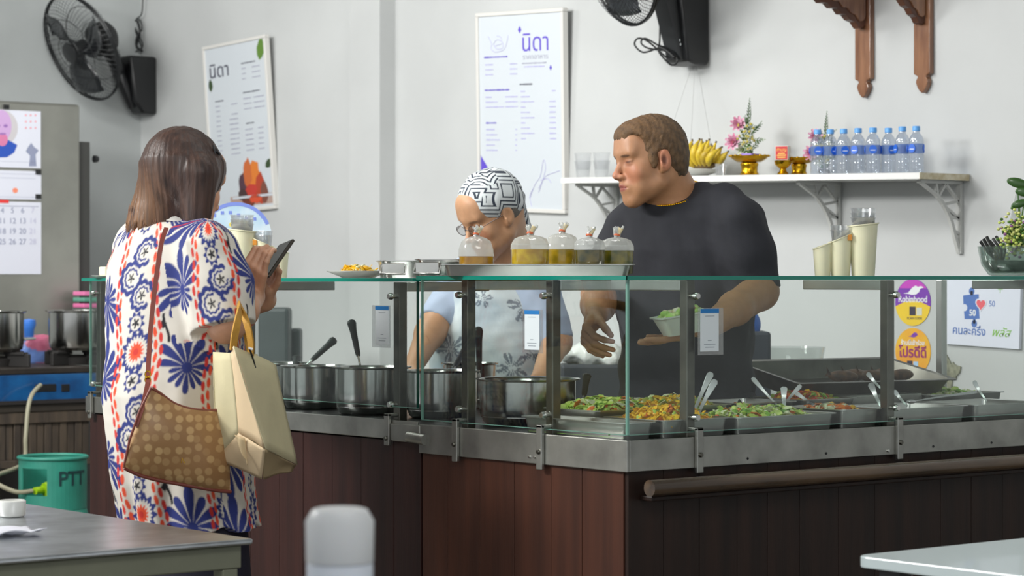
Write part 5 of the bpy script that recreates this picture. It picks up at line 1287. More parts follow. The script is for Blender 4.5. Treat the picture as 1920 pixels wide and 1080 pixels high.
# ------------------------------------------------------------ pots, ladles and trays on the counter
BROTH = mat('curry_surface', (150,112,48), .2, c2=(120,70,28), nscale=40, coat=.5); BLACKH = mat('black_ladle_handle', (34,35,36), .4)
INOX = mat('pot_steel', (190,190,186), .17, 1., noise=.12, nscale=6, stretch=(1,1,.1), bump=.03, bscale=200)
INOX_IN = mat('pot_steel_inside', (150,150,146), .35, 1.)
def pot(px, py_bottom, r_, h, label, D=None, z=ZC, level=.8, loops=True):
    D = D if D else (1.27-z)*F/(py_bottom-HZ)
    f = P(px, py_bottom, D); c = Vector((f.x, f.y, 0))+CV(0, 1)*r_; c.z = z+.0006
    ro = empty('stock_pot', c); tag(ro, label, 'pot', 'steel pots on the counter' if z == ZC else 'steel pots on the stove')
    b = MB(); b.lathe([(r_*.82,0),(r_*.90,.006),(r_*.965,.022),(r_*.985,h*.35),(r_*.985,h-.004),(r_*1.07,h-.001),(r_*1.075,h+.002),(r_*1.0,h+.0015),(r_*.97,h-.006),(r_*.965,.02),(0,.014)], 56)
    b.build('pot_body', INOX, ro, smooth=35, world=False)
    MB().lathe([(0,h*level+.001),(r_*.963,h*level)], 40).build('broth', BROTH, ro, world=False, smooth=60)
    if loops:
        for sg in (-1,1):
            q = Matrix.Rotation(rnd.uniform(0,3), 4, 'Z')
            MB().tube([q @ Vector((sg*(r_*.98), -.03, h*.72)), q @ Vector((sg*(r_+.028), -.024, h*.74)), q @ Vector((sg*(r_+.028), .024, h*.74)), q @ Vector((sg*r_*.98, .03, h*.72))], .0035, 6).build('loop_handle', INOX, ro, world=False, smooth=60) if False else None
    return ro, c
def ladle(p0, p1, hl, label, grip=BLACKH, down=.07):
    """p0 rim end of the grip, p1 tip of the grip; the rod runs on into the pot"""
    d = (p1-p0).normalized(); ro = empty('ladle', p0); tag(ro, label, 'ladle')
    MB().tube([p0-d*down, p0+d*.01], .0035, 8).build('rod', STEEL_POLISH, ro, smooth=60)
    L = (p1-p0).length; side = d.cross(CV(0,1)).normalized(); nn = side.cross(d); b = MB(); n = 12; st = [(0,.0055),(.1,.0075),(.4,.0082),(.7,.0095),(.9,.0125),(.97,.0095),(1.,.003)]
    vs = []; fs = []
    for t, w_ in st:
        for k in range(n): a_ = 6.283*k/n; vs.append(p0+d*L*t+side*w_*math.cos(a_)+nn*w_*.55*math.sin(a_))
    fs = [(j*n+k, j*n+(k+1) % n, (j+1)*n+(k+1) % n, (j+1)*n+k) for j in range(len(st)-1) for k in range(n)]+[tuple(range(n)), tuple(range(len(st)*n-1, (len(st)-1)*n-1, -1))]
    b.add(vs, fs); b.build('grip', grip, ro, smooth=60)
    MB().lathe([(0,-.0052),(.0042,-.0052),(.0042,.0052),(0,.0052)], 12, M=Matrix.Translation(p0+d*L*.89) @ nn.to_track_quat('Z','Y').to_matrix().to_4x4()).build('hang_hole', mat('pale_hole', (190,196,194), .6), ro)
    bl = MB(); bl.lathe([(0,-.018),(.02,-.012),(.03,0),(.028,0),(.018,-.010),(0,-.015)], 18, M=Matrix.Translation(p0-d*down)); bl.build('bowl', STEEL_POLISH, ro, smooth=60)
    return ro
pot(585, 769, .090, .118, 'steel pot with leaning ladle, beside the cream tote bag')
pot(693, 780, .100, .125, 'steel pot with upright black ladle, left of the leftmost open post')
pot(826, 787, .094, .122, 'steel pot behind the two close posts, left of the largest pot')
pot(990, 801, .122, .112, 'largest low steel pot in front of the cook in headscarf')
pot(512, 762, .098, .118, 'steel pot half hidden behind the cream tote bag')
pot(880, 768, .075, .125, 'small steel pot partly hidden behind the largest pot', level=.7)
ladle(P(672,668,6.62), P(658,599,6.60), .1, 'upright black handled ladle in steel pot')
ladle(P(584,676,6.95), P(629,635,7.02), .1, 'leaning black handled ladle in pot beside the tote bag')
ladle(P(852,690,6.65), P(882,636,6.8), .1, 'black handled ladle leaning behind the close posts', down=.06)
ladle(P(899,700,6.5), P(897,612,6.5), .1, 'black ladle standing behind a counter post in front of the apron', down=.07)
ladle(P(1095,742,6.3), P(1101,700,6.3), .1, 'short black handled ladle right of the largest pot', down=.03)
ladle(P(552,684,7.05), P(556,668,7.1), .1, 'short dark ladle tip in the pot behind the tote bag', down=.03)
# food trays
def tray_mesh(x0, x1, y0, y1, z0, h, m, name, parent, lip=.007, taper=.005, r_=.014, MM=None):
    cx, cy = (x0+x1)/2, (y0+y1)/2; W_, D_ = (x1-x0)/2, (y1-y0)/2
    def rr(w2, d2, z, n=4, rr_=r_):
        o = []
        for sx, sy, a0 in ((1,1,0),(-1,1,90),(-1,-1,180),(1,-1,270)):
            for k in range(n): a_ = R(a0+90*k/(n-1)); o.append((cx+sx*(w2-rr_)+rr_*math.cos(a_), cy+sy*(d2-rr_)+rr_*math.sin(a_), z))
        return o
    t = .0012
    rings = [rr(W_-taper-lip, D_-taper-lip, z0), rr(W_-lip, D_-lip, z0+h-.002), rr(W_, D_, z0+h-.001), rr(W_, D_, z0+h+.0012), rr(W_-lip-t, D_-lip-t, z0+h), rr(W_-taper-lip-t, D_-taper-lip-t, z0+t)]
    n = len(rings[0]); vs = sum(rings, []); 
    if MM is not None: vs = [tuple(MM @ Vector(v)) for v in vs]
    fs = [tuple(range(n-1,-1,-1)), tuple(range(5*n,6*n))]+[(j*n+k, j*n+(k+1) % n, (j+1)*n+(k+1) % n, (j+1)*n+k) for j in range(5) for k in range(n)]
    b = MB(); b.add(vs, fs); return b.build(name, m, parent, smooth=50)
GREENS = [mat('veg_light_green', (150,186,60), .4, c2=(196,210,120), nscale=80, sss=.05), mat('veg_green', (92,146,44), .4, c2=(130,170,60), nscale=80, sss=.05), mat('veg_orange', (226,132,40), .4, c2=(200,96,40), nscale=60), mat('veg_white', (222,222,196), .45, c2=(196,204,150), nscale=60), mat('curry_yellow', (236,200,40), .35, c2=(220,164,28), nscale=60), mat('fried_brown', (120,82,48), .5, c2=(80,54,36), nscale=60), mat('veg_red', (190,60,36), .4)]
def food(x0, x1, y0, y1, z, h, mix, n, label, cat, size=.012, seed=1, yaw=None, flat=.35):
    """one heap of cut vegetables: bent chips and lumps of several colours, uncountable"""
    r = random.Random(seed); b = MB(); cx, cy = (x0+x1)/2, (y0+y1)/2; W_, D_ = (x1-x0)/2, (y1-y0)/2
    n0 = 10; vs = []; fs = []
    for i in range(n0+1):
        for j in range(n0+1):
            u, v = i/n0*2-1, j/n0*2-1; e = max(0, 1-abs(u)**4)*max(0, 1-abs(v)**4); vs.append((cx+u*W_, cy+v*D_, z+h*e*(.75+.25*math.sin(5*u+seed)*math.cos(4*v))))
    for i in range(n0):
        for j in range(n0): a_ = i*(n0+1)+j; fs.append((a_, a_+1, a_+n0+2, a_+n0+1))
    b.add(vs, fs, mix[0])
    for k in range(n):
        u, v = r.uniform(-.95,.95), r.uniform(-.95,.95); e = max(0, 1-abs(u)**4)*max(0, 1-abs(v)**4)
        c = Vector((cx+u*W_, cy+v*D_, z+h*e*.85+r.uniform(0,.008))); mi = r.choice(mix); s_ = size*r.uniform(.6,1.5)
        Mx = Matrix.Translation(c) @ Matrix.Rotation(r.uniform(0,6.3),4,'Z') @ Matrix.Rotation(r.uniform(-.9,.9),4,'X') @ Matrix.Rotation(r.uniform(-.9,.9),4,'Y')
        if r.random() < .6:
            L_, w_ = s_, s_*r.uniform(.3,.7); bend = s_*r.uniform(.1,.4); t = .0012
            vs = [(-L_,-w_*.5,0),(-L_*.3,-w_,bend),(L_*.5,-w_*.8,bend*.8),(L_,0,0),(L_*.5,w_*.8,bend*.9),(-L_*.3,w_,bend*.7),(-L_,w_*.5,0)]
            vs = vs+[(x,y,zz-t) for x,y,zz in vs]; m_ = 7; b.add([Mx @ Vector(q) for q in vs], [tuple(range(m_)), tuple(range(2*m_-1,m_-1,-1))]+[(i,i+m_,(i+1)%m_+m_,(i+1)%m_) for i in range(m_)], mi)
        else: b.ell(c, (s_*.7, s_*.5, s_*flat), 7, 4, mi, M=Mx.to_3x3().to_4x4())
    o = b.build('food', None, None, mats=GREENS, smooth=50); center_origin(o)
    tag(o, label, cat, kind='stuff'); return o
def food_tray(x0, x1, y0, y1, zb, h, label, m=STEEL, grp='steel food trays on the serving counter'):
    o = tray_mesh(x0, x1, y0, y1, zb, h, m, 'food_tray', None); center_origin(o); tag(o, label, 'tray', grp); return o
Z0 = ZC+.0008
food_tray(.012,.112,.020,.40, Z0, .038, 'narrow steel tray at the outer corner of the counter')
food(.022,.102,.04,.38, Z0+.004, .012, [1,3,1,3], 60, 'sparse green beans in the narrow corner tray', 'food', .006, 2)
food_tray(.125,.345,.022,.235, Z0, .040, 'steel tray of yellow curry just inside the counter corner')
food(.140,.332,.034,.224, Z0+.012, .052, [4,4,4,2,4,4,0], 420, 'heap of yellow orange curry in the tray by the corner', 'food', .009, 3)
food_tray(.125,.345,.250,.455, Z0+.012, .040, 'steel tray of green salad between largest pot and yellow curry')
food(.140,.330,.262,.445, Z0+.024, .048, [0,0,1,3,0,3,0,0,2], 380, 'heap of green and white vegetables beside the largest pot', 'food', .013, 4)
food_tray(.355,.575,.255,.455, Z0+.010, .044, 'steel tray of yellow food behind the corner post')
food(.37,.56,.27,.44, Z0+.022, .050, [4,4,0,3,4], 300, 'yellow and green stir fry behind the corner post', 'food', .011, 5)
food_tray(.360,.700,.022,.240, Z0, .038, 'wide steel tray of green salad right of the corner post')
food(.385,.675,.042,.222, Z0+.010, .040, [0,3,0,1,0,3,3,0,2], 420, 'green white and orange vegetables right of the corner post', 'food', .012, 6)
food_tray(.590,.800,.255,.455, Z0+.012, .042, 'steel tray with little food, behind the wide salad tray')
food(.61,.78,.27,.44, Z0+.020, .018, [0,2,3,6,0], 120, 'scattered greens and orange pieces behind the wide salad tray', 'food', .011, 7)
food_tray(.712,.860,.022,.240, Z0, .044, 'steel tray of orange pieces left of the middle right post')
food(.725,.845,.04,.225, Z0+.016, .030, [2,4,3,2], 130, 'orange fried pieces left of the middle right post', 'food', .013, 8)
food_tray(.880,1.180,.022,.235, Z0, .040, 'empty looking steel tray right of the middle right post')
food_tray(.815,1.02,.255,.455, Z0+.010, .046, 'steel tray of red and green stir fry below the large pan')
food(.83,1.0,.275,.44, Z0+.026, .044, [2,6,1,0,4], 260, 'red orange and green stir fry behind the middle right post', 'food', .010, 9)
food_tray(1.20,1.48,.022,.235, Z0, .040, 'flat steel tray at the right end of the front row')
food_tray(1.30,1.60,.255,.470, Z0+.012, .042, 'steel tray of green noodles at the far right end')
food(1.32,1.58,.275,.455, Z0+.020, .038, [3,0,1,3,0], 380, 'heap of pale green noodles at the far right end', 'food', .012, 10)
food_tray(.400,.560,.47,.60, Z0+.014, .044, 'small steel tray of beans beside the largest pot')
food(.415,.545,.482,.59, Z0+.022, .036, [3,1,3,5], 260, 'pale beans heaped in the small tray near the man\'s hand', 'food', .005, 11)
# large tilted pan with fish, propped on a block at the back
bk = tag(MB().box(1.02,1.30,.27+.02,.455,ZC+.0005,ZC+.06).build('steel_block', STEEL_DULL, bevel=.004), 'low steel block under the large tilted pan', 'block')
Mp = Matrix.Translation((1.18,.46,1.005)) @ Matrix.Rotation(R(-8),4,'Z') @ Matrix.Rotation(R(10),4,'X')
pn = tray_mesh(-.27,.27,-.15,.15,-.03,.048, STEEL_DARK, 'roasting_pan', None, lip=.014, taper=.02, MM=Mp); center_origin(pn); tag(pn, 'large dark steel pan tilted at the back of the right run', 'pan')
b = MB(); r = random.Random(3)
for k in range(5):
    c = Mp @ Vector((-.02+.05*k, -.02+.015*(k % 2), .006)); b.ell(c, (.045,.018,.016), 12, 7, M=Mp.to_3x3().to_4x4() @ Matrix.Rotation(r.uniform(-.5,.5),4,'Z'))
    t = Mp @ Vector((-.02+.05*k-.04, -.02, .012)); b.add([t, t+Vector((-.02,0,.022)), t+Vector((-.012,.004,.006)), t+Vector((-.024,.004,-.006))], [(0,1,2),(0,2,3)])
o = b.build('fried_fish', mat('fried_fish_brown', (110,76,50), .5, c2=(64,44,34), nscale=70), smooth=60); center_origin(o); tag(o, 'brown fried fish pieces heaped in the large tilted pan', 'fish', kind='stuff')
# spoons and tongs standing in the food
def spoon(a_, b_, label, w=.008, cat='spoon'):
    """a: lower end in the food, b: upper end of the handle"""
    d = (b_-a_); L_ = d.length; d.normalize(); s_ = d.cross(CV(0,1)).normalized(); nn = s_.cross(d); ro = empty('serving_spoon', a_); tag(ro, label, cat, 'steel spoons standing in the food trays')
    st = [(0,.3),(.12,.42),(.55,.55),(.8,.85),(.94,1.),(1.,.55)]; vs = []
    for t, k in st:
        c = a_+d*L_*t+nn*(.012*math.sin(t*3.1)); vs += [c+s_*w*k+nn*.001, c-s_*w*k+nn*.001, c-s_*w*k-nn*.001, c+s_*w*k-nn*.001]
    fs = [(0,1,2,3),(23,22,21,20)]+[(j*4+k, j*4+(k+1)%4, (j+1)*4+(k+1)%4, (j+1)*4+k) for j in range(5) for k in range(4)]
    b = MB(); b.add(vs, fs); b.build('handle', mat('spoon_steel', (206,208,208), .3, .7), ro, smooth=40, bevel=.0005)
    b = MB(); b.ell(a_-d*.018, (.014,.011,.005), 12, 6); b.build('bowl', MATS['spoon_steel'], ro, smooth=60)
for i, (a_, b_, D, lb) in enumerate((((1300,775),(1334,698),5.78,'steel spoon leaning behind the corner post, upper one'), ((1306,782),(1342,712),5.72,'steel spoon leaning right of the corner post, longer one'), ((1462,765),(1410,708),5.95,'thin steel tongs handle leaning left behind the salad tray'), ((1472,772),(1470,725),5.72,'upright wide steel spoon in the wide salad tray'), ((1468,762),(1502,722),5.95,'steel spoon leaning right behind the upright one'),
    ((1530,762),(1490,735),5.98,'steel spoon leaning left towards the orange food'), ((1655,732),(1626,699),6.25,'steel tongs leaning on the tilted pan'), ((1654,766),(1632,718),5.95,'steel spoon just left of the middle right post'), ((1702,762),(1676,732),6.0,'steel spoon just right of the middle right post'), ((1850,752),(1826,714),6.2,'steel spoon standing in the green noodles'))):
    pa = PZ(*a_, .99 if a_[1] == 732 else .946); Dz = (pa-CAM).dot(CV(0,1)); spoon(pa, P(*b_, Dz+.03), lb, .0085 if i in (0,1,3,7) else .006)
ro = spoon(P(1716,752,5.98), P(1832,735,6.2), 'long thin steel handle lying across the flat trays', .004)

# ------------------------------------------------------------ things on the glass top
def gz_(y): return GT+.0005
ct_ = P(1007, 505, 5.92); yaw = -TH
Mt = Matrix.Translation((ct_.x, ct_.y, 0)) @ Matrix.Rotation(yaw, 4, 'Z')
tw = 366/F*5.85/2
o = tray_mesh(-tw, tw, -.11, .11, GT+.0005, .027, STEEL, 'serving_tray', None, lip=.012, taper=.006, MM=Mt); center_origin(o); tag(o, 'flat steel tray carrying the bags of curry on the glass top', 'tray')
def curry_bag(px, w_px, ytop, ylev, c1, c2, label, D=5.86, liq=None, seed=0):
    w_ = w_px/F*D/2; zb = GT+.0035; c = P(px, 500, D); zt = 1.27-(ytop+13-HZ)/F*D; zl = 1.27-(ylev-HZ)/F*D
    ro = empty('curry_bag', (c.x, c.y, zb)); tag(ro, label, 'bag', 'tied clear bags of curry on the steel tray'); H_ = zt-zb; hl = zl-zb
    q = Matrix.Rotation(-TH, 4, 'Z'); r = random.Random(seed)
    prof = [(.90,.0),(.97,.02),(1.0,hl/H_*.6),(1.0,hl/H_),(.99,max(.55,hl/H_+.05)),(.98,.66),(.91,.78),(.78,.87),(.56,.94),(.28,.985),(.12,1.0)]
    lv = hl/H_; prof = [(1.0 if .2 < t < lv else p, t) if t <= lv else (p, lv+(max(t, .5)-.5)/.5*(1-lv)+.004) for p, t in prof]
    n = 40; vs = []; fs = []
    for pr, t in prof:
        for k in range(n):
            a_ = 6.283*k/n; wob = 1+.025*math.sin(a_*7+t*5+seed)*(t > .4)+.10*math.sin(a_*11+seed)*(t > .85); x = w_*pr*wob*math.cos(a_); y = w_*.72*pr*wob*math.sin(a_); vs.append(q @ Vector((x, y, H_*t)))
    fs = [(j*n+k, j*n+(k+1) % n, (j+1)*n+(k+1) % n, (j+1)*n+k) for j in range(len(prof)-1) for k in range(n)]
    b = MB(); b.add(vs, fs, 0)
    zc_ = [sum(b.v[i][2] for i in f)/len(f) for f in b.f]; b.m = [1 if z < hl else 0 for z in zc_]
    b.build('plastic_bag', None, ro, smooth=70, world=False, mats=[BAGP, glass('wet_bag', (.97,.97,.95), .04, rough=.1)])
    b = MB(); m_ = mat('curry_%d_%d_%d' % c1, c1, .25, c2=c2, nscale=34, coat=.4)
    zz = [0, hl*.06, hl*.5, hl]; vs = []
    for z in zz:
        pr = np.interp(z/H_, [p[1] for p in prof], [p[0] for p in prof])*.97
        for k in range(n): a_ = 6.283*k/n; vs.append(q @ Vector((w_*pr*math.cos(a_), w_*.72*pr*math.sin(a_), z+.001)))
    b.add(vs, [(j*n+k, j*n+(k+1) % n, (j+1)*n+(k+1) % n, (j+1)*n+k) for j in range(3) for k in range(n)]+[tuple(range(3*n, 4*n)), tuple(range(n-1,-1,-1))]); b.build('curry', m_, ro, smooth=60, world=False)
    b = MB()
    for k in range(9): a_ = r.uniform(0, 6.28); b.tube([q @ Vector((w_*.10*math.cos(a_), w_*.08*math.sin(a_), H_*.99)), q @ Vector((w_*.10*math.cos(a_)+r.uniform(-.004,.006), w_*.1*math.sin(a_), H_+.012)), q @ Vector((w_*.3*math.cos(a_)+.004, w_*.2*math.sin(a_), H_+r.uniform(.020,.028)))], [.004,.0022,.003], 5)
    b.build('gathered_top', BAGP, ro, smooth=60, world=False)['kind'] = 'stuff'
    b = MB(); b.tube([q @ Vector((.006*math.cos(6.283*k/12), .005*math.sin(6.283*k/12), H_+.006+.001*math.sin(k))) for k in range(12)], .0028, 6, closed=True); b.build('rubber_band', mat('band_red', (214,110,70), .5), ro, smooth=60, world=False)
    b = MB(); b.tube([q @ Vector((.002,0,H_+.004)), q @ Vector((.010,0,H_+.022))], [.004,.006], 8); b.build('knot', mat('knot_cream', (232,214,170), .5), ro, smooth=60, world=False)
curry_bag(893, 66, 430, 481, (190,142,22), (150,104,20), 'single curry bag in front of the face of the cook', D=5.91, seed=1)
curry_bag(994, 72, 428, 468, (206,178,36), (168,130,24), 'wide yellow curry bag, first in the row of four', D=5.885, seed=2)
curry_bag(1054, 62, 424, 468, (196,160,30), (140,120,26), 'yellow curry bag, second in the row of four', D=5.97, seed=3)
curry_bag(1105, 58, 432, 469, (110,96,34), (48,54,30), 'dark green curry bag, third in the row of four', D=5.89, seed=4)
curry_bag(1157, 62, 432, 470, (132,120,26), (70,76,26), 'green curry bag nearest the man, last in the row of four', D=5.94, seed=5)
# two steel trays with loop handles at the left of it
def handled_tray(px, D, wx, dy, h, label, rot=0, zoff=0):
    c = P(px, 510, D); Mh = Matrix.Translation((c.x, c.y, GT+.0005-.005+zoff)) @ Matrix.Rotation(-TH+rot, 4, 'Z'); ro = empty('handled_tray', M=Mh); tag(ro, label, 'tray')
    o = tray_mesh(-wx, wx, -dy, dy, 0, h, STEEL_POLISH, 'pan_body', None, lip=.006, taper=.006, r_=.022); o.parent = ro
    for x_ in (-wx*.62, ):
        MB().tube([(x_-.030,-dy+.006,h*.75),(x_-.034,-dy-.010,h*.25),(x_+.030,-dy-.010,h*.22),(x_+.034,-dy+.006,h*.75)], .0028, 8).build('loop_handle', STEEL_POLISH, ro, smooth=60, world=False)
        MB().box(x_-.03,x_+.03,-dy-.001,-dy+.008,h*.2,h*.85).build('handle_plate', STEEL, ro, world=False, bevel=.002)
    return ro
handled_tray(772, 6.36, .090, .095, .044, 'steel tray with loop handle, beside the white plate', .12)
handled_tray(842, 6.12, .085, .07, .046, 'steel tray with loop handle, behind the single curry bag', .0)
# white plate with yellow food
c = P(672, 515, 6.55); o = MB().lathe([(.045,0),(.05,.003),(.085,.017),(.086,.019),(.05,.008),(0,.006)], 44).build('dinner_plate', CERAMIC, smooth=60, M=Matrix.Translation((c.x, c.y, GT-.0045))); tag(o, 'white plate of yellow food on the glass top', 'plate')
food(c.x-.040, c.x+.040, c.y-.040, c.y+.040, GT+.003, .020, [4,3,4,4], 120, 'small heap of yellow food on the white plate', 'food', .009, 21)
# cream cup holders with stacks of clear cups
def cup_holder(px0, D, mirror, label, scale=1.):
    c = P(px0, 515, D); Mh = Matrix.Translation((c.x, c.y, GT+.0005 if not mirror else GT-.0045)) @ Matrix.Rotation(-TH, 4, 'Z') @ Matrix.Scale(scale, 4); ro = empty('cup_holder', M=Mh); tag(ro, label, 'holder')
    sg = -1 if mirror else 1
    # three fused tapering tubes of falling height under one sloping rim
    spec = [(.050, .037, .128), (-.008, .030, .096), (-.054, .025, .076)]
    for i, (x_, r_, h) in enumerate(spec):
        b = MB(); n = 32; vs = []; slope = (.10, .42, .34)[i]
        for rr_, t in ((.78,0),(.80,.02),(1.0,1.),(1.10,1.01),(1.10,1.035),(.94,1.03),(.74,.04)):
            for k in range(n):
                a_ = 6.283*k/n; x = r_*rr_*math.cos(a_); vs.append((sg*(x_+x), r_*rr_*math.sin(a_)*1.05, h*t+(x*slope*t if t > .5 else 0)))
        fs = [(j*n+k, j*n+(k+1) % n, (j+1)*n+(k+1) % n, (j+1)*n+k) for j in range(6) for k in range(n)]+[tuple(range(n-1,-1,-1)), tuple(range(6*n,7*n))]
        b.add(vs, fs); b.build('holder_tube', CREAM, ro, smooth=50, world=False)
    for i, (x_, r_, h) in enumerate(spec[:2]):
        for k in range(3 if i == 0 else 2):
            MB().lathe([(r_*.66,0),(r_*.86,.052),(r_*.90,.053),(r_*.86,.054),(r_*.62,.002)], 24, c=(sg*x_, 0, h-.032+.012*k)).build('clear_cup', CLEAR, ro, smooth=50, world=False)
    MB().box(sg*.012-.006, sg*.012+.006, -.031, -.028, .09, .105).build('sauce_drip', mat('orange_drip', (214,140,50), .4), ro, world=False, bevel=.003)
    return ro
cup_holder(1582, 6.22, False, 'cream three part cup holder on the glass top above the right trays')
cup_holder(488, 6.85, True, 'cream three part cup holder behind the customer\'s phone', 1.02)
# second holder piece behind it and a small yellow flower
c = P(418, 515, 7.0); tag(MB().lathe([(.026,0),(.034,.105),(.037,.107),(.031,.105),(.022,.004),(0,.004)], 28).build('cream_cup', CREAM, smooth=50, M=Matrix.Translation((c.x, c.y, GT-.0045))), 'tall cream cup beside the customer\'s sleeve', 'cup')
# round pale blue hand fan leaning behind the holder
c = P(443, 440, 7.25); Mf = Matrix.Translation(c) @ Matrix.Rotation(-TH+.2, 4, 'Z') @ Matrix.Rotation(R(-6), 4, 'X'); ro = empty('round_hand_fan', M=Mf); tag(ro, 'round pale blue hand fan standing behind the cream cup holder', 'hand fan')
MBf = MB(); n = 40; MBf.prism([(.105*math.cos(6.283*k/n), .098*math.sin(6.283*k/n)) for k in range(n)], -.001, .001); MBf.build('fan_blade', mat('pale_blue_card', (176,206,228), .5, c2=(206,222,234), nscale=18), ro, world=False)
b = MB(); n = 20; b.prism([(.105*math.cos(R(20)+R(140)*k/n), .098*math.sin(R(20)+R(140)*k/n)) for k in range(n+1)]+[(.094*math.cos(R(160)-R(140)*k/n), .087*math.sin(R(160)-R(140)*k/n)) for k in range(n+1)], -.0018, -.001); b.build('blue_border', mat('border_blue', (120,140,216), .5), ro, world=False)
b = MB(); b.prism([(.012+.034*math.cos(6.283*k/20), .030+.014*math.sin(6.283*k/20)) for k in range(20)], -.0018, -.001); b.build('yellow_spot', mat('spot_yellow', (226,206,96), .5), ro, world=False)
for k in range(7): MB().box(-.07+.024*k, -.06+.024*k, -.0016, -.001, .052+.01*math.sin(k), .062+.01*math.sin(k)).build('blue_print', MATS['border_blue'], ro, world=False)
MB().tube([(0,0,-.09),(0,0,-.178)], .005, 8).build('handle', WHITE, ro, world=False, smooth=60)
# glass bowl of cutlery, herbs and flowers at the right end
c = P(1893, 515, 6.42); bz_ = GT+.0006; ro = empty('glass_bowl', (c.x, c.y, bz_)); tag(ro, 'clear glass bowl at the right end of the glass top', 'bowl')
MB().lathe([(.045,0),(.055,.003),(.074,.030),(.082,.066),(.084,.078),(.080,.078),(.070,.032),(.050,.008),(0,.007)], 48).build('bowl_body', glass('bowl_glass', (.78,.86,.82), .12, milky=.12, mc=(180,190,186)), ro, smooth=50, world=False)
b = MB(); b.lathe([(0,.010),(.045,.012),(.064,.032),(.066,.040),(0,.042)], 30); b.build('folded_bags', mat('grey_film', (150,158,154), .5, noise=.4, nscale=50), ro, smooth=60, world=False)
cu = empty('cutlery_bundle', (c.x, c.y, bz_+.045)); tag(cu, 'black handled cutlery standing in the glass bowl', 'cutlery')
for k in range(6):
    a_ = P(1850+k*7, 470, 6.44); e = P(1838+k*6, 452-4*(k % 3), 6.44+.01*k); MB().tube([P(1878,500,6.42), a_, e], [.003,.004,.0045], 6).build('fork', BLACKH, cu, smooth=60)
fb = empty('herb_bouquet', (c.x+.02, c.y, bz_+.045)); tag(fb, 'bunch of yellow green and purple flowers with round leaves above the glass bowl', 'flowers')
r = random.Random(12); YG = mat('yellow_green_blossom', (186,206,90), .6, c2=(224,222,150), nscale=80); PU = mat('purple_blossom', (150,96,150), .6)
b = MB(); b2 = MB(); b3 = MB()
MB().ell(P(1905,445,6.44), (.026,.026,.034), 12, 8).build('leaf_bed', LEAF, fb)
for k in range(260):
    u = r.gauss(0,1); v = r.gauss(0,1); pp = P(1903+u*13, 442+v*20, 6.40+r.uniform(-.02,.03)); (b if r.random() < .6 else (b2 if r.random() < .35 else b3)).ell(pp, (.005,.005,.004), 6, 4)
b.build('blossoms', YG, fb, smooth=60)['kind'] = 'stuff'; b2.build('purple_blossoms', PU, fb, smooth=60)['kind'] = 'stuff'; b3.build('small_leaves', LEAF, fb, smooth=60)['kind'] = 'stuff'
for (x, y, ang, s_) in ((1908,343,.25,.030),(1912,382,-.3,.024),(1924,360,.1,.03)):
    q = P(x, y, 6.44); Mx = Matrix.Translation(q) @ Matrix.Rotation(-TH, 4, 'Z') @ Matrix.Rotation(ang, 4, 'Y'); bb = MB(); bb.ell((0,0,0), (s_,.006,s_*.45), 16, 8, M=None); o = bb.build('round_leaf', mat('dark_leaf', (56,92,40), .35, coat=.4), fb, smooth=60); o.matrix_basis = Matrix.Identity(4); o.matrix_parent_inverse = fb.matrix_basis.inverted() @ Mx
    MB().tube([q, P(1912,430,6.44)], .0018, 5).build('stem', LEAF, fb, smooth=60)
tag(MB().box(-.018,.018,-.001,.001,0,.17).build('paper_slip', mat('white_paper', (226,228,228), .6), M=Matrix.Translation((P(1893,455,6.5).x, P(1893,455,6.5).y, bz_+.06)) @ Matrix.Rotation(-TH,4,'Z') @ Matrix.Rotation(R(12),4,'Y')), 'tall white paper slip standing behind the flowers', 'paper')
# small cream box on a saucer at the left end of the glass
c = P(192, 515, 7.22); tag(MB().lathe([(.02,0),(.034,.006),(.032,.007),(0,.003)], 24).build('saucer', CERAMIC, smooth=60, M=Matrix.Translation((c.x, c.y, GT-.0045))), 'small white saucer at the left end of the glass top', 'saucer')
tag(MB().box(-.013,.013,-.013,.013,0,.026).build('soap_block', CREAM, bevel=.004, M=TM((c.x+.008, c.y, GT+.0025), .4)), 'small cream block on the saucer beside the customer', 'block')
# ------------------------------------------------------------ behind the counter
bt = empty('back_table'); tag(bt, 'low steel topped table along the back wall behind the cooks', 'table')
MB().box(1.60, 2.44, 1.52, 5.0, .82, .85).build('table_top', STEEL_DULL, bt, bevel=.004)
for x, y in ((1.65,1.57),(1.65,4.95),(2.4,1.57),(2.4,4.95)): MB().box(x-.02,x+.02,y-.02,y+.02,0,.82).build('leg', STEEL_DARK, bt)
def boxp(name, px0, px1, D, z0, z1, depth, m, label, cat, bev=.006, rot=-TH):
    a_ = P(px0, 600, D); b_ = P(px1, 600, D); c = (a_+b_)/2; w_ = (b_-a_).length/2; M0 = Matrix.Translation((c.x, c.y, z0)) @ Matrix.Rotation(rot, 4, 'Z')
    o = MB().box(-w_, w_, 0, depth, 0, z1-z0).build(name, m, bevel=bev, M=M0); tag(o, label, cat); return o
zz = lambda py, D: 1.27-(py-HZ)/F*D
DG = mat('dark_grey_green_plastic', (62,72,72), .5, noise=.2, nscale=10)
D = 9.6
boxp('dark_appliance', 484, 541, D, .851, zz(577,D), .16, DG, 'dark grey green appliance standing on the back table left of the pots', 'appliance', .015)
boxp('dark_appliance_box', 540, 562, D+.17, .851, zz(618,D), .14, DG, 'lower dark box attached beside the grey green appliance', 'box', .012)
D = 8.1
boxp('storage_crate', 1052, 1172, D, .851, zz(684,D), .22, mat('dark_blue_crate', (44,52,62), .5), 'dark crate under the white plastic bags behind the man', 'crate', .01)
S = SDF(); r = random.Random(6)
for k in range(16): S.ell(P(1058+r.uniform(0,110), 662+r.uniform(-8,12), D+.04+r.uniform(0,.10)), (r.uniform(.02,.05), r.uniform(.02,.05), r.uniform(.02,.035)), .02)
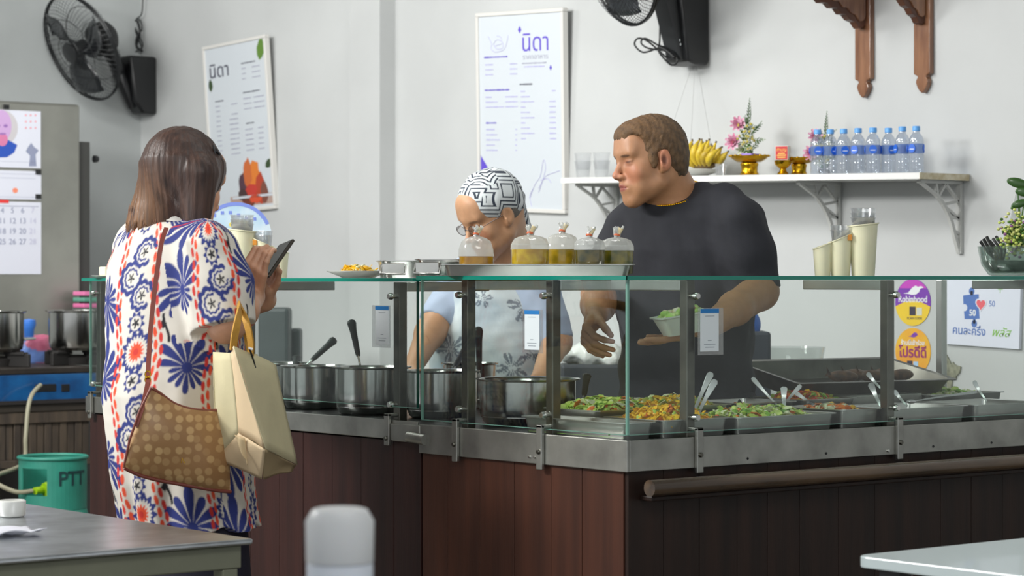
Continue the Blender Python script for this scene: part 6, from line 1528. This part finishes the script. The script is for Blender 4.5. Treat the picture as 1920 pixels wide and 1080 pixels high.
def bp_(D_, X, Y, Z): return D_+(.004*nz(X,Y,Z,90,4)+.002*nz(X,Y,Z,220,5)).astype(np.float32)
o = sdf_object('plastic_bag_pile', S, .006, mat('white_film', (216,220,216), .3, bump=.6, bscale=60, sss=.1), None, post=bp_, clip=((-9,-9,zz(684,D)+.002),(9,9,9))); tag(o, 'crumpled white plastic bags on the dark crate behind the man\'s hand', 'bags')
# things behind the man, right side
D = 7.5
boxp('storage_crate', 1388, 1446, D, .851, zz(622,D), .2, mat('dark_blue_crate', (44,52,62), .5), 'dark crate behind the left elbow of the man in black', 'crate', .01)
bt2 = empty('back_shelf_table'); tag(bt2, 'steel topped table along the wall behind the man in black', 'table')
MB().box(1.55, 2.44, .62, 1.50, .82, .85).build('table_top', STEEL_DULL, bt2, bevel=.004)
for x, y in ((1.74,.66),(1.74,1.41),(2.4,.66),(2.4,1.41)): MB().box(x-.02,x+.02,y-.02,y+.02,0,.82).build('leg', STEEL_DARK, bt2)
bl = mat('blue_bag', (40,96,176), .5); c = P(1405, 600, D+.12)
S = SDF()
for k in range(6): S.ell(P(1404+r.uniform(-8,8), 608+r.uniform(-16,12), D+.1), (.02,.03,.035), .02)
o = sdf_object('blue_bundle', S, .006, bl, None); tag(o, 'blue plastic bundle on the crate behind the man\'s elbow', 'bag')
c = P(1478, 700, 7.7); tag(MB().lathe([(.09,0),(.10,.02),(.105,.12),(.115,.20),(.118,.20),(.10,.12),(.09,.01),(0,.008)], 40).build('clear_tub', glass('tub_plastic', (.93,.95,.94), .03, milky=.10), smooth=50, M=Matrix.Translation((c.x, c.y, .851))), 'large clear plastic tub against the wall behind the man', 'tub')
c = P(800, 690, 9.0); tag(MB().lathe([(.06,0),(.09,.03),(.11,.14),(.115,.14),(.10,.1),(0,.05)], 30).build('white_basin', WHITE, smooth=50, M=Matrix.Translation((c.x, c.y, .851))), 'white basin on the back table behind the cook\'s arm', 'basin')

# ------------------------------------------------------------ left side: steel cabinet, calendar, stove, gas cylinder
CY = 5.35
DC = None
x1 = PY(150, 400, CY).x; x0 = PY(-40, 400, CY).x
zt = PY(150, 196, CY).z
cb = empty('steel_cabinet'); tag(cb, 'tall upright steel cabinet carrying the wall calendar', 'cabinet')
CABM = mat('cabinet_steel', (172,172,164), .42, .85, noise=.35, nscale=2.2, bump=.15, bscale=9)
MB().box(x0-.2, x1, CY+.03, CY+.55, .05, zt-.01).build('cabinet_body', mat('cabinet_side', (90,90,86), .5, .6), cb, bevel=.004)
MB().box(x0-.2, x1+.002, CY, CY+.028, .95, zt).build('door', CABM, cb, bevel=.012)
MB().box(x0-.2, x1+.002, CY, CY+.028, .06, .94).build('door', CABM, cb, bevel=.012)
MB().box(x1+.006, x1+.06, CY+.02, CY+.10, .1, zt-.16).build('gap_shade_strip', mat('gap_shade_dark', (62,62,60), .6), cb, bevel=.003)  # dark strip standing in for the shaded gap beside the cabinet
bolt('hinge', PY(176, 298, CY+.015), (1,0,0), .016, BLACKP, cb, .02)
# calendar on the door
YC = CY-.004
def cal(px, py): return PY(px, py, YC)
tl = cal(-30,203); br = cal(76,514)
Mc = Matrix.Translation((cal(23,0).x, YC, 0)); cl = empty('wall_calendar', M=Mc); tag(cl, 'white wall calendar with portrait picture hanging on the steel cabinet', 'calendar')
cx0 = cal(23,0).x
def cb_(name, px0, py0, px1, py1, m, d0=.0008, d1=.0012, kind=None):
    a_ = cal(px0, py0); b_ = cal(px1, py1); o = MB().box(a_.x-cx0, b_.x-cx0, -d1, -d0, b_.z, a_.z).build(name, m, cl, world=False); return o
PAP = mat('calendar_paper', (216,218,230), .6); CG = mat('calendar_grey', (140,146,172), .6); CR = mat('calendar_red', (222,60,60), .6); CBm = mat('calendar_blue', (40,80,176), .6)
cb_('sheet', -30, 204, 76, 316, PAP, 0, .002); cb_('sheet', -30, 318, 77, 375, PAP, 0, .0018); cb_('sheet', -30, 377, 77, 514, PAP, 0, .0016)
def poly(pts, m, d=.0024, name='portrait'):
    b = MB(); b.prism([(cal(x,y).x-cx0, cal(x,y).z) for x, y in pts], -d, -d+.0005); return b.build(name, m, cl, world=False)
def ov(cx, cy, rx, ry, n=24): return [(cx+rx*math.cos(6.283*k/n), cy+ry*math.sin(6.283*k/n)) for k in range(n)]
poly(ov(2,240,31,34), mat('portrait_halo', (196,192,196), .6), .0024); poly([(-30,292),(-26,272),(-6,262),(14,262),(32,272),(26,286),(12,295),(-30,296)], CBm, .0026)
poly(ov(2,236,19,30), mat('portrait_lilac', (196,160,206), .6), .0028); poly(ov(4,262,10,12), mat('portrait_rose', (206,120,160), .6), .0030); poly(ov(10,236,4,3), mat('portrait_violet', (150,110,176), .6), .0031); poly(ov(-4,236,4,3), MATS['portrait_violet'], .0031); poly(ov(4,251,7,2), MATS['portrait_violet'], .0031)
poly([(48,284),(52,276),(58,268),(64,276),(72,282),(66,290),(68,312),(54,312),(56,292)], CG, .0024, 'picture')
b = MB()
for y in range(3):
    for x in range(3): a_ = cal(48+x*9, 216+y*12); (b.box(a_.x-cx0-.004, a_.x-cx0+.004, -.0026, -.002, a_.z-.004, a_.z+.004))
b.build('print', mat('calendar_pink', (226,160,170), .6), cl, world=False)
for y0_, x_ in ((302,-20),(325,0),(333,0),(368,-20)): cb_('print_row', x_, y0_, 66, y0_+2.4, CG, .0019, .0024)
cb_('red_band', -30, 374, 16, 381, CR, .0019, .0024); cb_('print_row', -30, 385, 72, 388, CG, .0019, .0024)
poly(ov(28,357,5,5), mat('calendar_orange', (236,140,110), .6), .0026, 'picture')
days = [['4','5','6','7'],['11','12','13','14'],['18','19','20','21'],['25','26','27','28']]
for i, row in enumerate(days):
    for j, s_ in enumerate(row):
        a_ = cal(4+j*19, 395+i*19.5); text(s_, .034, Matrix.Translation((a_.x-cx0, -.0022, a_.z)) @ Matrix.Rotation(R(90), 4, 'X'), CG if j < 3 else mat('calendar_pale', (190,190,212), .6), cl, ex=.0003)
for px, py in ((70,322),(70,368),(10,200)): cb_('binder_clip', px-4, py-4, px+6, py+5, BLACKP, .0008, .008)
# stove table with slatted front
SY = 4.45
z_t = PY(60, 758, SY).z; xr = PY(172, 800, SY).x
st = empty('stove_table'); tag(st, 'dark wooden table with vertical slat front under the blue stove', 'table')
xl = PY(-60, 800, SY).x
MB().box(xl, xr, SY, SY+.7, z_t-.03, z_t).build('table_top', mat('dark_table_edge', (52,46,40), .5), st, bevel=.003)
z_s0 = PY(60, 862, SY).z
SLM = mat('weathered_brown_board', (84,72,60), .6, c2=(58,50,44), nscale=5, stretch=(8,8,1))
for k in range(16):
    x_ = xl+(xr-xl)*k/16; w_ = (xr-xl)/16; MB().box(x_+.002, x_+w_-.002, SY+.014+.004*(k % 2), SY+.03, z_s0, z_t-.075).build('slat', SLM, st, bevel=.002)
MB().box(xl, xr, SY+.005, SY+.03, z_t-.075, z_t-.03).build('rail', SLM, st, bevel=.003); MB().box(xl, xr, SY+.005, SY+.03, z_s0-.03, z_s0).build('rail', SLM, st, bevel=.003)
MB().box(xl, xr, SY+.005, SY+.03, 0, .12).build('rail', SLM, st, bevel=.003)
for x_ in (xl+.03, xr-.03): MB().box(x_-.025, x_+.025, SY+.03, SY+.68, 0, z_t-.03).build('leg', mat('dark_table_edge', (52,46,40), .5), st)
# blue stove
sb = empty('gas_stove'); tag(sb, 'blue gas stove with black burners on the slatted table', 'stove')
zb0 = PY(60, 745, SY-.02).z; zb1 = PY(60, 702, SY-.02).z; zs = PY(60, 690, SY).z
BLU = mat('blue_enamel', (20,92,150), .3, c2=(12,60,110), nscale=9, coat=.6)
MB().box(xl, xr+.02, SY-.0, SY+.68, z_t+.001, zb1).build('stove_body', BLU, sb, bevel=.004)
MB().box(xl, xr+.02, SY-.004, SY+.68, zb1, zs).build('stove_top', mat('burnt_steel', (66,60,56), .5, .6, noise=.4, nscale=12), sb, bevel=.004)
MB().box(xl, xr+.02, SY-.012, SY-.002, z_t+.001, z_t+.016).build('front_lip', mat('dark_strip', (40,36,36), .5), sb)
for px in (86, 123):
    a_ = PY(px, 728, SY-.002); w_ = .045 if px == 86 else .018; MB().box(a_.x-w_, a_.x+w_, SY-.003, SY+.002, a_.z-.014, a_.z+.016).build('valve_slot', BLACKP, sb, bevel=.004)
def burner(px):
    a_ = PY(px, 680, SY+.22); b = MB()
    for k in range(4):
        q = Matrix.Translation((a_.x, SY+.22, zs)) @ Matrix.Rotation(.4+1.571*k, 4, 'Z'); b = MB(); b.box(.05,.16,-.008,.008,.0,.052,M=q).box(.05,.14,-.016,.016,.046,.058,M=q); b.build('burner_arm', mat('cast_iron', (36,34,33), .6), sb, bevel=.003)
    b = MB(); b.lathe([(.06,0),(.07,.03),(.03,.04),(0,.04)], 24, c=(a_.x, SY+.22, zs)); b.build('burner_head', mat('cast_iron', (36,34,33), .6), sb, smooth=40); return a_.x
SP = SY+.22
for px0, px1, lb, ph in ((-60,52,'steel pot on the blue stove at the picture edge',86),(84,204,'steel pot on the blue stove beside the dress','')):
    cxp = (PY(px0,600,SP).x+PY(px1,600,SP).x)/2; r_ = (PY(px1,600,SP).x-PY(px0,600,SP).x)/2*.80; x_ = burner((px0+px1)/2)
    zbm = zs+.0585; h = PY(140, 583, SP).z-zbm
    ro = empty('stove_pot', (x_, SP, zbm)); tag(ro, ('steel pot on the blue stove nearest the calendar' if px0 < 0 else 'steel pot on the blue stove beside the printed dress'), 'pot')
    MB().lathe([(r_*.80,0),(r_*.93,.012),(r_*.98,.035),(r_*.98,h-.006),(r_*1.08,h-.002),(r_*1.085,h+.003),(r_*1.0,h+.003),(r_*.96,h-.006),(r_*.95,.03),(0,.02)], 56).build('pot_body', INOX, ro, smooth=35, world=False)
    MB().lathe([(0,h*.85),(r_*.955,h*.85)], 40).build('broth', BROTH, ro, world=False)
    MB().tube([(r_*.9,-.04,h*.3),(r_+.04,-.035,h*.32),(r_+.04,.035,h*.32),(r_*.9,.04,h*.3)], .005, 6).build('loop_handle', INOX, ro, smooth=60, world=False)
# clutter behind the stove: pink basket, coloured bags
c = PY(172, 580, SY+.80); pk = empty('pink_basket', (c.x, SY+.80, 0)); tag(pk, 'stack of pink and green baskets behind the stove pot', 'baskets')
zp = PY(172, 582, SY+.80).z
for k, cc in enumerate(((216,110,160),(90,150,130),(220,120,168))):
    z = zp+.012+.026*k; MB().box(-.065,.10,-.05,.05,z,z+.018).build('basket', mat('basket_%d' % k, cc, .5), pk, bevel=.004, world=False)
MB().box(-.06,.10,-.06,.06,.0005,zp+.012).build('stand', mat('grey_box', (96,98,96), .7), pk, world=False)
S = SDF(); r = random.Random(9)
for k in range(10): S.ell(PY(60+r.uniform(-8,26), 650+r.uniform(-10,30), SY+.52), (.035,.03,.035), .02)
def bc_(V):
    n = nz(V[:,0],V[:,1],V[:,2],26,3)[:,None]; n2 = nz(V[:,0],V[:,1],V[:,2],19,8)[:,None]; return np.where(n > .25, A(lin((206,110,140))), np.where(n2 > .2, A(lin((110,140,206))), A(lin((196,192,196)))))
o = sdf_object('coloured_bags', S, .008, mat('coloured_film', (200,180,190), .35, vcol=True, bump=.4, bscale=50), None, post=bp_, colour=bc_, clip=((-9,-9,zs+.001),(9,9,9))); tag(o, 'pink blue and white plastic bags behind the stove between the two pots', 'bags')
b = MB(); b.lathe([(.02,0),(.022,.03),(.03,.05),(.028,.07),(0,.075)], 20); tag(b.build('blue_cup', mat('blue_plastic', (60,120,210), .4), smooth=50, M=Matrix.Translation(PY(54, 632, SY+.45))), 'blue plastic cap of a bottle leaning behind the stove', 'cap')
# gas cylinder
GX = PY(99, 900, SY-.35); gr = (PY(170,900,SY-.35).x-PY(28,900,SY-.35).x)/2*.86
GM = mat('green_enamel', (52,142,124), .42, noise=.25, nscale=7); gzt = PY(99, 857, SY-.35).z
gc = empty('gas_cylinder', (GX.x, SY-.35, 0)); tag(gc, 'turquoise green gas cylinder with collar in front of the slatted table', 'gas cylinder')
zc0 = gzt-.17
MB().lathe([(gr*.8,0),(gr*.82,.03),(gr*.98,.07),(gr,.12),(gr,zc0-.06),(gr*.92,zc0-.02),(gr*.6,zc0+.01),(0,zc0+.02)], 48).build('tank', GM, gc, smooth=50, world=False)
b = MB(); n = 48; rc = gr*.93; vs = []; segs = []
for k in range(n):
    a0, a1 = 6.283*k/n, 6.283*(k+1)/n; th_ = .004
    deg = math.degrees((a0+a1)/2) % 360
    op = (182 < deg < 236) or (20 < deg < 70)      # hand openings in the collar
    for (z0, z1) in (((zc0-.02, zc0+.035), (gzt-.035, gzt)) if op else ((zc0-.02, gzt),)):
        p = [(rc*math.cos(a), rc*math.sin(a)) for a in (a0, a1)]; q_ = [((rc-th_)*math.cos(a), (rc-th_)*math.sin(a)) for a in (a0, a1)]
        vs_ = [(*p[0],z0),(*p[1],z0),(*p[1],z1),(*p[0],z1),(*q_[0],z0),(*q_[1],z0),(*q_[1],z1),(*q_[0],z1)]; b.add(vs_, [(0,1,2,3),(5,4,7,6),(3,2,6,7),(1,0,4,5),(0,3,7,4),(2,1,5,6)])
b.build('collar', GM, gc, smooth=40, world=False)
MB().tube([(rc*math.cos(6.283*k/48), rc*math.sin(6.283*k/48), gzt) for k in range(48)], .007, 8, closed=True).build('collar_rim', GM, gc, smooth=60, world=False)
b = MB(); b.lathe([(.03,zc0),(.03,zc0+.02),(.014,zc0+.03),(.014,zc0+.07),(0,zc0+.07)], 16); b.build('valve', mat('brass', (180,140,60), .3, 1.), gc, smooth=40, world=False)
MB().lathe([(.0,0),(.028,.0),(.03,.014),(0,.016)], 14, M=Matrix.Translation((-.05,-.03,zc0+.05)) @ Matrix.Rotation(R(80),4,'Y')).build('regulator_knob', mat('lime_plastic', (160,200,30), .4), gc, smooth=40, world=False)
MB().tube([(-.01,-.01,zc0+.055),(-.09,-.03,zc0+.05)], .014, 10).build('regulator', MATS['lime_plastic'], gc, smooth=60, world=False)
for i, s_ in enumerate('PTT'):
    a_ = R(-101+i*18); text(s_, .075, Matrix.Rotation(a_+R(90)-R(0), 4, 'Z') @ Matrix.Translation((0, -rc-.0012, gzt-.075)) @ Matrix.Rotation(R(90), 4, 'X'), mat('cylinder_letter', (24,56,58), .5), gc, ex=.0006, thick=.001)
hs = tag(MB().tube(spline([PY(76,722,SY-.03), PY(60,740,SY-.08), PY(52,770,SY-.12), PY(48,820,SY-.14), PY(42,870,SY-.16), (GX.x-.22, SY-.30, zc0+.10), (GX.x-.17, SY-.37, zc0+.052), (GX.x-.10,SY-.38,zc0+.05)], 6), .0085, 10).build('gas_hose', mat('beige_hose', (150,146,124), .4), smooth=60), 'beige gas hose running from the stove down to the cylinder', 'hose')

# ------------------------------------------------------------ foreground tables
TX, TY = -.953, .048
t1 = empty('dining_table', (-1.6, .8, 0)); tag(t1, 'steel topped table in front of the customer', 'table')
TT = mat('scratched_table_steel', (220,224,228), .30, 1., noise=.3, nscale=10, bump=.25, bscale=22)
MB().box(-2.35, TX, TY, 1.62, .738, .75).build('table_top', TT, t1, bevel=.004)
FRM = mat('grey_green_frame', (124,126,108), .45, .3, noise=.15, nscale=8)
MB().box(-2.32, TX-.015, TY+.02, TY+.05, .69, .736).build('frame_rail', FRM, t1, bevel=.003); MB().box(TX-.045, TX-.015, TY+.05, 1.58, .69, .736).build('frame_rail', FRM, t1, bevel=.003)
for x, y in ((TX-.04,TY+.04),(TX-.04,1.57),(-2.3,TY+.04),(-2.3,1.57)): MB().box(x-.018,x+.018,y-.018,y+.018,0,.69).build('leg', FRM, t1, bevel=.003)
c = PZ(22, 968, .751); tag(MB().lathe([(.026,0),(.030,.004),(.031,.034),(.028,.036),(.026,.008),(0,.006)], 32).build('white_cup', CERAMIC, smooth=50, M=Matrix.Translation((c.x, c.y, .7505))), 'low white ceramic cup on the steel topped table', 'cup')
b = MB(); n0 = 12; vs = []
c = PZ(20, 1002, .751)
for i in range(n0+1):
    for j in range(n0+1):
        u, v = i/n0-.5, j/n0-.5; vs.append((c.x+u*.14-.02, c.y+v*.12, .7525+.006*abs(math.sin(u*6+v*3))+.004*(1+math.sin(v*9))))
b.add(vs, [(i*(n0+1)+j, i*(n0+1)+j+1, (i+1)*(n0+1)+j+1, (i+1)*(n0+1)+j) for i in range(n0) for j in range(n0)]); o = b.build('napkin', mat('white_napkin', (226,226,236), .7), smooth=60); o.modifiers.new('s','SOLIDIFY').thickness = .002; tag(o, 'crumpled white napkin lying on the steel topped table', 'napkin')
# white bottle and its small table
c = P(637, 1000, 2.62)
t2 = empty('side_table', (c.x, c.y, 0)); tag(t2, 'small steel table under the white bottle nearest the camera', 'table')
MB().box(-.16,.16,-.16,.16,.735,.75).build('table_top', TT, t2, world=False, bevel=.004)
for x in (-.13,.13):
    for y in (-.13,.13): MB().box(x-.012,x+.012,y-.012,y+.012,0,.735).build('leg', FRM, t2, world=False)
wb = empty('white_bottle', (c.x, c.y, .7505)); tag(wb, 'white plastic sauce bottle with grey white cap nearest the camera', 'bottle')
zt = 1.27-(952-HZ)/F*2.62-.7505
MB().lathe([(.030,0),(.0345,.004),(.0350,.05),(.0360,zt-.062),(.0355,zt-.060),(.034,zt-.058)], 40).build('bottle_body', mat('white_bottle_plastic', (206,212,222), .4, sss=.1), wb, smooth=50, world=False)
MB().lathe([(.034,zt-.060),(.0365,zt-.058),(.0372,zt-.014),(.030,zt-.002),(.024,zt),(0,zt)], 40).build('bottle_cap', mat('cap_grey_white', (196,198,200), .35, sss=.1), wb, smooth=40, world=False)
b = MB()
for k in range(10): a_ = math.radians(-160+7*k)-TH; b.box(-.003,.003,-.0374,-.0362,.105,.138, M=Matrix.Rotation(a_+R(60),4,'Z'))
b.build('green_print', mat('print_lime', (110,190,70), .5), wb, world=False)
# white folding table at the right
t3 = empty('folding_table', (0, -1.3, 0)); tag(t3, 'white folding table with rounded corner at the right front', 'table')
poly_ = []; x0_, x1_, y0_, y1_ = -.235, .62, -1.62, -.905; rr_ = .03
for (cx, cy, a0) in ((x1_-rr_,y1_-rr_,0),(x0_+rr_,y1_-rr_,90),(x0_+rr_,y0_+rr_,180),(x1_-rr_,y0_+rr_,270)):
    for k in range(6): a_ = R(a0+18*k); poly_.append((cx+rr_*math.cos(a_), cy+rr_*math.sin(a_)))
b = MB(); n = len(poly_); b.add([(x,y,.728) for x,y in poly_]+[(x,y,.75) for x,y in poly_], [tuple(range(n-1,-1,-1)), tuple(range(n,2*n))]+[(i,(i+1)%n,(i+1)%n+n,i+n) for i in range(n)])
b.build('table_top', mat('white_laminate', (200,212,214), .3, coat=.2), t3, bevel=.003)
LG = mat('grey_tube', (150,150,146), .35, .8)
for y in (y1_-.08, y0_+.08):
    MB().tube([(x0_+.04,y,.728),(x0_+.07,y,.70),(.45,y,.02)], .011, 10).build('leg', LG, t3, smooth=60); MB().tube([(x1_-.04,y,.728),(x1_-.07,y,.70),(-.06,y,.02)], .011, 10).build('leg', LG, t3, smooth=60)
MB().box(x0_+.015,x0_+.05,y1_-.1,y1_-.05,.712,.728).build('hinge_clip', BLACKP, t3, bevel=.002)

# ------------------------------------------------------------ the customer's bags
D = 5.52
hb = empty('shoulder_bag', P(345, 830, D)); tag(hb, 'brown shoulder bag with pale dotted print and red brown piping hanging at the customer\'s hip', 'bag')
BR = bpy.data.materials.new('dotted_brown_canvas'); BR.use_nodes = True; N = BR.node_tree.nodes; L = BR.node_tree.links; pb_ = N['Principled BSDF']; pb_.inputs['Roughness'].default_value = .42
tc = N.new('ShaderNodeTexCoord'); vo = N.new('ShaderNodeTexVoronoi'); vo.inputs['Scale'].default_value = 42; vo.inputs['Randomness'].default_value = .5; L.new(tc.outputs['UV'], vo.inputs['Vector']); vo.voronoi_dimensions = '2D'
mr = N.new('ShaderNodeMapRange'); mr.inputs[1].default_value = .30; mr.inputs[2].default_value = .42; mr.inputs[3].default_value = 1; mr.inputs[4].default_value = 0; L.new(vo.outputs['Distance'], mr.inputs[0])
mx = N.new('ShaderNodeMix'); mx.data_type = 'RGBA'; mx.inputs[6].default_value = lin((156,118,78))+(1,); mx.inputs[7].default_value = lin((198,164,116))+(1,); mm = N.new('ShaderNodeMath'); mm.operation = 'MULTIPLY'; L.new(mr.outputs[0], mm.inputs[0]); L.new(vo.outputs['Color'], mm.inputs[1]); L.new(mr.outputs[0], mx.inputs[0])
v3 = N.new('ShaderNodeSeparateColor'); L.new(vo.outputs['Color'], v3.inputs[0]); ad = N.new('ShaderNodeMapRange'); ad.inputs[3].default_value = .25; ad.inputs[4].default_value = 1.; L.new(v3.outputs[0], ad.inputs[0]); m2 = N.new('ShaderNodeMath'); m2.operation = 'MULTIPLY'; L.new(mr.outputs[0], m2.inputs[0]); L.new(ad.outputs[0], m2.inputs[1]); L.new(m2.outputs[0], mx.inputs[0]); L.new(mx.outputs[2], pb_.inputs['Base Color'])
LTH = mat('red_brown_leather', (122,62,52), .4)
top = [(283,727),(300,738),(325,756),(352,766),(380,770),(400,770),(428,768)]; bot = [(232,876),(262,890),(300,900),(345,908),(385,915),(410,919),(432,921)]
nU, nV = 28, 20; tu = spline2([(a, b_) for a, b_ in top], 6); bo = spline2(bot, 6)
def samp(c, t): i = min(int(t*(len(c)-1)), len(c)-2); f = t*(len(c)-1)-i; return (c[i][0]*(1-f)+c[i+1][0]*f, c[i][1]*(1-f)+c[i+1][1]*f)
for side, thk in (('bag_front', 1), ('bag_back', -1)):
    vs = []; uv = []
    for i in range(nU+1):
        for j in range(nV+1):
            t, s_ = i/nU, j/nV; a_ = samp(tu, t); b_ = samp(bo, t); px = a_[0]*(1-s_)+b_[0]*s_-(6*math.sin(s_*3.1))*(1-t); py = a_[1]*(1-s_)+b_[1]*s_
            puff = .042*math.sin(math.pi*min(1, max(0, t*1.0)))**.5*math.sin(math.pi*min(1, s_*.97+.03))**.6; vs.append(P(px, py, D+.13*t-.02-puff*thk+.004*math.sin(9*t+5*s_)*(thk > 0))); uv.append(((px-230)/F*D*1., (py-720)/F*D))
    b = MB(); fs = [(i*(nV+1)+j, i*(nV+1)+j+1, (i+1)*(nV+1)+j+1, (i+1)*(nV+1)+j) for i in range(nU) for j in range(nV)]; b.add(vs, fs); o = b.build(side, BR, hb, smooth=70)
    ul = o.data.uv_layers.new(name='UV'); 
    for lp in o.data.loops: ul.data[lp.index].uv = uv[lp.vertex_index]
MB().tube([P(a_[0], a_[1], D-.02+.13*t/(len(tu)-1)) for t, a_ in enumerate(tu)], .0045, 8).build('top_piping', LTH, hb, smooth=60)
MB().tube([P(a_[0], a_[1]+1, D-.02+.13*t/(len(bo)-1)) for t, a_ in enumerate(bo)], .0045, 8).build('bottom_piping', LTH, hb, smooth=60)
MB().tube([P(283,727,D-.02), P(262,770,D-.035), P(243,825,D-.035), P(232,876,D-.02)], .003, 8).build('side_piping', LTH, hb, smooth=60)
def strap(name, pts, w_, m, parent, t=.0025, nrm=None):
    pts = spline(pts, 6); vs = []
    for i, p in enumerate(pts):
        d = (pts[min(i+1,len(pts)-1)]-pts[max(i-1,0)]).normalized(); n_ = Vector(nrm) if nrm is not None else CV(0,-1,.1); s_ = d.cross(n_).normalized(); q = s_.cross(d).normalized()
        vs += [p+s_*w_+q*t, p-s_*w_+q*t, p-s_*w_-q*t, p+s_*w_-q*t]
    k_ = len(pts); fs = [(0,1,2,3), (4*k_-1,4*k_-2,4*k_-3,4*k_-4)]+[(j*4+k, j*4+(k+1)%4, (j+1)*4+(k+1)%4, (j+1)*4+k) for j in range(k_-1) for k in range(4)]
    b = MB(); b.add(vs, fs); return b.build(name, m, parent, smooth=50)
strap('shoulder_strap', [P(312,428,5.70), P(303,455,5.665), P(293,520,5.64), P(284,600,5.62), P(279,670,5.585), P(277,722,5.53)], .0052, LTH, hb)
for py in (702, 712): MB().tube([P(277,py,5.54)+Vector(CV(.006*math.cos(6.283*k/12),0,.008*math.sin(6.283*k/12))) for k in range(12)], .0017, 6, closed=True).build('gold_ring', GOLD, hb, smooth=60)
strap('side_tab', [P(277,718,5.53), P(268,760,5.50), P(255,800,5.49)], .005, LTH, hb)
MB().tube([P(340,868,5.44), P(341,858,5.44), P(346,868,5.44)], .0012, 5).build('gold_mark', GOLD, hb, smooth=60)
# cream tote bag
tb = empty('tote_bag', P(480, 870, 5.6)); tag(tb, 'stiff cream tote bag hanging from the customer\'s forearm', 'bag')
CT = mat('cream_tote_cloth', (208,198,160), .75, c2=(190,180,146), nscale=6, bump=.2, bscale=40); CT2 = mat('peach_tote_cloth', (220,196,160), .75, noise=.05, nscale=6, bump=.2, bscale=40); CT3 = mat('tote_base_cloth', (176,156,120), .8, noise=.1, nscale=10, bump=.2, bscale=60)
# corner points: n near edge, f far; top rim then base
Atl, Abl = P(399,660,5.62), P(405,860,5.62)          # back-left vertical edge
Bt, Bb = P(437,649,5.48), P(497,842,5.50)            # near ridge
Gt = P(432,662,5.54); Gm = P(448,812,5.56)           # gusset fold
Ct_, Cb = P(517,684,5.66), P(556,872,5.68)           # far right edge
Lb = P(405,860,5.62); Fb = P(492,898,5.58)
def quadsheet(name, a_, b_, c_, d_, m, n_=10, bulge=.0, solid=.002):
    """sheet a(top-left) b(top-right) c(bottom-right) d(bottom-left)"""
    vs = []
    nrm = (b_-a_).cross(d_-a_).normalized()
    for i in range(n_+1):
        for j in range(n_+1):
            u, v = i/n_, j/n_; p = (a_*(1-u)+b_*u)*(1-v)+(d_*(1-u)+c_*u)*v; vs.append(p+nrm*bulge*math.sin(math.pi*u)*math.sin(math.pi*(v*.8+.1))+nrm*.0015*math.sin(7*u+4*v))
    b = MB(); b.add(vs, [(i*(n_+1)+j, i*(n_+1)+j+1, (i+1)*(n_+1)+j+1, (i+1)*(n_+1)+j) for i in range(n_) for j in range(n_)]); o = b.build(name, m, tb, smooth=60); o.modifiers.new('s','SOLIDIFY').thickness = solid; return o
quadsheet('front_panel', Bt, Ct_, Cb, Bb, CT, bulge=-.006); quadsheet('side_gusset', Gt, Bt, Bb, Gm, CT2, bulge=.003); quadsheet('side_gusset', Atl, Gt, Gm, Abl, CT, bulge=-.003)
quadsheet('back_panel', Atl, P(482,664,5.78), P(520,868,5.78), Abl, CT)
quadsheet('base', Gm, Bb, Fb, Abl, CT2, bulge=.002); quadsheet('base', Bb, Cb, P(545,884,5.68), Fb, CT3, bulge=.006)
quadsheet('fold', P(440,815,5.545), P(459,822,5.54), P(465,872,5.56), P(455,855,5.55), mat('tote_shadow_fold', (214,190,150), .8))
YS = mat('mustard_webbing', (196,146,58), .7, noise=.15, nscale=60, bump=.3, bscale=200)
strap('carry_handle', [P(437,655,5.50), P(440,630,5.49), P(446,600,5.50), P(450,578,5.56), P(447,572,5.66), P(440,600,5.74), P(436,640,5.74)], .0085, YS, tb, nrm=CV(.6,-.8,0))
strap('carry_handle', [P(470,668,5.56), P(470,640,5.54), P(462,604,5.53), P(452,582,5.57), P(449,576,5.67), P(458,610,5.76), P(470,664,5.76)], .0080, YS, tb, nrm=CV(-.5,-.85,0))
MB().tube(spline([P(468,655,5.54), P(473,668,5.545), P(479,690,5.55)], 5), .0022, 6).build('dark_cord', BLACKP, tb, smooth=60); MB().tube([P(466,652,5.54), P(474,655,5.54)], .003, 6).build('white_knot', WHITE, tb, smooth=60)
